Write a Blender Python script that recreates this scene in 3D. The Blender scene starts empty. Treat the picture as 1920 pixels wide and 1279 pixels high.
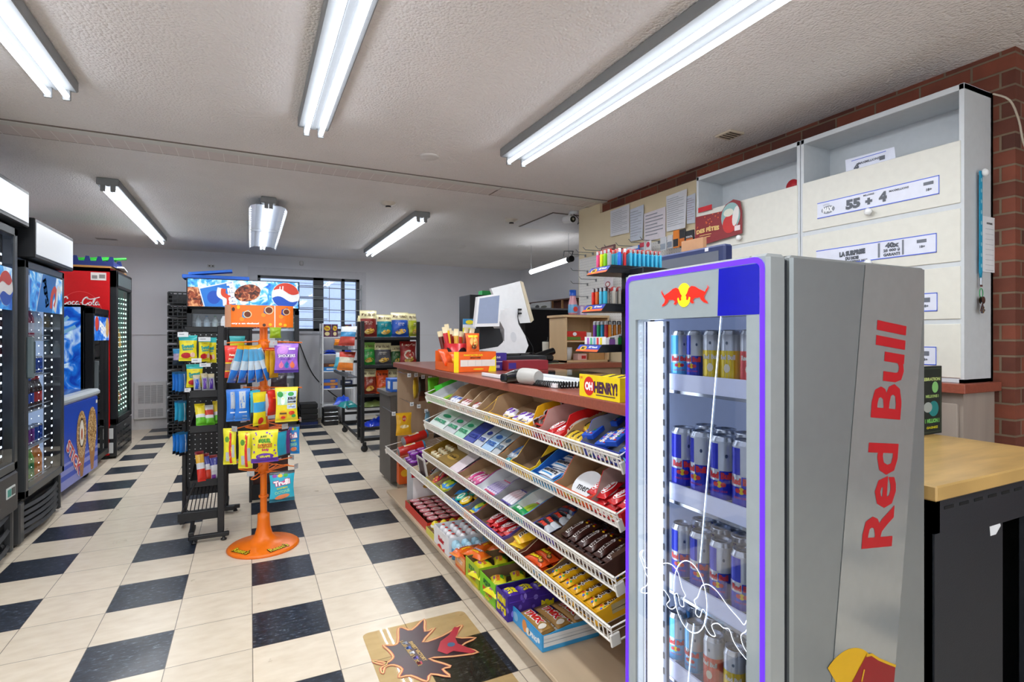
import bpy,math,random
from mathutils import Vector,Matrix
C=bpy.context.scene.collection
PI=math.pi
sin,cos=math.sin,math.cos

# ------------------------------------------------------------------ materials
def lin(h):
    h=h.lstrip('#')
    o=[]
    for i in (0,2,4):
        c=int(h[i:i+2],16) / 255
        o.append(c / 12.92 if c <= .04045 else ((c + .055) / 1.055) ** 2.4)
    return (o[0],o[1],o[2],1)

_M={}
def mat(name,hexc='#808080',rough=.5,metal=0,emit=0,var=0,vs=30,bump=0,bs=60,coat=0,stretch=None,ecol=None):
    if name in _M:return _M[name]
    m=bpy.data.materials.new(name);m.use_nodes=True
    nt=m.node_tree;b=nt.nodes['Principled BSDF']
    c=lin(hexc)
    b.inputs['Base Color'].default_value=c
    b.inputs['Roughness'].default_value=rough
    b.inputs['Metallic'].default_value=metal
    if coat:b.inputs['Coat Weight'].default_value=coat
    if emit:
        b.inputs['Emission Color'].default_value=lin(ecol) if ecol else c
        b.inputs['Emission Strength'].default_value=emit
    tc=nt.nodes.new('ShaderNodeTexCoord')
    src=tc.outputs['Object']
    if stretch:
        mp=nt.nodes.new('ShaderNodeMapping');mp.inputs['Scale'].default_value=stretch
        nt.links.new(src,mp.inputs[0]);src=mp.outputs[0]
    nz=nt.nodes.new('ShaderNodeTexNoise');nz.inputs['Scale'].default_value=vs;nz.inputs['Detail'].default_value=2
    nt.links.new(src,nz.inputs['Vector'])
    v=var if var else .03
    mr=nt.nodes.new('ShaderNodeMapRange')
    mr.inputs[1].default_value=.3;mr.inputs[2].default_value=.7
    mr.inputs[3].default_value=1 - v;mr.inputs[4].default_value=1 + v * .6
    nt.links.new(nz.outputs['Fac'],mr.inputs[0])
    mx=nt.nodes.new('ShaderNodeVectorMath');mx.operation='SCALE'
    mx.inputs[0].default_value=c[:3]
    nt.links.new(mr.outputs[0],mx.inputs['Scale'])
    nt.links.new(mx.outputs[0],b.inputs['Base Color'])
    if bump:
        n2=nt.nodes.new('ShaderNodeTexNoise');n2.inputs['Scale'].default_value=bs;n2.inputs['Detail'].default_value=2
        nt.links.new(src,n2.inputs['Vector'])
        bp_=nt.nodes.new('ShaderNodeBump');bp_.inputs['Strength'].default_value=bump;bp_.inputs['Distance'].default_value=.004
        nt.links.new(n2.outputs['Fac'],bp_.inputs['Height']);nt.links.new(bp_.outputs[0],b.inputs['Normal'])
    _M[name]=m
    return m

def foil(h):      # shiny printed wrapper film
    return mat('wrapper_' + h.strip('#'),h,rough=.32,bump=.35,bs=45,var=.08,vs=25,coat=.3)
def card(h):      # printed carton
    return mat('carton_' + h.strip('#'),h,rough=.5,var=.05)
def ink(h):
    return mat('print_' + h.strip('#'),h,rough=.45)
def plastic(h,r=.35):
    return mat('plastic_' + h.strip('#') + '_%d' % (r*100),h,rough=r)
def glow(h,s):
    return mat('glow_' + h.strip('#') + '_%d' % (s*10),h,rough=.5,emit=s)

def glass(name,tint='#ffffff',refl=.5,alpha=.06):
    if name in _M:return _M[name]
    m=bpy.data.materials.new(name);m.use_nodes=True
    nt=m.node_tree;nt.nodes.clear()
    out=nt.nodes.new('ShaderNodeOutputMaterial')
    tr=nt.nodes.new('ShaderNodeBsdfTransparent');tr.inputs[0].default_value=lin(tint)
    gl=nt.nodes.new('ShaderNodeBsdfGlossy');gl.inputs['Roughness'].default_value=.03
    gl.inputs['Color'].default_value=(1,1,1,1)
    fr=nt.nodes.new('ShaderNodeFresnel');fr.inputs[0].default_value=1.45
    nz=nt.nodes.new('ShaderNodeTexNoise');nz.inputs['Scale'].default_value=3
    mr=nt.nodes.new('ShaderNodeMapRange');mr.inputs[3].default_value=refl * .9;mr.inputs[4].default_value=refl * 1.1
    nt.links.new(nz.outputs['Fac'],mr.inputs[0])
    mu=nt.nodes.new('ShaderNodeMath');mu.operation='MULTIPLY'
    nt.links.new(fr.outputs[0],mu.inputs[0]);nt.links.new(mr.outputs[0],mu.inputs[1])
    ad=nt.nodes.new('ShaderNodeMath');ad.operation='ADD';ad.inputs[1].default_value=alpha
    nt.links.new(mu.outputs[0],ad.inputs[0])
    mx=nt.nodes.new('ShaderNodeMixShader')
    nt.links.new(ad.outputs[0],mx.inputs[0]);nt.links.new(tr.outputs[0],mx.inputs[1]);nt.links.new(gl.outputs[0],mx.inputs[2])
    nt.links.new(mx.outputs[0],out.inputs[0])
    _M[name]=m
    return m

# ------------------------------------------------------------------ text meshes
_T={}
def textmesh(s,bold=0.0,space=1.0):
    k=(s,bold,space)
    if k in _T:return _T[k]
    cu=bpy.data.curves.new('t','FONT');cu.body=s;cu.size=1;cu.offset=bold;cu.resolution_u=2
    cu.space_character=space
    ob=bpy.data.objects.new('t',cu)
    me=bpy.data.meshes.new_from_object(ob)
    V=[(v.co.x,v.co.y) for v in me.vertices];F=[tuple(p.vertices) for p in me.polygons]
    # orientation: make all faces counter-clockwise
    G=[]
    for f in F:
        a=sum(V[f[i]][0]*V[f[(i+1) % len(f)]][1]-V[f[(i+1) % len(f)]][0]*V[f[i]][1] for i in range(len(f)))
        G.append(f if a > 0 else f[::-1])
    x0=min(v[0] for v in V);x1=max(v[0] for v in V);y0=min(v[1] for v in V);y1=max(v[1] for v in V)
    V=[((x-(x0+x1)/2)/(y1-y0),(y-(y0+y1)/2)/(y1-y0)) for x,y in V]
    asp=(x1-x0)/(y1-y0)
    bpy.data.objects.remove(ob);bpy.data.curves.remove(cu);bpy.data.meshes.remove(me)
    _T[k]=(V,G,asp)
    return _T[k]

def plane(o,u,v):
    o,u,v=Vector(o),Vector(u),Vector(v)
    return lambda a,b:o + u*a + v*b

# ------------------------------------------------------------------ mesh builder
class MB:
    def __init__(s):
        s.v=[];s.f=[];s.mi=[];s.sm=[];s.mats=[];s.M=Matrix.Identity(4);s.st=[]
    def push(s,m):s.st.append(s.M.copy());s.M=s.M @ m;return s
    def pop(s):s.M=s.st.pop();return s
    def idx(s,m):
        if m not in s.mats:s.mats.append(m)
        return s.mats.index(m)
    def add(s,V,F,m,smooth=False):
        b=len(s.v);M=s.M
        s.v += [M @ Vector(p) for p in V]
        flip=M.determinant() < 0
        for i,f in enumerate(F):
            mm=m[i] if isinstance(m,list) else m
            ff=tuple(b+k for k in f)
            s.f.append(ff[::-1] if flip else ff);s.mi.append(s.idx(mm));s.sm.append(smooth)
        return s
    def box(s,x0,x1,y0,y1,z0,z1,m,bev=0):
        if x0 > x1:x0,x1=x1,x0
        if y0 > y1:y0,y1=y1,y0
        if z0 > z1:z0,z1=z1,z0
        if not bev:
            V=[(x0,y0,z0),(x1,y0,z0),(x1,y1,z0),(x0,y1,z0),(x0,y0,z1),(x1,y0,z1),(x1,y1,z1),(x0,y1,z1)]
            F=[(0,3,2,1),(4,5,6,7),(0,1,5,4),(1,2,6,5),(2,3,7,6),(3,0,4,7)]
            return s.add(V,F,m)
        b=min(bev,(x1-x0)*.45,(y1-y0)*.45,(z1-z0)*.45)
        V=[];I={}
        X=(x0,x1);Y=(y0,y1);Z=(z0,z1)
        for i in (0,1):
            for j in (0,1):
                for k in (0,1):
                    sx=b if i == 0 else -b;sy=b if j == 0 else -b;sz=b if k == 0 else -b
                    I[i,j,k,0]=len(V);V.append((X[i],Y[j]+sy,Z[k]+sz))
                    I[i,j,k,1]=len(V);V.append((X[i]+sx,Y[j],Z[k]+sz))
                    I[i,j,k,2]=len(V);V.append((X[i]+sx,Y[j]+sy,Z[k]))
        F=[]
        def q(*a):F.append([I[t] for t in a])
        for i in (0,1):q((i,0,0,0),(i,1,0,0),(i,1,1,0),(i,0,1,0))
        for j in (0,1):q((0,j,0,1),(1,j,0,1),(1,j,1,1),(0,j,1,1))
        for k in (0,1):q((0,0,k,2),(1,0,k,2),(1,1,k,2),(0,1,k,2))
        for i in (0,1):
            for j in (0,1):q((i,j,0,0),(i,j,1,0),(i,j,1,1),(i,j,0,1))
        for i in (0,1):
            for k in (0,1):q((i,0,k,0),(i,1,k,0),(i,1,k,2),(i,0,k,2))
        for j in (0,1):
            for k in (0,1):q((0,j,k,1),(1,j,k,1),(1,j,k,2),(0,j,k,2))
        for i in (0,1):
            for j in (0,1):
                for k in (0,1):F.append([I[i,j,k,0],I[i,j,k,1],I[i,j,k,2]])
        c=Vector(((x0+x1)/2,(y0+y1)/2,(z0+z1)/2));G=[]
        for f in F:
            p=[Vector(V[t]) for t in f]
            n=(p[1]-p[0]).cross(p[2]-p[0]);cc=sum(p,Vector())/len(p)
            G.append(tuple(f) if n.dot(cc-c) > 0 else tuple(f[::-1]))
        return s.add(V,G,m)
    def poly(s,pts,m,smooth=False):
        return s.add(pts,[tuple(range(len(pts)))],m,smooth)
    def tube(s,path,r,m,n=6,closed=False,cap=True):
        P=[Vector(p) for p in path];N=len(P);V=[];F=[]
        up=None
        for i,p in enumerate(P):
            if closed:t=P[(i+1) % N]-P[i-1]
            else:t=P[min(i+1,N-1)]-P[max(i-1,0)]
            t.normalize()
            if up is None:
                up=Vector((0,0,1)) if abs(t.z) < .9 else Vector((1,0,0))
            a=(up - t*up.dot(t)).normalized();up=a;b=t.cross(a)
            rr=r[i] if isinstance(r,(list,tuple)) else r
            for k in range(n):
                an=2*PI*k/n;V.append(p + a*cos(an)*rr + b*sin(an)*rr)
        R=N if closed else N-1
        for i in range(R):
            j=(i+1) % N
            for k in range(n):
                F.append((i*n+k,i*n+(k+1) % n,j*n+(k+1) % n,j*n+k))
        s.add(V,F,m,n > 4)
        if cap and not closed:
            s.add(V[:n],[tuple(range(n))[::-1]],m);s.add(V[-n:],[tuple(range(n))],m)
        return s
    def lathe(s,prof,m,n=16,c=(0,0,0),smooth=True):
        V=[];F=[];ms=[]
        for r,z in prof:
            for k in range(n):
                a=2*PI*k/n;V.append((c[0]+r*cos(a),c[1]+r*sin(a),c[2]+z))
        for i in range(len(prof)-1):
            for k in range(n):
                F.append((i*n+k,i*n+(k+1) % n,(i+1)*n+(k+1) % n,(i+1)*n+k))
                ms.append(m[i] if isinstance(m,list) else m)
        return s.add(V,F,ms,smooth)
    def prism(s,pts,o,u,v,d,m,side=None):
        o,u,v=Vector(o),Vector(u),Vector(v);w=u.cross(v).normalized()*d
        A=[o+u*a+v*b for a,b in pts];B=[p+w for p in A];n=len(pts)
        ar=sum(pts[i][0]*pts[(i+1) % n][1]-pts[(i+1) % n][0]*pts[i][1] for i in range(n))
        if ar < 0:A.reverse();B.reverse()
        s.add(B,[tuple(range(n))],m);s.add(A,[tuple(range(n))[::-1]],m)
        s.add(A+B,[(i,(i+1) % n,n+(i+1) % n,n+i) for i in range(n)],side or m)
        return s
    # -- decals on a surface S(u, v)
    def _on(s,S,pts,off):
        out=[]
        e=1e-3
        for a,b in pts:
            p=S(a,b);n=(S(a+e,b)-p).cross(S(a,b+e)-p)
            if n.length > 0:n.normalize()
            out.append(p + n*off)
        return out
    def text(s,S,t,cu,cv,h,m,w=None,bold=.0,rot=0,shear=0,off=.0008,arc=0,space=1.0):
        V,F,asp=textmesh(t,bold,space)
        sx=(w/asp if w else h)
        c_,s_=cos(rot),sin(rot);P=[]
        for x,y in V:
            X=x*sx + shear*y*h;Y=y*h + arc*(1-(2*x/asp)**2)
            P.append((cu + X*c_ - Y*s_,cv + X*s_ + Y*c_))
        return s.add(s._on(S,P,off),F,m)
    def dpoly(s,S,pts,m,off=.0005):
        n=len(pts)
        ar=sum(pts[i][0]*pts[(i+1) % n][1]-pts[(i+1) % n][0]*pts[i][1] for i in range(n))
        if ar < 0:pts=pts[::-1]
        return s.add(s._on(S,pts,off),[tuple(range(n))],m)
    def drect(s,S,u0,u1,v0,v1,m,off=.0005,nu=1,nv=1):
        P=[(u0+(u1-u0)*i/nu,v0+(v1-v0)*j/nv) for j in range(nv+1) for i in range(nu+1)]
        F=[(j*(nu+1)+i,j*(nu+1)+i+1,(j+1)*(nu+1)+i+1,(j+1)*(nu+1)+i) for j in range(nv) for i in range(nu)]
        return s.add(s._on(S,P,off),F,m)
    def dell(s,S,cu,cv,ru,rv,m,off=.0005,n=18,rings=2,rot=0,a0=0,a1=2*PI):
        P=[(cu,cv)];F=[]
        full=abs(a1-a0-2*PI) < 1e-6;k_=n if full else n+1
        for r in range(1,rings+1):
            for k in range(k_):
                a=a0+(a1-a0)*k/n;x=ru*cos(a)*r/rings;y=rv*sin(a)*r/rings
                P.append((cu+x*cos(rot)-y*sin(rot),cv+x*sin(rot)+y*cos(rot)))
        for k in range(n):
            F.append((0,1+k,1+(k+1) % k_))
        for r in range(1,rings):
            b0=1+(r-1)*k_;b1=b0+k_
            for k in range(n):F.append((b0+k,b1+k,b1+(k+1) % k_,b0+(k+1) % k_))
        return s.add(s._on(S,P,off),F,m)
    def dline(s,S,pts,w,m,off=.0008,closed=False):
        P=[Vector((a,b)) for a,b in pts];N=len(P);L=[];R_=[]
        for i in range(N):
            if closed:t=P[(i+1) % N]-P[i-1]
            else:t=P[min(i+1,N-1)]-P[max(i-1,0)]
            if t.length == 0:t=Vector((1,0))
            t.normalize();n=Vector((-t.y,t.x))*(w/2)
            L.append(P[i]+n);R_.append(P[i]-n)
        F=[(N+i,N+(i+1) % N,(i+1) % N,i) for i in range(N if closed else N-1)]
        return s.add(s._on(S,[tuple(p) for p in L+R_],off),F,m)
    def mesh(s,name):
        me=bpy.data.meshes.new(name)
        me.from_pydata([tuple(p) for p in s.v],[],s.f)
        for m in s.mats:me.materials.append(m)
        me.polygons.foreach_set('material_index',s.mi)
        me.polygons.foreach_set('use_smooth',s.sm)
        me.update()
        return me
    def build(s,name,parent=None,loc=None,rot=None):
        o=bpy.data.objects.new(name,s.mesh(name));C.objects.link(o)
        if parent is not None:o.parent=parent
        if loc is not None:o.location=loc
        if rot is not None:o.rotation_euler=rot
        return o

def smooth_path(pts,n=4,closed=False):      # Catmull-Rom
    P=[Vector(p) for p in pts];N=len(P);out=[]
    for i in range(N if closed else N-1):
        p0=P[(i-1) % N] if closed or i > 0 else P[i]
        p1=P[i];p2=P[(i+1) % N]
        p3=P[(i+2) % N] if closed or i+2 < N else p2
        for k in range(n):
            t=k/n
            out.append(.5*((2*p1)+(p2-p0)*t+(2*p0-5*p1+4*p2-p3)*t*t+(3*p1-p0-3*p2+p3)*t**3))
    if not closed:out.append(P[-1])
    return out

# ------------------------------------------------------------------ objects
def tag(o,label,cat,group=None,kind=None):
    o['label']=label;o['category']=cat
    if group:o['group']=group
    if kind:o['kind']=kind
    return o
def thing(name,label,cat,loc=(0,0,0),rz=0,group=None,rot=None):
    o=bpy.data.objects.new(name,None);C.objects.link(o)
    o.empty_display_size=.05
    o.location=loc;o.rotation_euler=rot or (0,0,rz)
    return tag(o,label,cat,group)
def struct(name,mb):
    o=mb.build(name);o['kind']='structure';return o
def put(me,name,M,label,cat,group=None):
    o=bpy.data.objects.new(name,me);C.objects.link(o)
    o.matrix_world=M
    return tag(o,label,cat,group)
def T(x,y,z):return Matrix.Translation((x,y,z))
def RX(a):return Matrix.Rotation(a,4,'X')
def RY(a):return Matrix.Rotation(a,4,'Y')
def RZ(a):return Matrix.Rotation(a,4,'Z')
def SC(x,y,z):return Matrix.Diagonal((x,y,z,1))

# face helpers: surfaces with origin at the given point; u reads left to right, v up
def face_mx(x,y,z):return plane((x,y,z),(0,-1,0),(0,0,1))   # seen from -X
def face_px(x,y,z):return plane((x,y,z),(0,1,0),(0,0,1))    # seen from +X
def face_my(x,y,z):return plane((x,y,z),(1,0,0),(0,0,1))    # seen from -Y
def face_up(x,y,z):return plane((x,y,z),(1,0,0),(0,1,0))    # seen from above

BLACK=plastic('#17181b',.45);BLACKG=mat('black_gloss','#101114',rough=.2)
WHITE=plastic('#eef0f0',.4);GREYM=mat('grey_metal','#9aa0a2',rough=.35,metal=.6)
CHROME=mat('chrome','#c8ccd0',rough=.18,metal=1)
KRAFT=mat('kraft_card','#b2916d',rough=.8,var=.06,vs=12)
KRAFTD=mat('kraft_card_dark','#7a614a',rough=.85,var=.06,vs=12)
PAPER=mat('paper','#e9ebee',rough=.8)
INKD=ink('#26262a')

# ------------------------------------------------------------------ packaging generators
def pouch(L,W,Tk,bands,decals=None,seed=0,lying=True,nu=12,nv=7,crimp=.07,taper=0,wr=.0,back=None,seal_lr=False):
    """film bag, long axis u (0..L), across v (-W/2..W/2), thickness up. bands: [(u_frac_end, material)]"""
    rnd=random.Random(seed);ph=[rnd.uniform(0,6) for _ in range(6)]
    def prof(a,b):
        a=min(max(a,0),1);b=min(max(b,-1),1)
        q=min(max((a-crimp)/(1-2*crimp),0),1)
        f=(sin(PI*q) ** .45 if q > 0 and q < 1 else 0) * max(1-abs(b) ** 2.6,0) ** .5
        wob=(sin(a*17+ph[0]+b*3)+sin(b*9+ph[1]+a*8)+sin((a+b)*13+ph[2]))*.055*(.3+wr*4)
        return f*(1+wob),q
    def top(u,v):
        a=u/L;b=v/(W/2)
        f,q=prof(a,b)
        edge=1 - .09*sin(PI*q)
        z=f*Tk*(.5 if not lying else .85) + (.0006)
        return Vector((u,v*edge*(1-taper*a),z + (0 if not lying else Tk*.15*0)))
    def bot(u,v):
        a=u/L;b=v/(W/2)
        f,q=prof(a,b)
        edge=1 - .09*sin(PI*q)
        z=-f*Tk*(.5 if not lying else .12) - .0006
        return Vector((u,v*edge*(1-taper*a),z))
    mb=MB()
    def bandmat(a):
        for e,m in bands:
            if a <= e+1e-6:return m
        return bands[-1][1]
    us=sorted(set([i/nu for i in range(nu+1)] + [crimp,1-crimp] + [e for e,_ in bands if e < 1]))
    k=len(us);V=[];V2=[]
    for a in us:
        for j in range(nv+1):
            v=-W/2+W*j/nv;V.append(top(a*L,v));V2.append(bot(a*L,v))
    F=[];ms=[];G=[]
    for i in range(k-1):
        for j in range(nv):
            F.append((i*(nv+1)+j,(i+1)*(nv+1)+j,(i+1)*(nv+1)+j+1,i*(nv+1)+j+1));ms.append(bandmat((us[i]+us[i+1])/2))
            G.append((i*(nv+1)+j,i*(nv+1)+j+1,(i+1)*(nv+1)+j+1,(i+1)*(nv+1)+j))
    mb.add(V,F,ms,True);mb.add(V2,G,back or ms,True)
    # rim
    ring=[j for j in range(nv+1)] + [i*(nv+1)+nv for i in range(1,k)] + [(k-1)*(nv+1)+j for j in range(nv-1,-1,-1)] + [i*(nv+1) for i in range(k-2,0,-1)]
    RV=[V[t] for t in ring]+[V2[t] for t in ring];n=len(ring)
    mb.add(RV,[(i,n+i,n+(i+1) % n,(i+1) % n) for i in range(n)],bands[0][1],True)
    if decals:decals(mb,top)
    return mb

def bar(L,W,Tk,base,txt=None,tc='#ffffff',th=.6,tw=.7,ends=None,seed=0,extra=None,bold=.03,shear=0):
    """wrapped bar lying along +x, reading direction +x"""
    e=ends or base
    def dec(mb,S):
        if extra:extra(mb,S)
        if txt:mb.text(S,txt,L*.5,0,W*th,ink(tc),w=L*tw,bold=bold,off=.0012,shear=shear)
    return pouch(L,W,Tk,[(.1,foil(e)),(.9,foil(base)),(1,foil(e))],dec,seed).mesh('bar')

def hang_bag(W,H,Tk,bands,decals=None,seed=0,wr=.1,back=None,crimp=.06):
    """bag hanging: local x across, z from 0 at top down to -H, front faces -y"""
    mb=pouch(H,W,Tk,bands,None,seed,lying=False,nu=14,nv=8,wr=wr,crimp=crimp,back=back)
    R_=Matrix(((0,1,0,0),(0,0,-1,0),(-1,0,0,0),(0,0,0,1)))
    mb.v=[R_ @ p for p in mb.v]
    rnd=random.Random(seed)
    ph=[rnd.uniform(0,6) for _ in range(6)]
    def S(u,v):      # u across, v up from the top (negative)
        a=-v/H;b=u/(W/2)
        a=min(max(a,0),1);b=min(max(b,-1),1)
        q=min(max((a-crimp)/(1-2*crimp),0),1)
        f=(sin(PI*q) ** .45 if 0 < q < 1 else 0) * max(1-abs(b) ** 2.6,0) ** .5
        wob=(sin(a*17+ph[0]+b*3)+sin(b*9+ph[1]+a*8)+sin((a+b)*13+ph[2]))*.055*(.3+wr*4)
        return Vector((u*(1-.09*sin(PI*q)),-(f*(1+wob)*Tk*.5+.0006),v))
    if decals:decals(mb,S)
    return mb

def tray(d,w,hf,hb,outer,inner=None,front=None,side=None,notch=0,topf=None,t=.0036):
    """open display carton: x depth 0..d, y -w/2..w/2, front wall hf, back hb"""
    inner=inner or KRAFT
    mb=MB()
    y0,y1=-w/2,w/2
    # outer shell
    mb.poly([(0,y0,0),(0,y1,0),(d,y1,0),(d,y0,0)],outer)
    mb.poly([(0,y1,0),(0,y0,0),(0,y0,hf),(0,y1,hf)],outer)
    mb.poly([(d,y0,0),(d,y1,0),(d,y1,hb),(d,y0,hb)],outer)
    k=.35
    pr=[(0,hf),(d*.12,hf),(d*(.12+k),hb),(d,hb)] if hb > hf*1.15 else [(0,hf),(d,hb)]
    if notch:pr=[(0,hf),(d*.1,hf+.005),(d*.28,notch),(d*.42,notch),(d,hb)]
    pa=[(0,y0,0),(d,y0,0)]+[(x,y0,z) for x,z in pr[::-1]]
    mb.poly(pa,outer);mb.poly([(x,y1,z) for x,_,z in pa][::-1],outer)
    # inner shell
    i0,i1=t,d-t;j0,j1=y0+t,y1-t
    mb.poly([(i0,j0,t),(i1,j0,t),(i1,j1,t),(i0,j1,t)],inner)
    mb.poly([(i0,j0,t),(i0,j1,t),(i0,j1,hf),(i0,j0,hf)],inner)
    mb.poly([(i1,j1,t),(i1,j0,t),(i1,j0,hb),(i1,j1,hb)],inner)
    pi_=[(i0,j0,t),(i1,j0,t)]+[(min(max(x,i0),i1),j0,z) for x,z in pr[::-1]]
    mb.poly(pi_[::-1],inner);mb.poly([(x,j1,z) for x,_,z in pi_],inner)
    # rim
    mb.poly([(0,y0,hf),(i0,j0,hf),(i0,j1,hf),(0,y1,hf)],outer);mb.poly([(i1,j0,hb),(d,y0,hb),(d,y1,hb),(i1,j1,hb)],outer)
    for a,b in zip(pr,pr[1:]):
        for yo,yi in ((y0,j0),(y1,j1)):
            mb.poly([(a[0],yo,a[1]),(b[0],yo,b[1]),(b[0],yi,b[1]),(a[0],yi,a[1])],outer)
    if front:front(mb,face_mx(-.0002,0,hf/2))
    if side:side(mb,face_my(d/2,y0-.0002,(hf+hb)/4))
    return mb

# ================================================================== ROOM
TILE=.3048
def floor_material():
    m=bpy.data.materials.new('vinyl_tile_floor');m.use_nodes=True
    nt=m.node_tree;b=nt.nodes['Principled BSDF'];N=nt.nodes.new;K=nt.links.new
    geo=N('ShaderNodeNewGeometry');sp=N('ShaderNodeSeparateXYZ');K(geo.outputs['Position'],sp.inputs[0])
    def math_(op,a,bv=None,c=None):
        n=N('ShaderNodeMath');n.operation=op
        for i,x in enumerate((a,bv,c)):
            if x is None:continue
            if isinstance(x,(int,float)):n.inputs[i].default_value=x
            else:K(x,n.inputs[i])
        return n.outputs[0]
    u=math_('DIVIDE',sp.outputs[0],TILE);v=math_('DIVIDE',sp.outputs[1],TILE)
    fu=math_('FLOOR',u);fv=math_('FLOOR',v)
    eu=math_('FLOORED_MODULO',fu,2.0);ev=math_('FLOORED_MODULO',fv,2.0)
    blk=math_('MULTIPLY',math_('LESS_THAN',eu,.5),math_('GREATER_THAN',ev,.5))
    gu=math_('ABSOLUTE',math_('SUBTRACT',math_('FRACT',u),.5));gv=math_('ABSOLUTE',math_('SUBTRACT',math_('FRACT',v),.5))
    gr=math_('GREATER_THAN',math_('MAXIMUM',gu,gv),.4945)
    n1=N('ShaderNodeTexNoise');n1.inputs['Scale'].default_value=55;n1.inputs['Detail'].default_value=4;n1.inputs['Roughness'].default_value=.7
    mp=N('ShaderNodeMapping');mp.inputs['Scale'].default_value=(.6,1.3,1);K(geo.outputs['Position'],mp.inputs[0]);K(mp.outputs[0],n1.inputs['Vector'])
    r1=N('ShaderNodeValToRGB');e=r1.color_ramp.elements
    e[0].position=.36;e[0].color=lin('#0d1119');e[1].position=.57;e[1].color=lin('#242d3c')
    x=r1.color_ramp.elements.new(.66);x.color=lin('#5b6674');x=r1.color_ramp.elements.new(.74);x.color=lin('#a4abb0')
    K(n1.outputs['Fac'],r1.inputs[0])
    n2=N('ShaderNodeTexNoise');n2.inputs['Scale'].default_value=18;n2.inputs['Detail'].default_value=5;K(mp.outputs[0],n2.inputs['Vector'])
    r2=N('ShaderNodeValToRGB');e=r2.color_ramp.elements
    e[0].position=.3;e[0].color=lin('#d8c9b3');e[1].position=.7;e[1].color=lin('#e4d7c3')
    K(n2.outputs['Fac'],r2.inputs[0])
    wn=N('ShaderNodeTexWhiteNoise');wn.noise_dimensions='2D';cb=N('ShaderNodeCombineXYZ');K(fu,cb.inputs[0]);K(fv,cb.inputs[1]);K(cb.outputs[0],wn.inputs['Vector'])
    vr=math_('MULTIPLY_ADD',wn.outputs['Value'],.10,.93)
    sc=N('ShaderNodeVectorMath');sc.operation='SCALE';K(r2.outputs[0],sc.inputs[0]);K(vr,sc.inputs['Scale'])
    m1=N('ShaderNodeMix');m1.data_type='RGBA';K(blk,m1.inputs['Factor']);K(sc.outputs[0],m1.inputs['A']);K(r1.outputs[0],m1.inputs['B'])
    m2=N('ShaderNodeMix');m2.data_type='RGBA';K(math_('MULTIPLY',gr,.75),m2.inputs['Factor']);K(m1.outputs['Result'],m2.inputs['A']);m2.inputs['B'].default_value=lin('#4a4038')
    K(m2.outputs['Result'],b.inputs['Base Color'])
    n3=N('ShaderNodeTexNoise');n3.inputs['Scale'].default_value=5;n3.inputs['Detail'].default_value=4;K(geo.outputs['Position'],n3.inputs['Vector'])
    K(math_('MULTIPLY_ADD',n3.outputs['Fac'],.25,.2),b.inputs['Roughness'])
    bu=N('ShaderNodeBump');bu.inputs['Strength'].default_value=.12;bu.inputs['Distance'].default_value=.002;K(n2.outputs['Fac'],bu.inputs['Height']);K(bu.outputs[0],b.inputs['Normal'])
    return m

def ceiling_material():
    m=mat('stipple_ceiling','#f0edeb',rough=.95,var=.05,vs=1.5)
    nt=m.node_tree;b=nt.nodes['Principled BSDF'];N=nt.nodes.new;K=nt.links.new
    geo=N('ShaderNodeNewGeometry')
    vo=N('ShaderNodeTexVoronoi');vo.inputs['Scale'].default_value=75;K(geo.outputs['Position'],vo.inputs['Vector'])
    nz=N('ShaderNodeTexNoise');nz.inputs['Scale'].default_value=95;nz.inputs['Detail'].default_value=3;K(geo.outputs['Position'],nz.inputs['Vector'])
    mu=N('ShaderNodeMath');mu.operation='SUBTRACT';K(nz.outputs['Fac'],mu.inputs[0]);K(vo.outputs['Distance'],mu.inputs[1])
    bu=N('ShaderNodeBump');bu.inputs['Strength'].default_value=.75;bu.inputs['Distance'].default_value=.007
    K(mu.outputs[0],bu.inputs['Height']);K(bu.outputs[0],b.inputs['Normal'])
    return m

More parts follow.
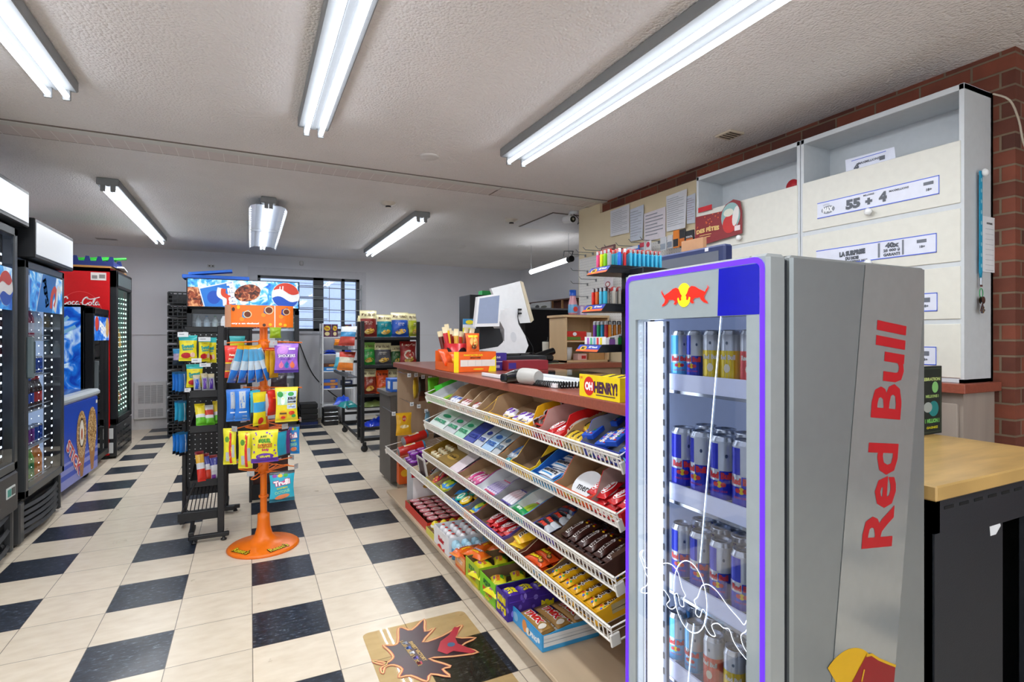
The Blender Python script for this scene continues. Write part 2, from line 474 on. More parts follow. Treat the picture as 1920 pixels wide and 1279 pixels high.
def brick_material():
    m=bpy.data.materials.new('red_brick');m.use_nodes=True
    nt=m.node_tree;b=nt.nodes['Principled BSDF'];N=nt.nodes.new;K=nt.links.new
    geo=N('ShaderNodeNewGeometry');sp=N('ShaderNodeSeparateXYZ');K(geo.outputs['Position'],sp.inputs[0])
    ad=N('ShaderNodeMath');ad.operation='ADD';K(sp.outputs[0],ad.inputs[0]);K(sp.outputs[1],ad.inputs[1])
    cb=N('ShaderNodeCombineXYZ');K(ad.outputs[0],cb.inputs[0]);K(sp.outputs[2],cb.inputs[1])
    mp=N('ShaderNodeMapping');mp.inputs['Location'].default_value=(.16,.02,0);K(cb.outputs[0],mp.inputs[0])
    br=N('ShaderNodeTexBrick');K(mp.outputs[0],br.inputs['Vector'])
    br.inputs['Scale'].default_value=1;br.inputs['Brick Width'].default_value=.205;br.inputs['Row Height'].default_value=.0675
    br.inputs['Mortar Size'].default_value=.005;br.inputs['Mortar Smooth'].default_value=.2;br.inputs['Bias'].default_value=-.15
    br.inputs['Color1'].default_value=lin('#854632');br.inputs['Color2'].default_value=lin('#4a2a22');br.inputs['Mortar'].default_value=lin('#7d6a56')
    nz=N('ShaderNodeTexNoise');nz.inputs['Scale'].default_value=14;nz.inputs['Detail'].default_value=4;K(geo.outputs['Position'],nz.inputs['Vector'])
    mr=N('ShaderNodeMapRange');mr.inputs[3].default_value=.72;mr.inputs[4].default_value=1.22;K(nz.outputs['Fac'],mr.inputs[0])
    sc=N('ShaderNodeVectorMath');sc.operation='SCALE';K(br.outputs['Color'],sc.inputs[0]);K(mr.outputs[0],sc.inputs['Scale'])
    K(sc.outputs[0],b.inputs['Base Color']);b.inputs['Roughness'].default_value=.8
    iv=N('ShaderNodeMath');iv.operation='SUBTRACT';iv.inputs[0].default_value=1;K(br.outputs['Fac'],iv.inputs[1])
    a2=N('ShaderNodeMath');a2.operation='MULTIPLY_ADD';K(nz.outputs['Fac'],a2.inputs[0]);a2.inputs[1].default_value=.2;K(iv.outputs[0],a2.inputs[2])
    bu=N('ShaderNodeBump');bu.inputs['Strength'].default_value=.8;bu.inputs['Distance'].default_value=.006
    K(a2.outputs[0],bu.inputs['Height']);K(bu.outputs[0],b.inputs['Normal'])
    return m

FLOOR=floor_material();CEIL=ceiling_material();BRICK=brick_material()
WALLP=mat('painted_wall','#ecedf3',rough=.75,var=.03,vs=2)
BEIGE=mat('beige_board','#e8d9b4',rough=.6,var=.05,vs=3)
H=2.5
struct('floor',MB().box(-1.1,5.9,-6.4,5.7,-.05,0,FLOOR))
struct('ceiling',MB().box(-1.1,5.9,-6.4,5.7,H,H+.06,CEIL))
struct('wall_left',MB().box(-1.1,-.95,-6.4,5.7,0,H,WALLP))
WX0,WX1,WZ0,WZ1=1.315,2.80,1.36,2.195
wb=MB()
wb.box(-.95,WX0,5.5,5.7,0,H,WALLP).box(WX1,5.72,5.5,5.7,0,H,WALLP).box(WX0,WX1,5.5,5.7,0,WZ0,WALLP).box(WX0,WX1,5.5,5.7,WZ1,H,WALLP)
struct('wall_back',wb)
struct('wall_right',MB().box(5.72,5.9,1.03,5.7,0,H,WALLP))
struct('wall_brick',MB().box(4.1,5.9,-2.26,1.02,0,H,BRICK))
struct('wall_side',MB().box(5.72,5.9,-6.4,-2.26,0,H,BRICK))
# street side: glazed shop front behind the camera
wf=MB()
wf.box(-1.1,5.9,-6.4,-6.3,0,.5,WALLP).box(-1.1,5.9,-6.4,-6.3,2.25,H,WALLP)
for x in (-1.1,.6,2.3,4.0,5.75):wf.box(x,x+.12,-6.4,-6.3,.5,2.25,WALLP)
struct('wall_front',wf)

# beige board covering the brick + pegboard
struct('trim_1',MB().box(4.075,4.1,-.70,1.03,1.0,2.40,BEIGE).box(4.075,4.1,.68,1.03,2.40,H,BEIGE))
PEG=mat('pegboard_white','#e6e6e2',rough=.6)
def peg_holes(mb,X,y0,y1,z0,z1,st,r=.0028):
    P=[];F=[]
    y=y0+st/2
    while y < y1:
        z=z0+st/2
        while z < z1:
            b=len(P)
            for k in range(5):P.append((X,y+r*cos(k*1.2566),z+r*sin(k*1.2566)))
            F.append((b+4,b+3,b+2,b+1,b));z += st
        y += st
    mb.add(P,F,INKD)
pg=MB().box(4.06,4.074,-.70,1.0,1.30,2.02,PEG);peg_holes(pg,4.0595,-.68,.99,1.31,2.01,.0254)
o=pg.build('pegboard');tag(o,'white perforated pegboard on the beige wall behind the till','pegboard')

# ceiling joint strip
js=MB()
js.box(-.95,4.1,.60,.67,2.488,H,mat('strip_paint','#dcdcd6',rough=.6)).box(-.95,4.1,.67,.86,2.492,H,mat('strip_tile','#dcd3cf',rough=.55))
for i in range(56):
    x=-.93+i*.09;js.box(x,x+.004,.67,.86,2.4905,2.493,mat('strip_line','#f0ece8'))
js.box(-.95,4.1,.86,.864,2.4915,H,mat('crack','#7a6f68',rough=1)).box(-.95,4.1,.5985,.5998,2.4915,H,mat('crack'))
js.box(3.05,3.053,.60,.86,2.487,2.493,mat('crack'))
struct('trim_2',js)
hb=MB().box(3.9,4.62,1.22,1.95,2.49,H,mat('hatch_white','#e4e4e6',rough=.6))
hb.box(3.885,4.62,1.205,1.22,2.494,H,mat('crack')).box(3.885,3.9,1.205,1.95,2.494,H,mat('crack'))
tag(hb.build('ceiling_hatch'),'flat white access hatch in the ceiling by the security camera','hatch')
sk=MB().box(-.95,1.9,5.485,5.5,0,.16,mat('skirting','#dcdcdc',rough=.5)).box(1.9,5.72,5.485,5.5,0,.16,mat('skirting')).box(-.95,5.72,5.49,5.5,1.30,1.305,mat('skirting'))
struct('baseboard_back',sk)

# window in the back wall
FR=plastic('#3b3f46',.4)
wn=thing('window_1','dark framed back window behind the drinks cooler','window',(0,0,0));wn['kind']='structure'
f=MB()
f.box(WX0,WX1,5.5,5.58,WZ1-.04,WZ1,FR).box(WX0,WX1,5.5,5.58,WZ0,WZ0+.04,FR)
for x0,x1 in ((WX0,WX0+.04),(2.10,2.25),(2.52,2.57),(WX1-.05,WX1)):f.box(x0,x1,5.5,5.58,WZ0,WZ1,FR)
f.build('window_frame',wn)
g=MB().poly([(WX0,5.56,WZ0),(WX1,5.56,WZ0),(WX1,5.56,WZ1),(WX0,5.56,WZ1)],glass('window_glass','#e8f0ff',.6,.03));g.build('window_pane',wn)
t_=MB();TRM=mat('window_trim','#dadbe2',rough=.5)
t_.box(WX0-.13,WX1+.1,5.49,5.5,WZ1,WZ1+.12,TRM).box(WX1,WX1+.1,5.49,5.5,WZ0-.1,WZ1,TRM).box(WX0-.13,WX0,5.49,5.5,WZ0-.1,WZ1,TRM).box(WX0-.13,WX1+.1,5.47,5.5,WZ0-.04,WZ0,TRM)
t_.build('window_casing',wn)
gb=MB();BARM=mat('bar_metal','#aeb4b8',rough=.4,metal=.4)
for i,z in enumerate((2.03,1.86,1.69,1.52)):
    gb.tube([(WX0-.02,5.45,z+.012),(WX1+.03,5.45,z)],.007,BARM)
    gb.tube([(WX0-.02,5.46,z+.03),(2.3,5.46,z+.03)],.006,BARM)
gb.tube([(WX1+.02,5.45,1.4),(WX1+.02,5.45,2.1)],.008,BARM);gb.tube([(2.33,5.455,1.5),(2.33,5.455,2.06)],.005,BARM)
for z in (1.45,2.05):gb.tube([(WX1+.02,5.45,z),(WX1+.02,5.5,z)],.006,BARM);gb.tube([(WX0-.02,5.45,z),(WX0-.02,5.5,z)],.006,BARM)
gb.build('security_bar',wn)
ow=MB().box(.2,4,6.6,6.7,0,3.2,mat('outside_wall_daylit','#c3cfe6',rough=.8,var=.06,emit=.35))  # wall emits a little itself, standing in for daylight outside
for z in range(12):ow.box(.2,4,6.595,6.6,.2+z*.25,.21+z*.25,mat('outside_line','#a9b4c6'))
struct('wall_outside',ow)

# ------------------------------------------------------------------ fluorescent fixtures
TUBE=glow('#eef4ff',4.2);FIX=plastic('#8a8d8e',.5)
def fixture(x0,x1,y0,y1,label,reflect=False,power=2.7):
    cx,cy,L=(x0+x1)/2,(y0+y1)/2,(y1-y0)
    t=thing('fluorescent_light',label,'ceiling light',(cx,cy,H-.001),group='fluorescent strip lights on the ceiling')
    w=(x1-x0)
    h=MB()
    hw=w/2 if not reflect else .05
    h.box(-hw-.012,hw+.012,-L/2-.01,L/2+.01,-.055,0,FIX,.006)
    h.box(-hw*.2,hw*.2,-L/2,L/2,-.060,-.055,FIX,.002)
    h.build('housing',t)
    if reflect:
        r=MB();RF=mat('louver_white','#c9ced4',rough=.3)
        pr=[(-.155,-.105),(-.14,-.075),(-.1,-.062),(-.03,-.06)]
        for s_ in (-1,1):
            for a,b in zip(pr,pr[1:]):
                q=[(s_*a[0],-L/2+.05,a[1]),(s_*b[0],-L/2+.05,b[1]),(s_*b[0],L/2,b[1]),(s_*a[0],L/2,a[1])]
                r.poly(q,RF,True);r.poly([(x,y,z+.002) for x,y,z in q][::-1],RF,True)
            for k in range(24):
                yy=-L/2+.1+k*(L-.15)/24
                r.box(s_*.135,s_*.150,yy,yy+.02,-.093,-.09,glow('#ffffff',1))
        r.box(-.15,.15,-.012,.012,-.085,-.065,RF)
        r.build('reflector',t)
    for s_ in (-1,1):
        off=s_*(w*.27 if not reflect else .018)
        tb=MB().tube([(off,-L/2+.015,-.083),(off,L/2-.015,-.083)],.0125 if not reflect else .011,TUBE,10)
        tb.build('tube',t)
        li=bpy.data.lights.new('lamp','AREA');li.shape='RECTANGLE';li.size=.018;li.size_y=L-.05;li.energy=power*L;li.color=(.94,.975,1.0)
        lo=bpy.data.objects.new('lamp',li);C.objects.link(lo);lo.parent=t;lo.location=(off,0,-.0975)
        for e in (-1,1):
            MB().box(off-.016,off+.016,e*(L/2-.008)-.008,e*(L/2-.008)+.008,-.102,-.05,FIX,.003).build('lamp_holder',t)
    return t
fixture(2.68,2.875,-2.65,-.2,'long twin tube strip light above the candy counter')
fixture(1.46,1.60,-2.60,-.16,'twin tube strip light over the middle of the tiled aisle')
fixture(.33,.46,-2.58,-.14,'twin tube strip light in the upper left corner above the tall fridges')
fixture(.165,.285,1.73,4.4,'twin tube strip light above the red cooler, beyond the ceiling joint')
fixture(1.215,1.50,1.79,4.3,'strip light with a wide white curved reflector',True)
fixture(2.655,2.79,1.74,4.3,'twin tube strip light above the chip rack')
fixture(.33,.46,-5.9,-3.5,'added unseen strip light of the front row, nearest the left wall')  # unseen row behind the camera, added to light the near objects
fixture(1.46,1.60,-5.9,-3.5,'added unseen strip light of the front row, in the middle')
fixture(2.68,2.875,-5.9,-3.5,'added unseen strip light of the front row, nearest the brick wall')
# work light hanging near the right wall
wl=thing('work_light','small hanging fluorescent work light behind the register','work light',(0,0,0))
P0=Vector((4.6,2.994,2.143));P1=Vector((4.6,2.056,2.188))
MB().tube([P0,P1],.03,glow('#f8fbff',5),10).build('tube',wl)
d_=(P1-P0).normalized()
MB().tube([P1,P1+d_*.07],.038,BLACK,10).tube([P0-d_*.02,P0],.033,CHROME,10).build('end_cap',wl)
MB().tube([P1+d_*.05,P1+Vector((0,0,.08))+d_*.1,P1+Vector((0,.0,.12))-d_*.1,P1+Vector((0,0,.02))-d_*.12],.006,BLACK).build('cord',wl)
MB().tube([P1,(P1.x,P1.y,H)],.003,CHROME,4).tube([P0,(P0.x,P0.y,H)],.003,CHROME,4).build('hanger',wl)

# ------------------------------------------------------------------ ceiling bits
def disk(x,y,r,label,cat,name,dark=False,h=.012):
    m_=MB().lathe([(0,-h),(r*.85,-h),(r,-h*.4),(r,0)],plastic('#dfdcd8'),20)
    if dark:m_=MB().lathe([(0,-.045),(r*.35,-.045),(r*.35,-.03),(r*.8,-.02),(r,-.006),(r,0)],[plastic('#d8d0c2'),INKD,plastic('#d8d0c2'),plastic('#d8d0c2'),plastic('#d8d0c2')],20)
    tag(m_.build(name,loc=(x,y,H)),label,cat)
disk(2.302,.155,.065,'flat round grey ceiling speaker before the ceiling joint','speaker','ceiling_speaker')
disk(2.345,1.538,.07,'round smoke detector beside the chip rack strip light','smoke detector','smoke_detector',True)
disk(3.668,1.687,.07,'round smoke detector next to the ceiling hatch','smoke detector','smoke_detector',True)
disk(3.786,3.48,.06,'small flat round disc on the far ceiling behind the strip light','ceiling disc','ceiling_disc')
disk(4.514,3.076,.07,'small flat round disc on the far ceiling near the work light','ceiling disc','ceiling_disc')
vt=MB().box(-.06,.06,-.06,.06,-.012,0,plastic('#d9cdb8'),.003)
for k in range(4):vt.box(-.045,.045,-.045+k*.025,-.035+k*.025,-.0135,-.011,mat('slot_dark','#4a4238'))
tag(vt.build('ceiling_vent',loc=(3.806,-1.028,H)),'small square beige vent on the ceiling above the white wall cabinets','vent')
v2=MB().box(-.11,.11,-.05,.05,-.006,0,mat('vent_grey','#b9b3ad'))
for k in range(3):v2.box(-.1,.1,-.035+k*.03,-.03+k*.03,-.007,-.005,mat('slot_dark'))
tag(v2.build('ceiling_vent',loc=(-.399,4.906,H)),'narrow flat ceiling vent by the back wall above the red cooler','vent')
# security camera
sc_=thing('security_camera','white bullet security camera at the ceiling corner of the beige wall','camera',(4,1.022,2.407))
MB().tube([(0,.14,.02),(0,0,0)],.035,WHITE,14).build('camera_body',sc_)
MB().tube([(0,-.001,0),(0,-.006,-.001)],.03,BLACKG,14).tube([(0,-.006,0),(0,-.009,0)],.013,CHROME,10).build('lens',sc_)
MB().tube([(0,.1,.02),(.03,.1,.075),(.06,.08,H-2.407-.002)],.012,WHITE,8).lathe([(0,0),(.04,0),(.04,-.02),(0,-.02)],WHITE,12,(.06,.08,H-2.407)).build('bracket',sc_)
MB().tube(smooth_path([(.06,.08,.07),(.1,.05,.02),(.07,.02,-.04),(.1,-.02,.03),(.12,.03,.07)]),.003,BLACK,4).build('cable',sc_)
# sensors and vent on the back wall
tag(MB().box(-.045,.045,-.02,0,-.02,.02,plastic('#cfd0d0'),.004).box(-.03,-.01,-.0215,-.019,-.008,.008,mat('slot_dark')).box(.01,.03,-.0215,-.019,-.008,.008,mat('slot_dark')).build('wall_box',loc=(0.711,5.5,2.293)),'small grey box high on the back wall above the drinks cooler','wall box')
tag(MB().box(-.03,.03,-.04,0,-.035,.035,plastic('#d3d3d4'),.012).build('motion_sensor',loc=(1.924,5.5,2.404)),'small white motion sensor above the back window','sensor')
hv=thing('wall_heater','white grilled heater panel low on the back wall by the red cooler','heater',(0,5.5,0))
x0,_,z1=(-0.206,5.5,0.659);x1,_,z0=(0.17,5.5,0.145)
MB().box(x0,x1,-.05,-.016,z0,z1,plastic('#e2e3e5'),.006).build('housing',hv)
sl=MB()
for a,b in ((.42,.93),(.06,.30)):
    za,zb=z0+(z1-z0)*a,z0+(z1-z0)*b;n_=int((zb-za)/.014)
    for k in range(n_):sl.box(x0+.05,x1-.04,-.0515,-.049,za+k*.014,za+k*.014+.006,mat('grille_slot','#8d9094'))
for k in range(3):sl.box(x0+.05+(x1-x0-.09)*(k+1)/4-.004,x0+.05+(x1-x0-.09)*(k+1)/4+.004,-.053,-.049,z0+.03,z1-.03,plastic('#e2e3e5'))
sl.build('grille',hv)

# ------------------------------------------------------------------ camera, world, extra light
cam=bpy.data.cameras.new('camera');co=bpy.data.objects.new('camera',cam);C.objects.link(co)
co.location=(1.2082,-3.3572,1.2794);co.rotation_euler=(PI/2,0,-.45475)
cam.sensor_width=36;cam.sensor_fit='HORIZONTAL';cam.lens=1006.26/1920*36;cam.shift_y=-8.66/1920;cam.clip_start=.05
bpy.context.scene.camera=co
w=bpy.data.worlds.new('world');bpy.context.scene.world=w;w.use_nodes=True
nt=w.node_tree;bg=nt.nodes['Background']
sky=nt.nodes.new('ShaderNodeTexSky');sky.sky_type='PREETHAM' if False else 'HOSEK_WILKIE';sky.turbidity=6;sky.sun_direction=(.3,.4,.6)
mxw=nt.nodes.new('ShaderNodeMix');mxw.data_type='RGBA';mxw.inputs['Factor'].default_value=.85;mxw.inputs['B'].default_value=(.86,.93,1,1)
nt.links.new(sky.outputs[0],mxw.inputs['A']);nt.links.new(mxw.outputs['Result'],bg.inputs[0]);bg.inputs[1].default_value=1.1
vs_=bpy.context.scene.view_settings;vs_.view_transform='Standard';vs_.look='None';vs_.exposure=.7;vs_.gamma=1
cy=bpy.context.scene.cycles
cy.max_bounces=7;cy.diffuse_bounces=4;cy.glossy_bounces=3;cy.transmission_bounces=3;cy.transparent_max_bounces=12
cy.use_adaptive_sampling=True;cy.adaptive_threshold=.06;cy.adaptive_min_samples=20;cy.caustics_reflective=False;cy.caustics_refractive=False

# ================================================================== DRINK MESHES
def bottle_mesh(body,cap,label_,h=.22,r=.032):
    m=MB()
    pr=[(0,0),(r*.85,0),(r,.01),(r,h*.2),(r*.97,h*.22),(r*.97,h*.52),(r,h*.54),(r*.95,h*.66),(r*.5,h*.84),(r*.4,h*.88),(r*.4,h*.93)]
    B=plastic(body,.15)
    ms=[B]*4+[plastic(label_,.4)]+[B]*5
    m.lathe(pr,ms,12);m.lathe([(r*.45,h*.9),(r*.45,h*.99),(0,h)],plastic(cap),10)
    return m.mesh('bottle')
SILV=mat('can_silver','#c9cdd2',rough=.25,metal=.85)
def can_mesh(col,h=.122,r=.033,dec=None,top='#c9cdd2',lower=None):
    m=MB();A=mat('can_paint_'+col.strip('#'),col,rough=.22,metal=.35)
    L_=mat('can_paint_'+(lower or col).strip('#'),lower or col,rough=.22,metal=.35)
    m.lathe([(0,.003),(r*.72,.0),(r*.78,.002),(r,.01),(r,h*.42),(r,h-.012),(r*.86,h-.003),(r*.88,h),(r*.82,h),(r*.8,h-.005),(0,h-.005)],
            [SILV,SILV,SILV,L_,A,SILV,SILV,SILV,SILV,SILV],18)
    # pull tab
    m.push(T(0,0,h-.0035))
    m.dell(face_up(0,0,0),.004,0,.011,.007,mat('tab_metal','#a9adb2',rough=.3,metal=.9),.001,10,1)
    m.dell(face_up(0,0,0),-.01,0,.006,.008,mat('tab_dark','#8b8f95',rough=.35,metal=.9),.0005,10,1)
    m.pop()
    if dec:dec(m,r,h)
    return m.mesh('can')
BOT=[bottle_mesh(*a) for a in (('#3b1a12','#1f56c8','#1f56c8'),('#3f1d14','#d01f1f','#d01f1f'),('#7fbf4a','#2f9a3c','#2f9a3c'),('#e9862a','#f0862a','#f28a1e'),
       ('#cfe2ee','#e8eef2','#2a66c9'),('#e7c93c','#e7c93c','#f3e05a'),('#b7344e','#eeeeee','#e9e9f2'),('#dfe6ea','#2b62bd','#dfe9f5'))]
CANS=[can_mesh(c) for c in ('#1b4fb5','#c8202a','#2e9b46','#e98a1f','#d9dde3','#8a3fa0')]
SHELFW=mat('wire_shelf_white','#dfe5ea',rough=.35,metal=.2)

def drink(me,M,label,kind='bottle',group=None):
    return put(me,'drink_'+kind,M,label,kind,group)

# ------------------------------------------------------------------ glass door coolers facing +X (left wall)
def upright(name,label,xf,y0,y1,htop,zhead,zdoor0,lit=True,art=None,shelves=4,dark=False,group=None,head=True,drinks='bottles and cans behind the glass door'):
    D=.72;w=y1-y0;xb=xf-D
    t=thing(name,label,'cooler',(xf,(y0+y1)/2,0))
    yy0,yy1=-w/2,w/2
    BK=plastic('#1d1f23',.4)
    b=MB()
    b.box(-D,-.09,yy0,yy0+.03,.06,zhead,BK).box(-D,-.09,yy1-.03,yy1,.06,zhead,BK)
    b.box(-D,-D+.03,yy0,yy1,.06,zhead,BK).box(-D,-.09,yy0,yy1,zhead-.04,zhead,BK).box(-D,-.09,yy0,yy1,.06,zdoor0,BK)
    b.box(-.11,-.06,yy0,yy0+.05,zdoor0,zhead,BK,.004).box(-.11,-.06,yy1-.05,yy1,zdoor0,zhead,BK,.004)
    b.build('cabinet',t)
    inn=MB();IL=mat('cooler_liner_dark' if dark else 'cooler_liner_glow','#2b3133' if dark else '#aebfd8',rough=.5,emit=.05 if dark else .35)  # liner emits to stand in for the cooler's interior lighting
    inn.box(-D+.031,-D+.033,yy0+.03,yy1-.03,zdoor0,zhead-.04,IL).box(-D+.03,-.1,yy0+.031,yy0+.033,zdoor0,zhead-.04,IL).box(-D+.03,-.1,yy1-.033,yy1-.031,zdoor0,zhead-.04,IL)
    inn.build('liner',t)
    # header
    if head:
        hd=MB();hd.box(-.28,.05,yy0,yy1,zhead,htop,BK,.006);hd.build('header_box',t)
        hs=MB().box(.049,.053,yy0+.02,yy1-.02,zhead+.025,htop-.025,mat('blank_sign','#e8edf3',rough=.3,emit=.25));hs.build('blank_sign',t)
        if art == 'edge':MB().box(.045,.056,yy0,yy1,zhead+.0,zhead+.02,CHROME).build('trim_strip',t)
    # door
    zt=zhead-.012
    dr=thing('tmp','x','x');bpy.data.objects.remove(dr)
    fr=MB();FM=mat('door_frame_grey','#55585b',rough=.35,metal=.5)
    f=.05
    fr.box(-.055,0,yy0+.02,yy0+.02+f,zdoor0,zt,FM,.005).box(-.055,0,yy1-f-.01,yy1-.01,zdoor0,zt,FM,.005)
    fr.box(-.055,0,yy0+.02,yy1-.01,zdoor0,zdoor0+f,FM,.005).box(-.055,0,yy0+.02,yy1-.01,zt-f,zt,FM,.005)
    door=fr.build('door',t)
    gl=MB().poly([(-.006,yy0+.07,zdoor0+.05),(-.006,yy1-.06,zdoor0+.05),(-.006,yy1-.06,zt-.05),(-.006,yy0+.07,zt-.05)],glass('cooler_glass','#f2f8ff',.6,.04))
    gl.build('glass_pane',door)
    hh=MB().box(.0,.035,yy0+.025,yy0+.06,1.02,1.28,plastic('#6f7f84'),.008).box(.012,.04,yy0+.033,yy0+.052,1.05,1.25,plastic('#44545a'),.005)
    hh.build('handle',door)
    # LED strips
    ls=MB();L=glow('#eef6ff',2.5)
    for k,yq in enumerate(([.30,.47,.63,.80] if not dark else [.38,.53,.68,.84])):
        y=yy0+w*yq;s_=.0022+.0017*k
        z=zdoor0+.1
        while z < zt-.12-(.12 if art == 'pepsi' else 0):
            ls.box(-.035,-.033,y-s_*1.4,y+s_*1.4,z-s_*.8,z+s_*.8,L);z += .052
    ls.build('led_strip',door)
    # shelves
    zs=[zdoor0+.02+(zt-.35-zdoor0)*k/(shelves-.3) for k in range(shelves)]
    for z in zs:
        sh=MB()
        sh.tube([(-.075,yy0+.035,z),(-.075,yy1-.035,z)],.004,SHELFW,5);sh.tube([(-D+.06,yy0+.035,z),(-D+.06,yy1-.035,z)],.004,SHELFW,5)
        sh.tube([(-.07,yy0+.035,z+.035),(-.07,yy1-.035,z+.035)],.003,SHELFW,5)
        k=0
        while yy0+.04+k*.028 < yy1-.04:
            y=yy0+.04+k*.028;sh.tube([(-D+.05,y,z),(-.075,y,z)],.002,SHELFW,3,cap=False);k += 1
        sh.build('shelf',t)
    # base grille with curved louvers
    g=MB();GM=plastic('#47484a',.35)
    g.box(-D+.02,-.05,yy0+.01,yy1-.01,.0,.07,BLACK)
    g.box(-.09,-.02,yy0,yy0+.07,.015,zdoor0-.02,GM,.008).box(-.09,-.02,yy1-.03,yy1,.015,zdoor0-.02,GM,.008)
    g.build('base',t)
    nlo=5;lo=MB()
    for k in range(nlo):
        z=.05+(zdoor0-.13)*k/(nlo-1)
        pts=[]
        for i in range(9):
            a=i/8;pts.append((.0+.035*sin(PI*a)-.03,yy0+.06+(w-.08)*a,z))
        for i in range(8):
            p,q=pts[i],pts[i+1]
            lo.add([p,q,(q[0]-.012,q[1],q[2]+.019),(p[0]-.012,p[1],p[2]+.019)],[(0,1,2,3)],GM,True)
            lo.add([p,q,(q[0]-.04,q[1],q[2]-.004),(p[0]-.04,p[1],p[2]-.004)],[(3,2,1,0)],GM,True)
    lo.box(-.07,-.055,yy0+.03,yy1-.02,.03,zdoor0-.03,BLACK)
    lo.build('grille',t)
    # stock
    rnd=random.Random(name)
    n=0
    for si,z in enumerate(zs):
        ny=int((w-.12)/.078)
        use=BOT if si % 2 == 0 else CANS
        for j in range(ny):
            me=use[(j//2+si*3) % len(use)]
            if dark and rnd.random() < .35:continue
            M=T(xf-.118,(y0+y1)/2+yy0+.085+j*.078,z+.004)
            drink(me,M,'%s on the %s shelf of the %s' % ('small bottle' if use is BOT else 'small can',['lowest','second lowest','middle','upper','top'][si],drinks),'bottle' if use is BOT else 'can',('bottles' if use is BOT else 'cans')+' on the %s shelf of the %s' % (['lowest','second lowest','middle','upper','top'][si],drinks))
    return t,door

PB='#0e57c4'
def pepsi_text(mb,S,cu,cv,h,rot=0,w=None):mb.text(S,'PEPSI',cu,cv,h,ink('#f4f6fa'),w=w,bold=.05,rot=rot,off=.0015)
def pepsi_globe(mb,S,cu,cv,r,rot=0,off=.001):
    mb.dell(S,cu,cv,r,r,ink('#f3f1ee'),off)
    def seg(sign,m_):
        pts=[]
        for k in range(17):
            a=PI*k/16*1.0;pts.append((r*.97*cos(a*.8+.314),sign*r*.97*sin(a*.8+.314)))
        x0=pts[-1][0];x1=pts[0][0]
        for k in range(1,10):
            x=x0+(x1-x0)*k/10;pts.append((x,sign*r*.28+r*.17*sin(PI*2*k/10)))
        pts=[(cu+x*cos(rot)-y*sin(rot),cv+x*sin(rot)+y*cos(rot)) for x,y in pts]
        mb.dpoly(S,pts,m_,off*1.8)
    seg(1,ink('#d8402b'));seg(-1,ink('#1d55c0'))

ICEB=mat('ice_blue_art','#2b8fe0',rough=.4)
def ice_art_material(name,c0,c1,c2,scale,emit=.25):
    m=mat(name,c1,rough=.35);nt=m.node_tree;b=nt.nodes['Principled BSDF']
    tc=nt.nodes.new('ShaderNodeTexCoord');nz=nt.nodes.new('ShaderNodeTexNoise');nz.inputs['Scale'].default_value=scale;nz.inputs['Detail'].default_value=5;nz.inputs['Distortion'].default_value=1.2
    nt.links.new(tc.outputs['Object'],nz.inputs['Vector'])
    r=nt.nodes.new('ShaderNodeValToRGB');e=r.color_ramp.elements
    e[0].position=.36;e[0].color=lin(c0);e[1].position=.52;e[1].color=lin(c1);x=e.new(.66);x.color=lin(c2)
    nt.links.new(nz.outputs['Fac'],r.inputs[0]);nt.links.new(r.outputs[0],b.inputs['Base Color']);nt.links.new(r.outputs[0],b.inputs['Emission Color']);b.inputs['Emission Strength'].default_value=emit
    return m
ICE=ice_art_material('splash_ice','#0c55b8','#3da3e6','#e8f6fd',9)
COLA=ice_art_material('cola_splash','#2a0f08','#8a3a1c','#e0a070',16)

# fridge nearest the camera (only its right end is in the frame)
t0_,d0=upright('glass_door_cooler','tall black glass-door cooler cut off by the left edge, nearest of the left row',-.02,.06,.775,2.14,1.925,.50,shelves=4,drinks='black cooler at the left edge')
m=MB().box(.0,.004,.18,.30,.36,.42,plastic('#dfe6e4')).box(.003,.006,.19,.235,.37,.41,plastic('#2f9c8f')).box(.003,.006,.245,.29,.37,.41,plastic('#3f4a4a'))
m.build('price_tag',t0_)
# kick plate above the louvers
MB().box(-.06,.0,-.357,.357,.26,.49,plastic('#303033',.4),.01).build('kick_plate',t0_)
m=MB();S=face_px(.0005,-.0,1.55)
m.drect(S,-.29,.26,-.12,.12,ICE,.0008);pepsi_globe(m,S,.17,.0,.1,.2,.0015);m.build('poster',d0)
MB().lathe([(0,0),(.045,0),(.045,-.035),(0,-.035)],BLACK,14).build('caster',t0_,loc=(-.08,.28,.045),rot=(PI/2,0,0))
# second fridge
t1_,d1=upright('glass_door_cooler','tall black cooler with blank white header and slatted base, second of the left row',-.02,.87,1.66,2.005,1.76,.285,art='pepsi',shelves=5,drinks='second black cooler of the left row')
m=MB();S=face_px(.0005,.0,1.56)
m.drect(S,-.31,.33,-.12,.13,ICE,.0008)
m.dpoly(S,[(-.2,-.12),(-.08,.13),(.2,.13),(.1,-.12)],ink('#1f7fd6'),.0015)
m.dpoly(S,[(-.21,-.12),(-.09,.13),(-.08,.13),(-.2,-.12)],ink('#eef4f8'),.0018)
pepsi_text(m,S,-.02,.01,.07,rot=-PI/2+.35,w=None)
m.dline(S,[(p.x,p.y) for p in smooth_path([Vector((.08,-.09,0)),Vector((.1,0,0)),Vector((.17,.05,0)),Vector((.19,-.02,0)),Vector((.15,-.08,0))])],.045,ink('#e2492c'),.002)
m.dline(S,[(p.x,p.y) for p in smooth_path([Vector((.16,-.11,0)),Vector((.2,-.03,0)),Vector((.23,.06,0)),Vector((.29,.03,0))])],.04,ink('#f2f0ec'),.0024)
m.build('poster',d1)

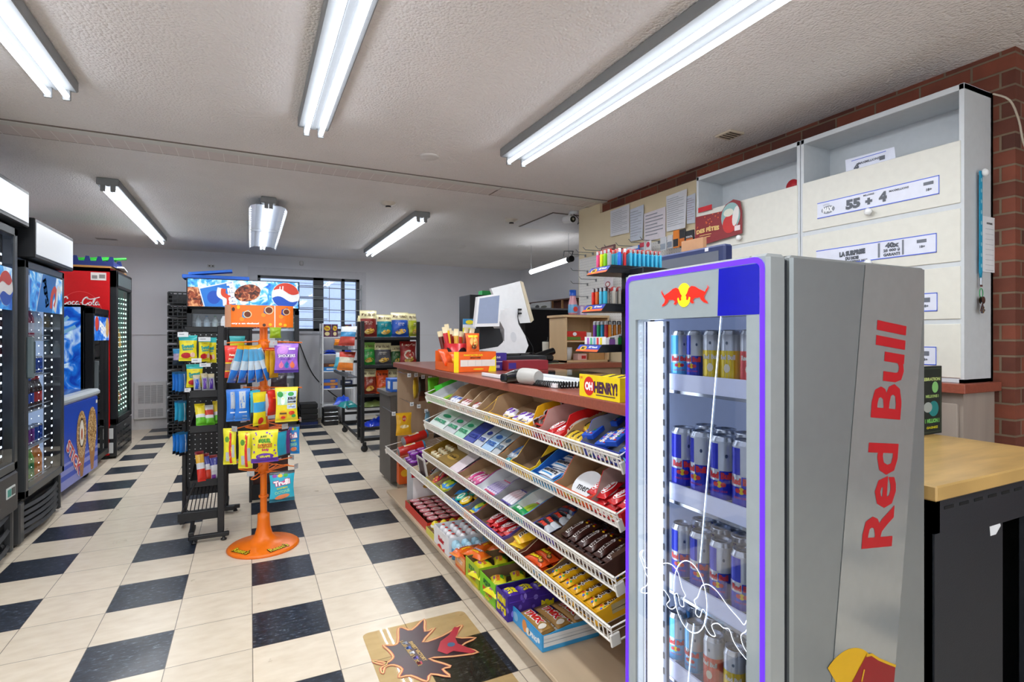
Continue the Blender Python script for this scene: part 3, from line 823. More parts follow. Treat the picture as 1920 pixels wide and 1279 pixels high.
# ------------------------------------------------------------------ ice cream chest freezer
fz=thing('chest_freezer','low blue ice cream chest freezer with cone pictures on its front','freezer',(-.075,2.32,0),rz=-.045)
w2=.47
b=MB();FB=mat('freezer_blue','#2450c8',rough=.3)
b.box(-.6,0,-w2,w2,.07,.74,FB,.012)
S=face_px(.0008,0,.40)
b.drect(S,-w2+.012,w2-.012,-.32,-.12,ink('#8d93d6'),.0006);b.drect(S,-w2+.012,w2-.012,-.25,-.21,ink('#3553c2'),.0009);b.drect(S,-w2+.012,w2-.012,-.17,-.14,ink('#3a57c6'),.0009)
NUT=ice_art_material('nut_cone','#5b3418','#b98a4d','#f0dcae',60,.05)
for cu,s_ in ((.02,1),(.30,-1)):
    b.dell(S,cu,.05,.125,.20,NUT,.0015,20)
    b.dpoly(S,[(cu-.1,-.06),(cu+.1,-.06),(cu+.03,-.31),(cu-.03,-.31)],mat('waffle','#b07a4a',rough=.6,var=.2,vs=60),.0012)
b.dell(S,.02,.06,.068,.125,ink('#3a2318'),.002,18);b.dell(S,.02,.06,.056,.11,ink('#f3ead9'),.0024,18);b.dell(S,.02,.05,.02,.05,ink('#c65a25'),.0028,14)
b.text(S,'STICK',-.17,-.11,.11,ink('#f6f1ee'),bold=.09,rot=-.75,w=.42,off=.003)
b.text(S,'STICK',-.17,-.11,.10,ink('#d22b35'),bold=.02,rot=-.75,w=.40,off=.0036)
b.drect(S,.40,.445,.27,.30,ink('#eeeeee'),.002)
b.build('body',fz)
l=MB();l.box(-.62,.02,-w2-.01,w2+.01,.74,.80,plastic('#b9c0c4',.3),.02).box(-.57,-.06,-w2+.03,w2-.05,.795,.803,glass('freezer_glass','#dfe8f2',.8,.15))
l.build('lid',fz)
for y in (-.38,.40):
    for x in (-.08,-.5):
        c=MB().lathe([(0,.0),(.028,.0),(.032,.006),(.032,.018),(.028,.024),(0,.024)],BLACK,14).push(RX(-PI/2)).pop()
        c.v=[RY(0) @ Matrix.Rotation(PI/2,4,'X') @ p for p in c.v]
        c.box(-.03,.03,-.02,.0,.0,.045,CHROME,.004)
        c.build('caster',fz,loc=(x,y,.034))
# small objects inside the freezer reflections are omitted: only the lid shows

# ------------------------------------------------------------------ small black cooler with blue side picture
px_=thing('drinks_cooler','shorter black cooler with blue cola picture on its side, behind the chest freezer','cooler',(-.095,3.135,0))
W_=.305;D_=.55;H_=1.57
b=MB();BK=plastic('#191b1f',.35)
b.box(-D_,-.07,-W_+.0,W_-.3,.05,H_,BK,.006)
b.box(-D_,-.5,-W_,W_,.05,H_,BK).box(-D_,-.07,-W_,-W_+.03,.05,H_,BK).box(-D_,-.07,W_-.03,W_,.05,H_,BK).box(-D_,-.07,-W_,W_,H_-.05,H_,BK).box(-D_,-.07,-W_,W_,.0,.3,BK)
S=face_my(-.30,-W_-.0005,1.0)
BLUEA=ice_art_material('blue_burst','#0a3aa8','#1673d8','#cfeaff',7,.2)
b.drect(S,-.25,.205,-.9,.55,BLUEA,.0008)
for k in range(7):
    a=-.25+k*.4;b.dpoly(S,[(-.22,.1),(-.22+.9*cos(.3+k*.2)*.5,.1+.45*sin(.3+k*.2)*1.2),(-.22+.9*cos(.36+k*.2)*.5,.1+.45*sin(.36+k*.2)*1.2)],ink('#8fd0f5'),.0012) if .9*cos(.3+k*.2)*.5 < .42 else None
b.dell(S,-.14,.08,.2,.26,ink('#dff2ff'),.0018,20);b.dell(S,-.13,.04,.17,.22,COLA,.0022,20)
b.dpoly(S,[(-.25,-.12),(.05,-.12),(.04,-.6),(-.25,-.6)],ink('#1440b4'),.0028)
b.text(S,'PEPSI',-.17,-.22,.12,ink('#f5f7fb'),w=.38,bold=.06,off=.0034) if False else b.text(S,'SI',-.03,-.22,.12,ink('#f5f7fb'),bold=.06,off=.0034)
b.dell(S,-.12,-.42,.13,.1,ink('#d8352b'),.0034,18)
b.build('cabinet',px_)
f=MB();FM2=plastic('#121316',.3)
f.box(-.065,0,-W_,-W_+.05,.08,H_-.02,FM2,.004).box(-.065,0,W_-.045,W_,.08,H_-.02,FM2,.004).box(-.065,0,-W_,W_,.08,.14,FM2,.004).box(-.065,0,-W_,W_,H_-.08,H_-.02,FM2,.004)
f.box(.0,.002,W_-.02,W_-.012,.1,H_-.05,plastic('#7a1f1f'))
dd=f.build('door',px_)
MB().box(-.02,-.018,-W_+.05,W_-.045,.14,H_-.08,glass('dark_glass','#5d6b6c',1.2,.10)).build('glass_pane',dd)
m=MB();S=face_px(.003,-.03,H_-.2);m.drect(S,-.26,.32,-.13,.10,BLUEA);m.text(S,'PEPSI',.05,-.02,.1,ink('#ffffff'),bold=.06,rot=-.3,off=.002);m.dell(S,-.17,.03,.07,.07,ink('#d8402b'),.0018);m.dell(S,.24,.0,.07,.1,ink('#d9a860'),.0018)
m.build('poster',dd)
MB().box(0,.035,-W_+.01,-W_+.045,.75,1.05,plastic('#5f6668'),.006).box(.01,.037,-W_+.017,-W_+.037,.79,1.01,plastic('#22262a')).build('handle',dd)
for z in (1.0,.65):MB().box(-.45,-.1,-W_+.04,W_-.04,z,z+.01,GREYM).build('shelf',px_)

# ------------------------------------------------------------------ red cooler
cc=thing('red_drinks_cooler','tall red cooler with a white script logo on its side and lit glass door','cooler',(-.04,3.90,0))
W_=.395;D_=.72;H_=1.99
RED=mat('cooler_red','#d5131a',rough=.3)
b=MB()
b.box(-D_,-.06,-W_,-W_+.03,.04,H_,RED).box(-D_,-.06,W_-.03,W_,.04,H_,RED).box(-D_,-D_+.03,-W_,W_,.04,H_,RED).box(-D_,-.06,-W_,W_,H_-.04,H_,RED).box(-D_,-.08,-W_+.01,W_-.01,0,.34,BLACK)
S=face_my(-.40,-W_-.0006,1.42)
ring=[(.215*cos(2*PI*k/40),.26*sin(2*PI*k/40)) for k in range(40)]
b.dline(S,[(x*.85+-0.304+.40,y*.95+1.492-1.42) for x,y in ring],.006,ink('#e8484a'),.0006,closed=True)
# script logo drawn with strokes
SW=ink('#fbf7f5')
def stroke(pts,wd):
    b.dline(S,[(p.x,p.y) for p in smooth_path([Vector((x,y,0)) for x,y in pts],5)],wd,SW,.0012)
def script(ox,oy,k):
    P=lambda L:[(ox+x*k,oy+y*k) for x,y in L]
    stroke(P([(.5,1.0),(.35,1.35),(.05,1.3),(-.35,.8),(-.45,.25),(-.2,0),(.2,.15),(.45,.4)]),.2*k)      # C
    stroke(P([(.7,.55),(.5,.3),(.6,.02),(.85,.1),(.9,.45),(.7,.55)]),.15*k)                                   # o
    stroke(P([(1.45,.5),(1.25,.58),(1.08,.3),(1.18,.02),(1.5,.15)]),.15*k)                                      # c
    stroke(P([(1.95,.5),(1.75,.58),(1.58,.25),(1.7,.02),(1.95,.3),(2.0,.55),(1.98,.1),(2.2,.08)]),.15*k)   # a
    stroke(P([(2.25,.38),(2.5,.42)]),.12*k)                                                                            # -
    stroke(P([(3.3,1.05),(3.2,1.38),(2.9,1.25),(2.6,.8),(2.55,.2),(2.8,0),(3.15,.15),(3.35,.4)]),.2*k)     # C
    stroke(P([(3.1,1.3),(3.6,1.05),(4.3,1.2),(5.0,1.45)]),.13*k)
    stroke(P([(3.6,.55),(3.42,.3),(3.5,.02),(3.75,.1),(3.8,.45),(3.6,.55)]),.15*k)                             # o
    stroke(P([(4.0,.1),(4.25,.8),(4.35,1.15),(4.1,.9),(4.05,.2),(4.25,0)]),.13*k)                              # l
    stroke(P([(4.75,.5),(4.55,.58),(4.38,.25),(4.5,.02),(4.75,.3),(4.8,.55),(4.8,.1),(5.0,.08)]),.15*k)    # a
script(-0.46+.425,1.596-1.42+.005,.058)
b.drect(S,.18,.31,.44,.52,ink('#e9e4e0'),.0012);b.drect(S,.19,.235,.455,.49,ink('#8d8886'),.0016);b.drect(S,.25,.30,.46,.50,ink('#8d8886'),.0016)
b.box(-D_,-.05,-W_-.004,W_,H_,H_+.02,plastic('#c08a4c'))
b.build('cabinet',cc)
f=MB()
f.box(-.06,0,-W_,-W_+.07,.36,H_-.02,BK,.005).box(-.06,0,W_-.05,W_,.36,H_-.02,BK,.005).box(-.06,0,-W_,W_,.36,.42,BK,.005).box(-.06,0,-W_,W_,H_-.2,H_-.02,BK,.005)
f.box(.0005,.002,-W_+.06,W_-.04,H_-.17,H_-.05,plastic('#49585a',.2))
dd=f.build('door',cc)
MB().box(-.02,-.018,-W_+.07,W_-.05,.42,H_-.2,glass('green_glass','#cfe6df',.4,.03)).build('glass_pane',dd)
ls=MB();L=glow('#eafff6',14)
for k,y in enumerate((-.12,.0,.12,.24)):
    s_=.006+.003*k
    for j in range(24):ls.box(-.032,-.030,y-s_,y+s_,.47+j*.053,.47+j*.053+s_*1.1,L)
ls.build('led_strip',dd)
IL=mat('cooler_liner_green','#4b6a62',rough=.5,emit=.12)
MB().box(-D_+.031,-D_+.035,-W_+.03,W_-.03,.35,H_-.04,IL).box(-D_+.03,-.07,W_-.036,W_-.031,.35,H_-.04,IL).build('liner',cc)
for z in (.5,.82,1.14,1.46):MB().box(-D_+.05,-.12,-W_+.04,W_-.04,z,z+.008,GREYM).build('shelf',cc)
gr=MB();gr.box(-.07,-.0,-W_,W_,.02,.35,plastic('#2b2d2f',.25),.006)
for r_ in range(4):
    for k in range(5):gr.box(-.001,.003,-W_+.08+k*.13,-W_+.18+k*.13,.07+r_*.06,.085+r_*.06,BLACK)
gr.box(-.001,.003,-.02,.06,.29,.31,CHROME)
gr.build('grille',cc)
for z0,z1 in ((.06,.17),(.21,.32)):MB().box(-.09,-.03,-W_-.004,-W_,z0,z1,plastic('#dcdedd'),.003).build('vent_cover',cc)
for zi,z in enumerate((.508,.828,1.148)):
    for j in range(7):
        if (j+zi) % 4 == 3:continue
        drink(BOT[(j+zi) % 3+1],T(-.15,3.62+j*.09,z),'small bottle on a shelf inside the red cooler','bottle','bottles on the shelves inside the red cooler')
# crates on top of the red cooler
cr=thing('plastic_crate','dark blue notched plastic crate on top of the red cooler','crate',(-.38,3.72,H_+.02))
c=MB();NB=plastic('#2c3a7d')
for y in (-.19,.19):c.box(-.34,.30,y-.006,y+.006,0,.05,NB)
for x in (-.34,.30):c.box(x-.006,x+.006,-.19,.19,0,.05,NB)
c.box(-.34,.30,-.19,.19,0,.006,NB)
for k in range(7):
    x=-.34+k*.1;c.prism([(0,0),(.055,0),(.042,.05),(.013,.05)],(x,-.184,.05),(1,0,0),(0,0,1),.012,NB);c.prism([(0,0),(.055,0),(.042,.05),(.013,.05)],(x,.196,.05),(1,0,0),(0,0,1),.012,NB)
c.build('crate_shell',cr)
c=MB();GN=plastic('#2fc63a')
for k in range(6):c.tube(smooth_path([Vector((-.3+k*.08,-.1,.03)),Vector((-.1+k*.06,-.05,.075)),Vector((.15+k*.045,.05,.085+.012*(k % 3)))]),.013,GN,6)
tag(c.build('green_tray',loc=(-.38,3.72,H_+.026)),'bright green plastic rack lying in the blue crate on the red cooler','tray')
c=MB().box(-.1,.0,-.2,.25,0,.02,plastic('#e3e6e6'),.004);tag(c.build('flat_packet',loc=(-.03,3.9,H_+.021),rot=(0,0,.1)),'flat white packet lying on the front edge of the red cooler top','packet')

# ------------------------------------------------------------------ wide drinks cooler facing the camera, with picture header
YB=4.55
bx0=0.493;bx1=1.82;zh0=1.649;zh1=2.021
W=bx1-bx0
bc=thing('wide_drinks_cooler','wide black two-door drinks cooler with a bright cola picture header','cooler',((bx0+bx1)/2,YB,0))
hw=W/2
b=MB()
b.box(-hw,hw,.62,.65,0,zh1-.05,BK).box(-hw,-hw+.03,.07,.65,0,zh1-.05,BK).box(hw-.03,hw,.07,.65,0,zh1-.05,BK).box(-hw,hw,.07,.65,0,.25,BK).box(-hw,hw,.07,.65,zh0-.06,zh0,BK).box(-.03,.03,.05,.1,.25,zh0,BK)
b.build('cabinet',bc)
h=MB();h.box(-hw,hw,-.05,.3,zh0,zh1,BK,.006)
S=plane((0,-.0506,(zh0+zh1)/2),(1,0,0),(0,0,1));hh_=(zh1-zh0)/2-.012
h.drect(S,-hw+.015,hw-.015,-hh_,hh_,ICE,.0006)
h.dpoly(S,[(-hw+.015,hh_*.4),(-hw+.13,hh_*.4),(-hw+.19,-hh_),(-hw+.015,-hh_)],COLA,.0012)
h.dpoly(S,[(-.53,hh_*.35),(-.14,hh_*.95),(-.09,-hh_),(-.47,-hh_)],ink('#f0f3f6'),.0016)
h.dpoly(S,[(-.515,hh_*.28),(-.155,hh_*.85),(-.105,-hh_),(-.46,-hh_)],ink('#2a7ed8'),.002)
h.dell(S,-.36,-.055,.075,.085,ink('#2356c0'),.0024,20)
h.dline(S,[(p.x,p.y) for p in smooth_path([Vector((-.29,.07,0)),Vector((-.3,-.02,0)),Vector((-.24,-.07,0)),Vector((-.23,-.16,0))],6)],.055,ink('#f3f0ea'),.003)
h.dline(S,[(p.x,p.y) for p in smooth_path([Vector((-.25,.06,0)),Vector((-.25,-.01,0)),Vector((-.19,-.06,0)),Vector((-.19,-.16,0))],6)],.055,ink('#e04a2c'),.0034)
h.text(S,'PEPSI',-.165,.0,.075,ink('#fafafa'),w=.27,bold=.08,rot=-PI/2+.12,off=.004)
h.dell(S,.03,.015,.16,.11,COLA,.0016,20,rot=.3)
h.dell(S,.24,.04,.12,.1,ink('#f2f7fa'),.0014,20,rot=-.6)
h.dell(S,.42,0.0,.25,.16,ICE,.0018,20)
pepsi_globe(h,S,.49,-.005,.175,-.1,.003)
h.dline(S,[(.415,.03),(.42,.115)],.014,ink('#f6f4f2'),.008);h.dline(S,[(.45,.03),(.455,.12)],.014,ink('#f6f4f2'),.008)
h.build('header_sign',bc)
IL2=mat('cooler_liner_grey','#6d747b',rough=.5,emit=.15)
MB().box(-hw+.03,hw-.03,.615,.62,.25,zh0-.06,IL2).build('liner',bc)
for s_ in (-1,1):
    x0,x1=(-hw,-.01) if s_ < 0 else (.01,hw)
    f=MB();f.box(x0,x0+.06,0,.05,.26,zh0-.02,BK,.004).box(x1-.06,x1,0,.05,.26,zh0-.02,BK,.004).box(x0,x1,0,.05,.26,.32,BK,.004).box(x0,x1,0,.05,zh0-.08,zh0-.02,BK,.004)
    d_=f.build('door',bc)
    MB().poly([(x0+.06,.02,.32),(x1-.06,.02,.32),(x1-.06,.02,zh0-.08),(x0+.06,.02,zh0-.08)],glass('cooler_glass')).build('glass_pane',d_)
    MB().box(-.05*s_-.012,-.05*s_+.012,-.03,0,.9,1.25,BLACK,.004).build('handle',d_)
for z in (1.375,1.05,.72):
    sh=MB().box(-hw+.04,hw-.04,.12,.6,z,z+.008,SHELFW).box(-hw+.04,hw-.04,.11,.118,z-.02,z+.012,SHELFW)
    sh.tube([(-hw+.04,.1,z+.09),(hw-.04,.1,z+.09)],.003,SHELFW,4)
    for k in range(26):sh.tube([(-hw+.05+k*.05,.1,z),(-hw+.05+k*.05,.1,z+.09)],.002,SHELFW,3)
    sh.build('shelf',bc)
JAR=[]
for c_,cap in (('#d7e3e6','#f0f0f0'),('#cfe0e8','#3a9fd8'),('#dfe9e4','#2d9b57'),('#e8c46a','#e58a1c'),('#2c8a5c','#e8e8e8'),('#b33348','#e9e9e9'),('#c29a5a','#dddddd')):
    JAR.append(bottle_mesh(c_,cap,c_,.17,.036))
for si,z in enumerate((1.383,1.058)):
    for j in range(13):
        x=-hw+.11+j*.098
        if abs(x) < .06:continue
        me=JAR[(j+si*2) % 4] if x < .1 else JAR[4+(j % 3)]
        drink(me,T((bx0+bx1)/2+x,YB+.2,z),'%s bottle in the upper shelves of the wide two-door cooler' % ('pale' if x < .1 else 'coloured'),'bottle','bottles inside the wide two-door cooler')
# blue folded box on top
b=MB().box(-.42,.35,0,.3,0,.05,card('#1d62c9'),.006).push(T(-.35,.1,.05) @ RY(-.12)).box(0,.5,-.08,.1,0,.03,card('#2472dd')).pop()
tag(b.build('flat_blue_carton',loc=((bx0+bx1)/2-.3,YB+.05,zh1)),'flat blue carton lying on top of the wide drinks cooler','carton')
# stacked black crates beside it
cx_,cw=0.3755,0.211
ztop=1.869
def crate(top=False):
    c=MB();h_=.145;w_=cw/2;K_=plastic('#1b1c20',.4)
    for s_ in (-1,1):c.box(s_*w_-.006,s_*w_+.006,-.0,.36,0,h_,K_)
    c.box(-w_,w_,.35,.36,0,h_,K_).box(-w_,w_,0,.36,0,.01,K_)
    for z in (.0,.05,.1,.137):c.box(-w_,w_,-.004,.006,z,z+.018,K_,.003)
    for k in range(5):c.box(-w_+k*w_/2-.008,-w_+k*w_/2+.008,-.006,.004,0,h_,K_,.002)
    c.box(-w_*.3,w_*.3,-.01,0,.06,.085,K_,.004)
    return c
cm_=crate().mesh('crate_shell')
nck=11
for k in range(nck):
    pos=['lowest','second lowest','third from the floor','fourth from the floor','fifth from the floor','middle','fifth from the top','fourth from the top','third from the top','second from the top','topmost'][k]
    put(cm_,'bottle_crate',T(cx_,4.75,.002+k*(ztop/nck)) @ RZ(0),'black slatted plastic crate, %s of the stack beside the wide cooler' % pos,'crate','stacked black bottle crates')
# crate standing on the floor right of the wide cooler
fc=MB();K_=plastic('#16171b',.4);x0,x1=1.862,2.101
zt=0.314
for z in range(4):fc.box(x0,x1,4.9,5.2,z*zt/4+.003,z*zt/4+zt/4-.012,K_,.006)
fc.box(x0+.01,x1-.01,4.905,5.19,0,zt-.02,K_);fc.box(x0,x1,4.895,4.905,0,.04,plastic('#26356f'))
tag(fc.build('floor_crate'),'black crate with blue rim on the floor right of the wide cooler','crate')

# ================================================================== BLACK PEG DISPLAY STAND
KM=plastic('#1a1b1e',.45)
ps=thing('peg_display_stand','narrow black pegboard snack stand with tilted trays, left of the orange spinner','display stand',(0,0,0))
YP=.95;PX0,PX1=0.806,1.019
ZT=1.327
p=MB().box(PX0,PX1+.04,YP,YP+.012,.18,ZT,KM)
peg_d=mat('peg_hole_light','#c9cdd0',rough=.8)
P=[];F=[]
zz=.3
while zz < ZT-.03:
    x=PX0+.03
    while x < PX1+.02:
        b0=len(P)
        for k in range(5):P.append((x+.0042*cos(k*1.2566),YP-.0006,zz+.0042*sin(k*1.2566)))
        F.append((b0,b0+1,b0+2,b0+3,b0+4));x += .033
    zz += .033
p.add(P,F,peg_d)
p.build('peg_panel',ps)
UX=1.045;UZ=1.346
MB().box(PX0-.012,PX0+.012,YP-.03,YP+.03,.03,ZT,KM,.003).build('upright',ps)
MB().box(UX-.019,UX+.019,.485,.515,.05,UZ,KM,.003).build('upright',ps)
MB().box(PX0,PX1+.04,YP-.012,YP+.02,ZT-.02,ZT+.02,KM,.003).build('top_rail',ps)
fx0,fx1=0.87,1.092
f=MB().box(fx0,fx1,.46,.49,.025,.05,KM,.004).box(fx0,fx0+.03,.46,.62,.05,.075,KM,.003).tube([(fx0+.015,.475,.04),(fx0+.015,.6,.13)],.012,KM,4)
f.build('foot',ps)
MB().box(0.781,1.11,1.02,1.05,.02,.05,KM,.004).box(PX0-.015,PX0+.015,.8,1.04,.03,.06,KM,.003).build('foot',ps)
for x in (fx0+.03,fx1-.03):
    for y in (.475,):MB().lathe([(0,0),(.016,0),(.018,.008),(.008,.014),(.008,.03)],BLACK,12).build('levelling_foot',ps,loc=(x,y,0))
# trays
YF=.60
def lipz(py):return None
for zl in (0.889,0.664,0.318):
    tx0,tx1=0.868,1.025
    m=MB()
    m.box(tx0,tx1,YF-.004,YF,zl,zl+.045,KM,.001)
    m.add([(tx0,YF,zl),(tx1,YF,zl),(tx1,YP,zl+.06),(tx0,YP,zl+.06)],[(0,1,2,3)],KM);m.add([(tx0,YF,zl-.003),(tx1,YF,zl-.003),(tx1,YP,zl+.057),(tx0,YP,zl+.057)],[(3,2,1,0)],KM)
    for x in (tx0,tx1):m.prism([(YF,zl),(YP,zl+.06),(YP,zl+.09),(YF,zl+.045)],(x-.001,0,0),(0,1,0),(0,0,1),.002,KM)
    m.build('tray',ps)
m=MB();zb=.20
for k in range(12):m.tube([(PX0+.02+k*.022,.56,zb-.03),(PX0+.02+k*.022,YP,zb+.04)],.003,KM,4)
m.tube([(PX0+.0,.56,zb-.03),(UX,.56,zb-.03)],.007,KM);m.box(PX0,UX,.55,.56,zb-.08,zb-.03,KM)
m.tube([(PX0+.02,.56,zb-.03),(PX0+.09,.57,zb+.15)],.006,KM)
m.build('wire_shelf',ps)

def snack_bag(g,name,label,bands,dec=None,rz=0,tk=.03,seed=0,group=None,dy=0,dx=0,wr=.25,cat='candy bag',W=None,back=None,tilt=0):
    cx,Y,z,W0,Hh=g
    mb=hang_bag(W or W0,Hh,tk,bands,dec,seed,wr=wr,back=back)
    o=mb.build(name);o.matrix_world=T(cx+dx,Y+dy,z) @ RZ(rz) @ RX(tilt)
    return tag(o,label,cat,group)
YL=foil('#f0e21c');TEAL=foil('#25b5b8')
def dec_sweet(mb,S,W,Hh,red=True):
    mb.text(S,'Sweet',0,-Hh*.42,Hh*.17,ink('#1d9c9a'),w=W*.72,bold=.06,rot=.12,off=.0015)
    mb.text(S,'BERRIES',.0,-Hh*.55,Hh*.06,ink('#1d9c9a'),w=W*.6,bold=.05,rot=.06,off=.0015)
    mb.text(S,'maynards',0,-Hh*.26,Hh*.035,ink('#8a1f2a'),w=W*.25,off=.0015)
    if red:mb.dell(S,-.1*W,-Hh*.78,W*.28,Hh*.11,ink('#c21f2c'),.001);mb.dell(S,.27*W,-Hh*.76,W*.13,Hh*.1,ink('#f3c9b4'),.0014)
def sweet(g,label,rz=0,seed=0,dy=0,**k):
    W,Hh=g[3],g[4]
    snack_bag(g,'candy_bag',label,[(.2,TEAL),(1,YL)],lambda mb,S:dec_sweet(mb,S,W,Hh),rz,.03,seed,dy=dy,**k)
sweet((0.856,0.62,1.286,0.102,0.163),'yellow and teal candy bag hanging highest on the left of the black peg stand',seed=1)
sweet((0.943,0.66,1.275,0.073,0.159),'yellow teal-topped candy bag turned sideways, hanging beside the upright of the peg stand',seed=2,rz=.5)
sweet((0.982,0.7,1.272,0.064,0.166),'half hidden yellow teal-topped bag against the tall right upright of the peg stand',seed=3,rz=-.35)
sweet((0.889,0.66,1.1,0.095,0.149),'lower yellow and teal candy bag behind the small silver snack bags',seed=4)
SIL=foil('#b9bcc4')
for i,(g,c) in enumerate(zip([(0.9,0.64,1.032,0.042,0.1),(0.942,0.66,1.039,0.039,0.111),(0.978,0.68,1.034,0.043,0.109)],['#1f56c8','#6a3fb0','#5b37a8'])):
    snack_bag(g,'snack_bag',['small silver and blue snack bag, first in the upper peg stand tray','small silver and purple snack bag, middle of the upper peg stand tray','small silver and violet snack bag by the upright, upper peg stand tray'][i],
      [(.25,foil('#d9cfae')),(1,SIL)],lambda mb,S,g=g,c=c:mb.drect(S,-g[3]*.35,g[3]*.12,-g[4]*.92,-g[4]*.33,ink(c),.001,3,6),.35,.035,10+i,tilt=-.25,cat='snack bag')
for i,(g,c) in enumerate(zip([(0.916,0.66,0.843,0.06,0.145),(0.963,0.68,0.828,0.061,0.137),(1.001,0.72,0.849,0.031,0.152)],['#f0da2a','#d9dce0','#e8cf30'])):
    snack_bag(g,'snack_bag',['yellow and green snack bag leaning in the middle tray of the peg stand','white and green snack bag leaning in the middle tray of the peg stand','narrow yellow snack bag squeezed behind the upright in the middle tray'][i],
      [(.25,foil(c)),(.5,foil('#d33a2a') if i == 1 else foil(c)),(.65,foil('#e9ebee')),(1,foil('#6cc832'))],None,.3,.04,20+i,tilt=-.35,cat='snack bag')
for i,(g,c) in enumerate(zip([(0.915,0.64,0.539,0.053,0.193),(0.949,0.67,0.516,0.043,0.181),(0.989,0.68,0.5,0.058,0.172)],['#d8352a','#d8452e','#7a2f9a'])):
    snack_bag(g,'snack_bag',['red striped silver snack bag with an orange band in the lowest peg stand tray','red and white snack bag with a navy band in the lowest peg stand tray','silver and purple snack bag in the lowest peg stand tray'][i],
      [(.12,foil('#7a1d24')),(.4,foil('#e6b23a') if i == 0 else foil('#3a3f9a')),(.6,foil('#dfe1e6')),(1,foil(c) if i < 2 else foil('#c9ccd2'))],(lambda mb,S,g=g:mb.drect(S,-g[3]*.4,0,-g[4]*.95,-g[4]*.75,ink('#7a2f9a'),.001,2,2)) if i == 2 else None,.4,.04,30+i,tilt=-.3,cat='snack bag')
# side bags on hooks left of the stand
for r_,(gs,c,nm) in enumerate([([(0.768,0.86,1.043,0.037,0.143),(0.787,0.84,1.04,0.034,0.146),(0.807,0.82,1.044,0.033,0.153)],'#2c7fdc','bright blue candy bag hanging edge-on in the upper row left of the peg stand'),
        ([(0.781,0.86,0.849,0.043,0.15),(0.804,0.84,0.847,0.042,0.154)],'#2fa6cc','teal blue candy bag hanging edge-on in the middle row left of the peg stand'),
        ([(0.77,0.86,0.632,0.046,0.136),(0.79,0.84,0.641,0.04,0.15),(0.812,0.82,0.639,0.036,0.153)],'#1f78d0','deep blue candy bag hanging edge-on in the lowest row left of the peg stand')]):
    for i,g in enumerate(gs):
        snack_bag(g,'candy_bag',nm,[(.08,foil('#2a6d9a')),(.85,foil(c)),(1,foil('#20242c'))],lambda mb,S,g=g:mb.drect(S,g[3]*.1,g[3]*.3,-g[4]*.9,-g[4]*.1,ink('#dfeaf2'),.001,2,6),.9,.02,40+r_*5+i,W=.07,group=nm+' group',tilt=0)
snack_bag((0.777,0.9,1.196,0.068,0.109),'candy_bag','blue and pink crinkled bag behind the top yellow bag of the peg stand',[(.3,foil('#3a93c4')),(.7,foil('#b9a8c8')),(1,foil('#27384a'))],None,.3,.05,61,wr=.5)
for i,g in enumerate([(0.832,0.58,1.306,0.058,0.03),(0.947,0.62,1.275,0.069,0.027),(0.908,0.55,1.141,0.055,0.027),(0.957,0.52,1.111,0.061,0.023),(0.856,0.6,0.951,0.034,0.024)]):
    m=MB().box(-g[3]/2,g[3]/2,-.001,.001,-g[4],0,plastic('#dfe3e6',.3));S=face_my(0,-.0012,-g[4]/2)
    m.drect(S,-g[3]*.35,g[3]*.1,-.002,.004,ink('#9aa0a6'))
    m.tube([(0,0,0),(0,.25 if i < 2 else .3,.004)],.0016,GREYM,4)
    tag(m.build('price_hook',loc=(g[0],g[1],g[2])),['clear price holder on the highest hook of the peg stand','clear price holder over the second yellow bag of the peg stand','white price card under the highest yellow bag','white price card in the middle of the peg stand','small price card over the blue bags left of the peg stand'][i],'price tag')

# second, darker stand behind the spinner
s2=thing('peg_display_stand','dark pegboard stand standing right behind the orange spinner','display stand',(0,0,0))
sx0,sx1=1.054,1.215
z2=1.334
MB().box(sx0,sx1,1.1,1.115,.27,z2,KM).box(sx0,sx1+.02,1.09,1.12,z2,z2+.03,KM).build('peg_panel',s2)
MB().box(sx0-.015,sx0+.015,1.08,1.12,.04,z2,KM,.003).build('upright',s2)
MB().box(sx1-.01,sx1+.01,1.09,1.12,.04,z2,KM,.003).build('upright',s2)
MB().box(sx0-.02,sx0+.09,1.06,1.09,.02,.045,KM,.003).box(sx0-.015,sx0+.015,1.06,1.28,.035,.06,KM,.003).lathe([(0,0),(.016,0),(.01,.014),(.008,.03)],BLACK,10,(sx0+.06,1.075,0)).build('foot',s2)
bx_=thing('carton_display','dark brown cardboard floor display behind the spinner pole','display',(0,0,0))
dx0,dx1=1.231,1.485
MB().box(dx0,dx1,1.3,1.6,.12,.62,mat('dark_brown_card','#3a1a16',rough=.6,var=.1)).build('carton_body',bx_)
MB().box(dx0-.01,dx1+.01,1.29,1.61,0,.12,KM).build('plinth',bx_)
# red white carton seen behind the spinner pole, above
rc=MB().box(dx0-.02,dx0+.16,1.35,1.5,.62,1.30,card('#d9dce0'));S=face_my(dx0+.07,1.3495,1.2)
rc.drect(S,-.085,.085,-.12,-.02,ink('#b5202c'));rc.text(S,'OFFRE',0,-.05,.03,ink('#ffffff'),bold=.04)
tag(rc.build('display_card'),'white and red card display standing on the brown carton behind the spinner','display card')
ho=MB();g=(1.053,0.62,1.418,0.04,0.171)
ho.prism([(-g[3]/2,-g[4]*2.2),(g[3]/2,-g[4]*2.2),(g[3]/2,-g[4]*.15),(g[3]*.2,0),(-g[3]*.2,0),(-g[3]/2,-g[4]*.15)],(0,0,0),(1,0,0),(0,0,1),.003,glass('clear_sheet','#e6dfe0',.5,.35))
tag(ho.build('clear_panel',loc=(g[0],g[1]+.15,g[2])),'clear rounded plastic panel standing up between the peg stand and the orange sign','panel')

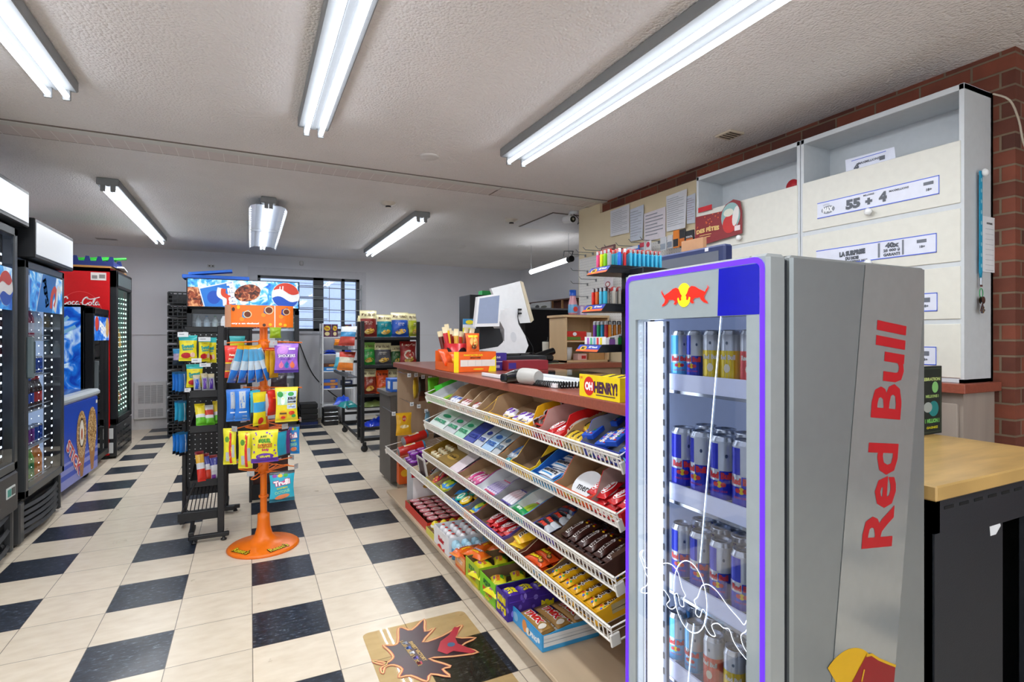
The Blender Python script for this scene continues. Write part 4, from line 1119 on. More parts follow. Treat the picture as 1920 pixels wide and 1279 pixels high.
# ================================================================== ORANGE SPINNER
ORG=mat('orange_enamel','#f4780f',rough=.35)
SX,SY=1.285,.25
sp_=thing('candy_spinner','orange revolving candy spinner with a round base and wire arms','spinner rack',(SX,SY,0))
b=MB().lathe([(0,0),(.2,0),(.203,.008),(.19,.018),(.12,.03),(.075,.045),(.05,.075),(.038,.12),(.034,.17),(.034,.2),(.022,.2),(.022,.21)],ORG,40)
def Sb(u,v):   # label wrap on the base dish
    return Vector((u,v,.026+.06*max(0,.13-math.hypot(u,v))))
for ang_,t_ in ((-1.05,'Reese\'s'),(-2.45,'Reese\'s')):
    cu,cv=.155*cos(ang_),.155*sin(ang_);S_=plane((0,0,.0245),(1,0,0),(0,1,0))
    nrm=Vector((cos(ang_)*.16,sin(ang_)*.16,1)).normalized()
    S_=plane((cu,cv,.0245),(cos(ang_+PI/2),sin(ang_+PI/2),0),(-cos(ang_),-sin(ang_),.14))
    b.text(S_,t_,0,0,.046,ink('#2e2410'),w=.125,bold=.09,off=.0012);b.text(S_,t_,0,0,.040,ink('#e9d51f'),w=.117,bold=.02,off=.002)
b.build('base',sp_)
b=MB().tube([(0,0,.2),(0,0,1.36)],.019,ORG,14).lathe([(.019,.3),(.028,.3),(.028,.312),(.019,.312)],ORG,14).box(-.022,.022,-.012,.012,.62,1.36,ORG,.003)
b.build('pole',sp_)
def arm(ang_,z,L,slope=.0,hook=True):
    d=Vector((cos(ang_),sin(ang_),0));n=Vector((-sin(ang_),cos(ang_),0));m=MB()
    pts=[n*.012+d*.02,n*.014+d*L*.5,n*.014+d*(L-.02),n*.0+d*L,-n*.014+d*(L-.02),-n*.014+d*L*.5,-n*.012+d*.02]
    pts=[Vector((p.x,p.y,z+slope*(p.length)/L)) for p in pts]
    m.tube(smooth_path(pts,3),.0034,ORG,6)
    m.tube([Vector((0,0,z+.05)),Vector(pts[3])+d*.03+Vector((0,0,.04))],.0034,ORG,6)
    e=Vector(pts[3])+d*.03+Vector((0,0,.04))
    m.add([e-n*.02+Vector((0,0,.016)),e+n*.02+Vector((0,0,.016)),e+n*.02-Vector((0,0,.014)),e-n*.02-Vector((0,0,.014))],[(0,1,2,3),(3,2,1,0)],plastic('#d5dade',.3))
    m.build('arm',sp_)
ARZ=(1.201,0.918,0.71,0.456)
for k,z in enumerate(ARZ):
    for a in (-.15+.2*k,-1.35+.15*k,-2.75+.2*k,2.1,.9):
        arm(a+(.0 if k < 3 else .25),z,.19)
    MB().lathe([(.02,z-.01),(.03,z-.01),(.03,z+.06),(.02,z+.06)],ORG,12).build('collar',sp_)
g=(1.264,0.25,1.464,0.37,0.13)
m=MB();hw=g[3]/2;hh_=g[4]
def Sh(u,v):# curved header
    return Vector((u+g[0]-SX,-.05-.035*(1-min(1,abs(u)/hw)**6),v+g[2]))
m.drect(Sh,-hw,hw,-hh_,0,mat('orange_sign','#f0740f',rough=.3),0,24,1)
m.drect(lambda u,v:Sh(-u,v),-hw,hw,-hh_,0,mat('orange_sign'),.004,24,1)
m.text(Sh,'ory a en dedans!',-hw*.42,-hh_*.84,hh_*.1,ink('#fff6ee'),w=hw*.78,bold=.07,off=.002)
m.drect(Sh,hw*.42,hw*.45,-hh_,0,ink('#f4e4d8'),.0015)
m.drect(Sh,-hw,-hw*.83,-hh_,0,ink('#c98f6c'),.001,4,1)
for u,c in ((-.76,'#4a2416'),(-.62,'#f3c216')):m.dell(Sh,hw*u,-hh_*(.2 if c == '#4a2416' else .1),hw*.045,hh_*.09,ink(c),.002,12)
for u,v,s_ in ((-.42,.42,1),(.2,.22,1.1),(.72,.28,.9)):
    m.dpoly(Sh,[(hw*(u-.08),-hh_*(v-.1)),(hw*(u+.1),-hh_*(v-.2)),(hw*(u+.08),-hh_*(v+.15)),(hw*(u-.1),-hh_*(v+.18))],ink('#3a8fd0' if u < 0 else '#2b3d9c'),.0012)
    m.dell(Sh,hw*(u+.06),-hh_*v,hw*.12*s_,hh_*.17*s_,ink('#ead0a0'),.002,18,rot=-.3);m.dell(Sh,hw*(u+.06),-hh_*v,hw*.095*s_,hh_*.13*s_,ink('#6a3016'),.0025,18,rot=-.3)
    m.dell(Sh,hw*(u-.1),-hh_*(v+.22),hw*.07,hh_*.1,ink('#f7941e'),.003,12)
for u,v in ((.12,.9),(.3,.88),(.6,.86),(.74,.9)):m.dell(Sh,hw*u,-hh_*v,hw*.05,hh_*.07,ink('#f3c216' if u > .2 else '#4a2416'),.0025,12)
m.build('header_sign',sp_)

# bags on the spinner
def decb(fn):return fn
g=(1.116,0.12,1.227,0.074,0.184)
snack_bag(g,'candy_bag','red candy bag with yellow bands and clear window, top left of the spinner',[(.52,foil('#dc2a1c')),(.56,foil('#f3d01e')),(.78,foil('#8a6a5a')),(.81,foil('#f3d01e')),(1,foil('#d2301e'))],
   lambda mb,S:(mb.text(S,'Fuzzy',0,-g[4]*.3,g[4]*.08,ink('#fff4d8'),bold=.06),mb.text(S,'PEACH',0,-g[4]*.42,g[4]*.06,ink('#ffd9a0'),bold=.06)),.25,.03,71)
g2=(1.253,0.1,1.214,0.202,0.212)
for i,(px,a) in enumerate(zip([1.17,1.203,1.225,1.236,1.247],(.26,.17,.03,-.14,-.34))):
    mb=hang_bag(.10,.215,.03,[(.1,foil('#f4b90f')),(.42,foil('#58aee0')),(.66,foil('#c8dcec')),(1,foil('#2a7fe0'))],lambda mb,S:mb.drect(S,.012,.05,-.2,-.03,ink('#e6edf3'),.001,2,8),80+i,wr=.3)
    o=mb.build('candy_bag');o.matrix_world=T(px,.04+.03*i,1.227) @ RY(a) @ RZ(1.15)
    tag(o,'light blue and white bag with yellow top in the fan on the spinner','candy bag','light blue bags fanned on the top arm of the spinner')
for i,g in enumerate([(1.314,0.16,1.212,0.029,0.166),(1.338,0.14,1.212,0.032,0.178)]):
    snack_bag(g,'candy_bag',['dull yellow bag hanging edge-on just right of the spinner pole','dull yellow bag hanging edge-on beside the purple bag of the spinner'][i],[(.1,foil('#c9362a')),(1,foil('#d9a51a'))],None,.9,.03,90+i,W=.08)
g=(1.403,0.06,1.238,0.133,0.172)
def dpur(mb,S,g=g):
    W,Hh=g[3],g[4]
    mb.dell(S,-W*.18,-Hh*.25,W*.25,Hh*.16,ink('#c98ae0'),.001,rot=.4);mb.dell(S,W*.2,-Hh*.65,W*.25,Hh*.2,ink('#a56ad8'),.001)
    mb.text(S,'SHOCKERS',0,-Hh*.42,Hh*.12,ink('#4b2a8f'),w=W*.78,bold=.14,off=.0018);mb.text(S,'SHOCKERS',0,-Hh*.42,Hh*.10,ink('#f7f2fb'),w=W*.74,bold=.03,off=.0026)
    mb.text(S,'SOUR CANDY',0,-Hh*.53,Hh*.05,ink('#5a2a9f'),w=W*.55,bold=.03,off=.0018)
    for u,c in ((-.24,'#ef7fae'),(.0,'#2c7fc4'),(.24,'#ec7a52')):mb.dell(S,W*u,-Hh*.74,W*.1,Hh*.1,ink(c),.0018);mb.dpoly(S,[(W*(u-.06),-Hh*.69),(W*(u+.06),-Hh*.69),(W*u,-Hh*.58)],ink(c),.0019)
    mb.drect(S,W*.08,W*.36,-Hh*.22,-Hh*.15,ink('#f4f0fa'),.0018,3,1)
snack_bag(g,'candy_bag','purple swirled candy bag with white lettering, top right of the spinner',[(.9,foil('#9a62cf')),(1,foil('#4a2a9a'))],dpur,.05,.035,95)
# second row
for i,g in enumerate([(1.126,0.1,0.977,0.076,0.183),(1.171,0.07,0.981,0.079,0.183)]):
    snack_bag(g,'candy_bag',['blue bag back side showing a silver panel, left end of the second spinner row','blue bag back side with silver panel, front one of two on the spinner'][i],[(1,foil('#2277d6'))],
      lambda mb,S,g=g:(mb.drect(S,-g[3]*.22,g[3]*.2,-g[4]*.6,-g[4]*.08,foil('#b9c2cc'),.001,3,5),mb.drect(S,-g[3]*.25,g[3]*.3,-g[4]*.74,-g[4]*.7,ink('#e6f0fa'),.001,2,1),mb.drect(S,-g[3]*.0,g[3]*.3,-g[4]*.95,-g[4]*.83,ink('#aab6c2'),.001,2,1)),.1,.03,100+i)
snack_bag((1.237,0.08,0.968,0.064,0.179),'candy_bag','teal crinkled bag hanging edge-on in the second spinner row',[(.7,foil('#2fa9c6')),(1,foil('#2b2f38'))],None,.6,.03,104,wr=.6)
snack_bag((1.26,0.05,0.96,0.05,0.19),'candy_bag','yellow and blue bag with a red spot in front of the spinner pole',[(.3,foil('#e8d72a')),(.6,foil('#3aa0dc')),(1,foil('#f0df22'))],lambda mb,S:mb.dell(S,0,-.165,.02,.02,ink('#cf2a22'),.0015),.8,.025,105,W=.10)
snack_bag((1.307,0.1,0.963,0.04,0.15),'candy_bag','white and maroon bag hanging edge-on right of the pole in the second row',[(.12,foil('#a02a30')),(.85,foil('#cfc7c9')),(1,foil('#e8e4e4'))],None,.5,.03,106,W=.09)
snack_bag((1.336,0.11,0.964,0.041,0.148),'candy_bag','bright red bag hanging edge-on beside the green and yellow bag',[(1,foil('#d3281c'))],None,.7,.03,107,W=.09)
g=(1.402,0.03,0.984,0.124,0.202)
def djr(mb,S,g=g):
    W,Hh=g[3],g[4]
    mb.drect(S,-W*.44,0,-Hh*.5,-Hh*.12,ink('#bfe6c9'),.001,4,4);mb.dell(S,-W*.3,-Hh*.2,W*.12,Hh*.08,ink('#2f9a45'),.0018);mb.dell(S,-W*.2,-Hh*.38,W*.1,Hh*.12,ink('#e9f3ee'),.0019)
    mb.drect(S,0,W*.44,-Hh*.62,-Hh*.12,ink('#cfe0f4'),.001,4,4);mb.dell(S,W*.18,-Hh*.2,W*.14,Hh*.06,ink('#3aa34e'),.0018)
    mb.text(S,'JOLLY',W*.23,-Hh*.33,Hh*.10,ink('#1b1b22'),w=W*.42,bold=.09,off=.002);mb.text(S,'RANCHER',W*.23,-Hh*.42,Hh*.055,ink('#23232a'),w=W*.4,bold=.06,off=.002)
    mb.drect(S,W*.02,W*.42,-Hh*.5,-Hh*.47,ink('#f2d81e'),.002,3,1);mb.text(S,'gummies',W*.22,-Hh*.57,Hh*.045,ink('#2f5fb0'),w=W*.3,off=.002,bold=.03)
    mb.dell(S,-W*.17,-Hh*.8,W*.19,Hh*.14,ink('#f6b81c'),.0018,20);mb.drect(S,-W*.32,-W*.02,-Hh*.77,-Hh*.72,ink('#5a4320'),.0028,4,1);mb.dell(S,-W*.17,-Hh*.86,W*.1,Hh*.04,ink('#e0342c'),.0028)
    mb.dell(S,W*.22,-Hh*.74,W*.14,Hh*.06,ink('#e2452c'),.0018);mb.dell(S,W*.3,-Hh*.83,W*.1,Hh*.05,ink('#3aa34e'),.0022)
snack_bag(g,'candy_bag','yellow gummy bag with a round yellow face, under the purple bag on the spinner',[(1,foil('#f0dc28'))],djr,.06,.035,108)
# third row
for i,g in enumerate([(1.106,0.12,0.753,0.071,0.208),(1.186,0.08,0.737,0.077,0.214)]):
    snack_bag(g,'candy_bag',['yellow bag back with a red stripe, leftmost of the third spinner row','yellow bag back with a red stripe, left of the purple and yellow bag'][i],[(1,foil('#e8e12a'))],
      lambda mb,S,g=g:(mb.drect(S,g[3]*.02,g[3]*.2,-g[4]*.97,-g[4]*.05,ink('#dd3226'),.001,2,8),mb.drect(S,g[3]*.22,g[3]*.42,-g[4]*.8,-g[4]*.45,foil('#b9bcc0'),.001,2,4),mb.dell(S,-g[3]*.15,-g[4]*.3,g[3]*.16,g[4]*.08,ink('#5f9a34'),.0012),mb.drect(S,-g[3]*.25,0,-g[4]*.9,-g[4]*.65,foil('#b9bcc0'),.0012,2,3)),-.3,.03,110+i)
g=(1.286,0,0.748,0.141,0.184)
def dsp(mb,S,g=g):
    W,Hh=g[3],g[4]
    rnd=random.Random(5)
    for k in range(26):
        u,v=rnd.uniform(-.44,.44)*W,-rnd.uniform(.08,.82)*Hh
        if abs(u) < .3*W and -.62*Hh < v < -.2*Hh:continue
        mb.dell(S,u,v,W*.035,Hh*.022,ink('#7a3fb5'),.001,8,1,rot=rnd.uniform(0,3))
    mb.text(S,"JUST",-W*.05,-Hh*.2,Hh*.07,ink('#2b5a1e'),w=W*.25,bold=.05,off=.002)
    mb.text(S,'SOUR',0,-Hh*.32,Hh*.13,ink('#2b5a1e'),w=W*.5,bold=.12,off=.0018);mb.text(S,'SOUR',0,-Hh*.32,Hh*.115,ink('#5fb32e'),w=W*.46,bold=.03,off=.0026)
    mb.text(S,'PATCH',0,-Hh*.47,Hh*.13,ink('#7a2a12'),w=W*.56,bold=.12,off=.0018);mb.text(S,'PATCH',0,-Hh*.47,Hh*.115,ink('#f09a2a'),w=W*.52,bold=.03,off=.0026)
    mb.text(S,'kids',W*.02,-Hh*.59,Hh*.08,ink('#d04a6a'),w=W*.28,bold=.06,off=.002)
    mb.dell(S,0,-Hh*.8,W*.34,Hh*.1,ink('#6a35b0'),.0016);mb.text(S,'GRAPE',0,-Hh*.8,Hh*.07,ink('#e9e13a'),w=W*.4,bold=.06,off=.0028)
snack_bag(g,'candy_bag','yellow and purple sour candy bag facing front, middle of the third spinner row',[(.1,foil('#e6dd2a')),(.86,foil('#ece22c')),(1,foil('#5a27a8'))],dsp,-.03,.04,113)
for i,g in enumerate([(1.371,0.06,0.72,0.04,0.15),(1.393,0.1,0.718,0.041,0.152)]):
    snack_bag(g,'candy_bag',['teal bag hanging edge-on behind the purple and yellow bag','dark magenta and blue bag hanging edge-on in the third spinner row'][i],[(.9,foil('#259fbe' if i == 0 else '#6a2f7a')),(1,foil('#1d2230'))],None,.7,.03,115+i,W=.09)
def dtr(mb,S,g,sub,big=True):
    W,Hh=g[3],g[4]
    for k,(u,c) in enumerate(((-.3,'#8a3fa0'),(-.08,'#f0c22a'),(.14,'#4ab04a'))):mb.dell(S,W*u,-Hh*.14,W*.1,Hh*.05,ink(c),.0015,10)
    mb.text(S,'Trolli',-W*.02,-Hh*.36,Hh*.2,ink('#c23a7a'),w=W*.72,bold=.13,rot=.14,off=.0018);mb.text(S,'Trolli',-W*.02,-Hh*.36,Hh*.17,ink('#fbf7f9'),w=W*.67,bold=.05,rot=.14,off=.0026)
    mb.text(S,'SOUR BRITE',0,-Hh*.53,Hh*.055,ink('#d8dc2a'),w=W*.45,bold=.05,rot=.1,off=.002)
    mb.text(S,sub,0,-Hh*.66,Hh*.11,ink('#8ed8c0'),w=W*.62,bold=.06,rot=.14,off=.002)
    mb.dell(S,0,-Hh*.82,W*.3,Hh*.07,ink('#e88a5a'),.0018,rot=.2)
g=(1.45,0.14,0.746,0.063,0.177)
snack_bag(g,'candy_bag','blue bag with pink and white lettering, right end of the third spinner row',[(.08,foil('#2b3440')),(1,foil('#1f86cf'))],lambda mb,S,g=g:dtr(mb,S,g,'CRAWLERS'),-.25,.035,118)
g=(1.377,0.02,0.5,0.136,0.176)
snack_bag(g,'candy_bag','teal bag with white bubble lettering hanging alone on the lowest spinner arm',[(.1,foil('#1d2a30')),(.88,foil('#2fb2cf')),(1,foil('#1f6d84'))],lambda mb,S,g=g:dtr(mb,S,g,'OCTOPUS'),.03,.035,119)
g=(1.14,0.35,1.249,0.099,0.049)
snack_bag((1.139,0.4,1.282,0.089,0.083),'candy_bag','yellow and teal bag on the back arm of the spinner under the orange sign',[(.4,foil('#2ab0b5')),(1,foil('#d9d42a'))],None,.2,.02,120)
snack_bag((1.373,0.3,1.049,0.104,0.094),'candy_bag','dark crinkled bag on the back arm under the purple bag',[(1,foil('#3a3540'))],None,.3,.03,121,wr=.6)
snack_bag((1.361,0.5,1.339,0.074,0.071),'candy_bag','lime green bag behind the spinner pole just under the orange sign',[(1,foil('#a8cf2a'))],None,.3,.03,122,wr=.6)

# ================================================================== BLACK CHIP RACK
cr_=thing('chip_rack','black wheeled chip rack stacked with crisps bags, beyond the counter','rack',(0,0,0))
CX0,CY0=2.33,2.70
CX1=2.96;CY1=4.42;CZT=1.449
CY1=min(CY1,4.05)
for x,y in ((CX0,CY0),(CX1,CY0),(CX0,CY1),(CX1,CY1),(CX0,CY0+.22)):
    MB().box(x-.018,x+.018,y-.018,y+.018,.10,CZT,KM,.003).build('post',cr_)
for y in (CY0,CY1):
    for x in (CX0+.02,CX1-.02):
        c=MB();c.v=[];c.lathe([(0,-.014),(.034,-.014),(.038,-.008),(.038,.008),(.034,.014),(0,.014)],BLACK,14);c.v=[Matrix.Rotation(PI/2,4,'X') @ p for p in c.v]
        c.box(-.02,.02,-.018,.018,.03,.07,KM,.003);c.build('caster',cr_,loc=(x,y,.038))
sh_z=[1.26,0.946,0.625,0.257,.14]
for i,z in enumerate(sh_z):
    m=MB().box(CX0,CX1,CY0-.01,CY0+.005,z-.022,z+.012,KM,.003)
    if i < 4:m.box(CX0,CX1,CY0,CY0+.34,z-.02,z-.012,KM)
    m.build('shelf',cr_)
    MB().box(CX0,CX1,CY1-.01,CY1+.01,z-.022,z+.012,KM).build('cross_rail',cr_)
MB().box(CX0,CX1,CY0+.345,CY0+.35,.5,CZT-.03,mat('rack_back','#242528')).build('back_panel',cr_)
zl=[1.141,0.825,0.462,.12]
for i,z in enumerate(zl):
    if i < 3:MB().box(CX0-.12,CX0+.0,CY0+.24,CY1,z-.02,z-.012,mat('tray_grey','#4b4e52',rough=.4)).box(CX0-.124,CX0-.12,CY0+.24,CY1,z-.02,z+.02,mat('tray_grey')).build('side_tray',cr_)
    else:MB().box(CX0-.01,CX0+.01,CY0,CY1,z-.015,z+.015,KM,.003).build('bottom_rail',cr_)

def chip(g,label,low,top='#e9dfae',txt='Miss Vickie\'s',tcol='#5a3a2a',rz=0,seed=0,chipc='#e8b84a',tk=.07,lean=-.12,dy=0,full=False,mid=None):
    cx,Y,z,W,Hh=g
    def d(mb,S):
        if txt:
            a,b_=(txt.split(' ')+[''])[:2] if ' ' in txt else (txt,'')
            mb.text(S,txt,0,-Hh*.17,Hh*.13,ink(tcol),w=W*.8,bold=.02,off=.002,shear=.3)
        mb.text(S,'ORIGINAL',0,-Hh*.46,Hh*.045,ink('#f3ead2'),w=W*.55,off=.002);mb.text(S,'CHIPS',0,-Hh*.53,Hh*.04,ink('#f3ead2'),w=W*.4,off=.002)
        mb.dell(S,W*.05,-Hh*.79,W*.3,Hh*.1,ink(chipc),.002,14,2,rot=.2);mb.dell(S,-W*.1,-Hh*.84,W*.18,Hh*.06,ink('#f3d88a'),.003,12,1,rot=-.2)
        if mid:mb.dell(S,0,-Hh*.58,W*.3,Hh*.2,ink(mid),.0025,20);mb.dell(S,0,-Hh*.58,W*.2,Hh*.13,ink('#b8402a'),.0035,16)
    mb=hang_bag(W,Hh,tk,[(.32,foil(top)),(1,foil(low))] if not full else [(1,foil(low))],d,seed,wr=.55)
    o=mb.build('chip_bag');o.matrix_world=T(cx,Y+dy,z) @ RZ(rz) @ RX(lean)
    return tag(o,label,'chip bag')
YS=2.80
chip((2.409,2.8,1.573,0.189,0.301),'cream and dark red crisps bag, tallest on the top chip shelf','#8a2c28',seed=200)
chip((2.589,2.8,1.529,0.183,0.257),'cream and teal crisps bag on the top chip shelf','#0f8a94',seed=201,rz=.1)
chip((2.768,2.8,1.556,0.199,0.284),'cream and blue crisps bag on the top chip shelf','#2556b8',seed=202,rz=-.1)
chip((2.918,2.83,1.548,0.134,0.27),'lime green crisps bag turned sideways at the right end of the top chip shelf','#b7bf2e',seed=203,rz=.5)
chip((2.348,2.95,1.517,0.084,0.245),'cream bag edge peeking out behind the dark red crisps bag','#cdbf86',seed=204,rz=.8,txt=None)
chip((2.409,2.8,1.212,0.154,0.253),'green crisps bag with gold chips at the left of the second chip shelf','#2c9a3a','#8ec25a',seed=205)
chip((2.571,2.8,1.205,0.195,0.249),'cream and charcoal grey crisps bag on the second chip shelf','#5b5a5f',seed=206)
chip((2.725,2.83,1.173,0.125,0.216),'cream and dark green crisps bag on the second chip shelf','#3c6a3a',seed=207,rz=.3)
chip((2.865,2.8,1.222,0.196,0.273),'solid brick red crisps bag with a round plate picture on the second chip shelf','#a32a24',seed=208,full=True,txt='Lay\'s',tcol='#f0d8c0',mid='#e8dcc8')
chip((2.418,2.8,0.911,0.16,0.277),'cream and rust crisps bag at the left of the third chip shelf','#9a3a26',seed=209)
chip((2.565,2.8,0.895,0.146,0.268),'solid orange snack bag on the third chip shelf','#e4561c',seed=210,full=True,txt='Doritos',tcol='#2a1410')
chip((2.703,2.84,0.901,0.137,0.284),'cream bag behind the blue box at the right of the third chip shelf','#b9a87a',seed=211)
def lay_bag(loc,L,W_,tk,col,label,rz,seed,tilt=0,cat='snack bag',dec=None):
    mb=pouch(L,W_,tk,[(1,foil(col))],dec,seed,wr=.6)
    o=mb.build('snack_bag');o.matrix_world=T(*loc) @ RZ(rz) @ RY(tilt) @ T(-L/2,0,0);return tag(o,label,cat)
zz3=sh_z[3]
for i,(x,y,c,r_,h_) in enumerate([(2.50,2.82,'#1d3fd0',.2,.0),(2.72,2.80,'#1a38c8',-.2,.0),(2.62,2.84,'#2246dc',1.0,.06),(2.80,2.86,'#2140c8',.5,.08),(2.9,2.84,'#1c3ad0',1.3,.15)]):
    lay_bag((x,y,zz3+.014+h_),.26,.2,.075,c,'glossy royal blue snack bag in the heap on the lowest chip rack shelf',r_,220+i).__setitem__('group','royal blue bags heaped on the lowest chip shelf')
zb=0.493
MB().box(CX0,CX1-.2,CY0,CY0+.34,zb-.01,zb,KM).build('shelf',cr_)
lay_bag((2.48,2.8,zb+.002),.26,.2,.06,'#7a8a4a','olive green bag lying flat on the half shelf of the chip rack',.1,230)
lay_bag((2.65,2.82,zb+.002),.24,.19,.05,'#c87a5a','pink and tan bag lying flat on the half shelf of the chip rack',-.3,231)
# left side bags
def side_bag(g,cols,label,seed,rz=-PI/2+.5,lean=-.2):
    X,y,z,W,Hh=g
    mb=hang_bag(min(W,.3),Hh,.06,cols,None,seed,wr=.6);o=mb.build('snack_bag');o.matrix_world=T(X,y,z) @ RZ(rz) @ RX(lean);return tag(o,label,'snack bag')
side_bag((2.27,3.196,1.398,0.566,0.233),[(.3,foil('#dfe6ea')),(.55,foil('#3a8fc4')),(1,foil('#c4463a'))],'white, blue and red snack bag on the upper side tray, chip rack',240)
side_bag((2.27,3.323,1.093,0.82,0.225),[(.3,foil('#d8452c')),(.6,foil('#e6dfc8')),(1,foil('#e8802c'))],'orange and cream snack bag on the middle side tray of the chip rack',241)
side_bag((2.26,3.566,1.079,0.464,0.212),[(.3,foil('#dfe6ea')),(1,foil('#58b0c8'))],'pale blue snack bag at the far end of the middle side tray',242)
side_bag((2.26,3.691,1.245,0.305,0.081),[(1,foil('#e98a1c'))],'small orange bag at the far end of the upper side tray',243)
lay_bag((2.24,3.5,zl[2]-.005),.3,.2,.09,'#1d4fd0','bright blue bag lying on the lowest side tray of the chip rack',1.3,244)
lay_bag((2.24,3.15,zl[2]-.005),.26,.18,.07,'#1f8a8c','teal bag lying on the lowest side tray of the chip rack',1.8,245)

# ================================================================== WHITE RACK AT THE BACK WALL
wr_=thing('white_shelf_rack','narrow white shelf rack with cereal and cookies near the back window','rack',(0,0,0))
WXA,WXB=2.179,2.631
WH=plastic('#e2e4e8',.4)
zt=1.475
for x in (WXA,WXB):
    for y in (5.0,5.3):MB().box(x-.012,x+.012,y-.012,y+.012,.05,zt,WH,.003).build('post',wr_)
wz=[1.27,1.016,0.762,0.501,0.263]
for z in wz:MB().box(WXA,WXB,4.99,5.32,z-.015,z,WH,.002).build('shelf',wr_)
for x in (WXA,WXB):MB().lathe([(0,0),(.02,0),(.02,.05),(0,.05)],BLACK,10).build('caster',wr_,loc=(x,5.0,0))
def gbox(x0,x1,y0,z0,z1,d,col,label,dec=None,cat='carton',name='carton',group=None):
    m=MB().box(x0,x1,y0,y0+d,z0,z1,card(col))
    S=face_my((x0+x1)/2,y0-.0004,(z0+z1)/2)
    if dec:dec(m,S,(x1-x0),(z1-z0))
    return tag(m.build(name),label,cat,group)
def dcer(m,S,w,h):
    m.dell(S,0,h*.18,w*.36,h*.2,ink('#f0d52a'));m.text(S,'Trix',0,h*.18,h*.2,ink('#c2281f'),w=w*.5,bold=.06,off=.001);m.dell(S,0,-h*.25,w*.3,h*.15,ink('#e9d8a0'))
xs=[2.184,2.313,2.405,2.46,2.608]
ztc=1.461
for (a,b_),lb in zip(((0,1),(1,2),(3,4)),('purple cereal box at the left end of the white rack top shelf','second purple cereal box on the white rack top shelf','purple cereal box seen through the black chip rack')):
    gbox(xs[a]+.005,xs[b_]-.005,5.05,wz[0]+.001,ztc,.06,'#5a2a4c',lb,dcer,'cereal box','cereal_box')
for i,(a,b_) in enumerate(((607,633),(640,661))):
    pass
X3=(2.197,2.395,2.457,2.613)
for i in (0,2):
    for k in range(2):
        lay_bag(((X3[i]+X3[i+1])/2,5.1,wz[1]+.003+k*.03),X3[i+1]-X3[i],.16,.03,'#2346c4',['blue cookie packet, lower of two on the second shelf of the white rack','blue cookie packet, upper of two on the second shelf of the white rack','',''][k] if i == 0 else ['blue packet behind the chip rack, lower of two on the white rack','blue packet behind the chip rack, upper of two on the white rack'][k],0,250+i+k,cat='cookie packet')
gbox(X3[0],X3[1],5.03,wz[2]+.001,wz[2]+.06,.15,'#2f86cf','light blue cookie carton on the third shelf of the white rack',lambda m,S,w,h:m.drect(S,-w*.3,w*.3,-h*.2,h*.2,ink('#dfe9f2')))
gbox(X3[0],X3[1],5.03,wz[2]+.062,wz[2]+.11,.15,'#5a3420','brown cookie carton on top of the light blue one',lambda m,S,w,h:m.dell(S,w*.1,0,w*.25,h*.35,ink('#d08a3a')))
for k,c in enumerate(('#2450b8','#c07a34','#3a6ac8')):
    gbox(X3[0],X3[1],5.03,wz[3]+.001+k*.045,wz[3]+.043+k*.045,.15,c,['blue cookie carton at the bottom of the stack of three','tan cookie carton in the middle of the stack of three','blue cookie carton on top of the stack of three'][k]+' on the white rack',lambda m,S,w,h:m.dell(S,w*.15,0,w*.2,h*.4,ink('#c98a4a')))
gbox(X3[2],X3[3],5.03,wz[3]+.035,wz[3]+.11,.15,'#1e2a50','dark navy cookie carton with white lettering seen through the chip rack',lambda m,S,w,h:m.text(S,'OREO',0,h*.15,h*.3,ink('#f2f4f8'),w=w*.6,bold=.06,off=.001))
gbox(X3[2],X3[3],5.03,wz[3]+.001,wz[3]+.033,.15,'#c9d6e4','pale carton under the dark navy cookie carton',lambda m,S,w,h:m.drect(S,-w*.1,w*.3,-h*.3,h*.3,ink('#8aa0c0')))
b=MB();x0,x1=2.165,2.356;z1=0.238
b.box(x0,x1,4.7,4.97,0,z1*.5,BLACK).box(x0,x1,4.7,4.97,z1*.55,z1,BLACK)
for k in range(3):b.tube([(x0,4.695,z1*(.3+.25*k)),(x1,4.695,z1*(.3+.25*k))],.006,CHROME,5)
tag(b.build('basket'),'black wire basket on the floor under the white rack','basket')
b=MB();x0,x1=2.415,2.611
b.box(x0,x1,4.7,4.97,.02,z1,plastic('#d6d8da'),.005).box(x0,x0+.03,4.695,4.7,.03,z1-.01,BLACK).box(x0,x1,4.7,4.96,0,.03,BLACK)
tag(b.build('storage_box'),'white box with a black edge on the floor behind the chip rack','box')
MBc=MB().tube(smooth_path([Vector((1.899,5.47,1.164)),Vector((2.037,5.47,0.792)),Vector((2.17,5.47,0.581)),Vector((2.393,5.47,0.363)),Vector((2.72,5.47,0.108))]),.008,BLACK,5)
tag(MBc.build('power_cable'),'black power cable sagging along the back wall under the window','cable')

# ================================================================== COUNTER
LAM=mat('red_laminate','#94503f',rough=.28,var=.14,vs=90)
WOODL=mat('pale_wood_laminate','#b49a7f',rough=.5,var=.12,vs=14,stretch=(1,1,.12))
WOODB=mat('base_wood','#c9b396',rough=.4,var=.08,vs=10,stretch=(1,.15,1))
CY_N,CY_F=-2.05,1.17
ct=thing('sales_counter','long sales counter with a red laminate top and candy shelves along its front','counter',(0,0,0))
MB().box(2.30,3.10,CY_N,CY_F,1.02,1.06,LAM,.003).box(3.10,4.05,.30,CY_F,1.02,1.06,LAM).build('countertop',ct)
MB().box(2.33,3.05,1.13,1.15,0,1.02,WOODL).build('end_panel',ct)
MB().box(2.33,3.05,CY_N+.01,CY_N+.03,.1,1.02,WOODL).build('end_panel',ct)
MB().box(2.68,2.70,CY_N+.03,1.13,.1,1.02,WOODL).build('back_panel',ct)
bs0=0.771
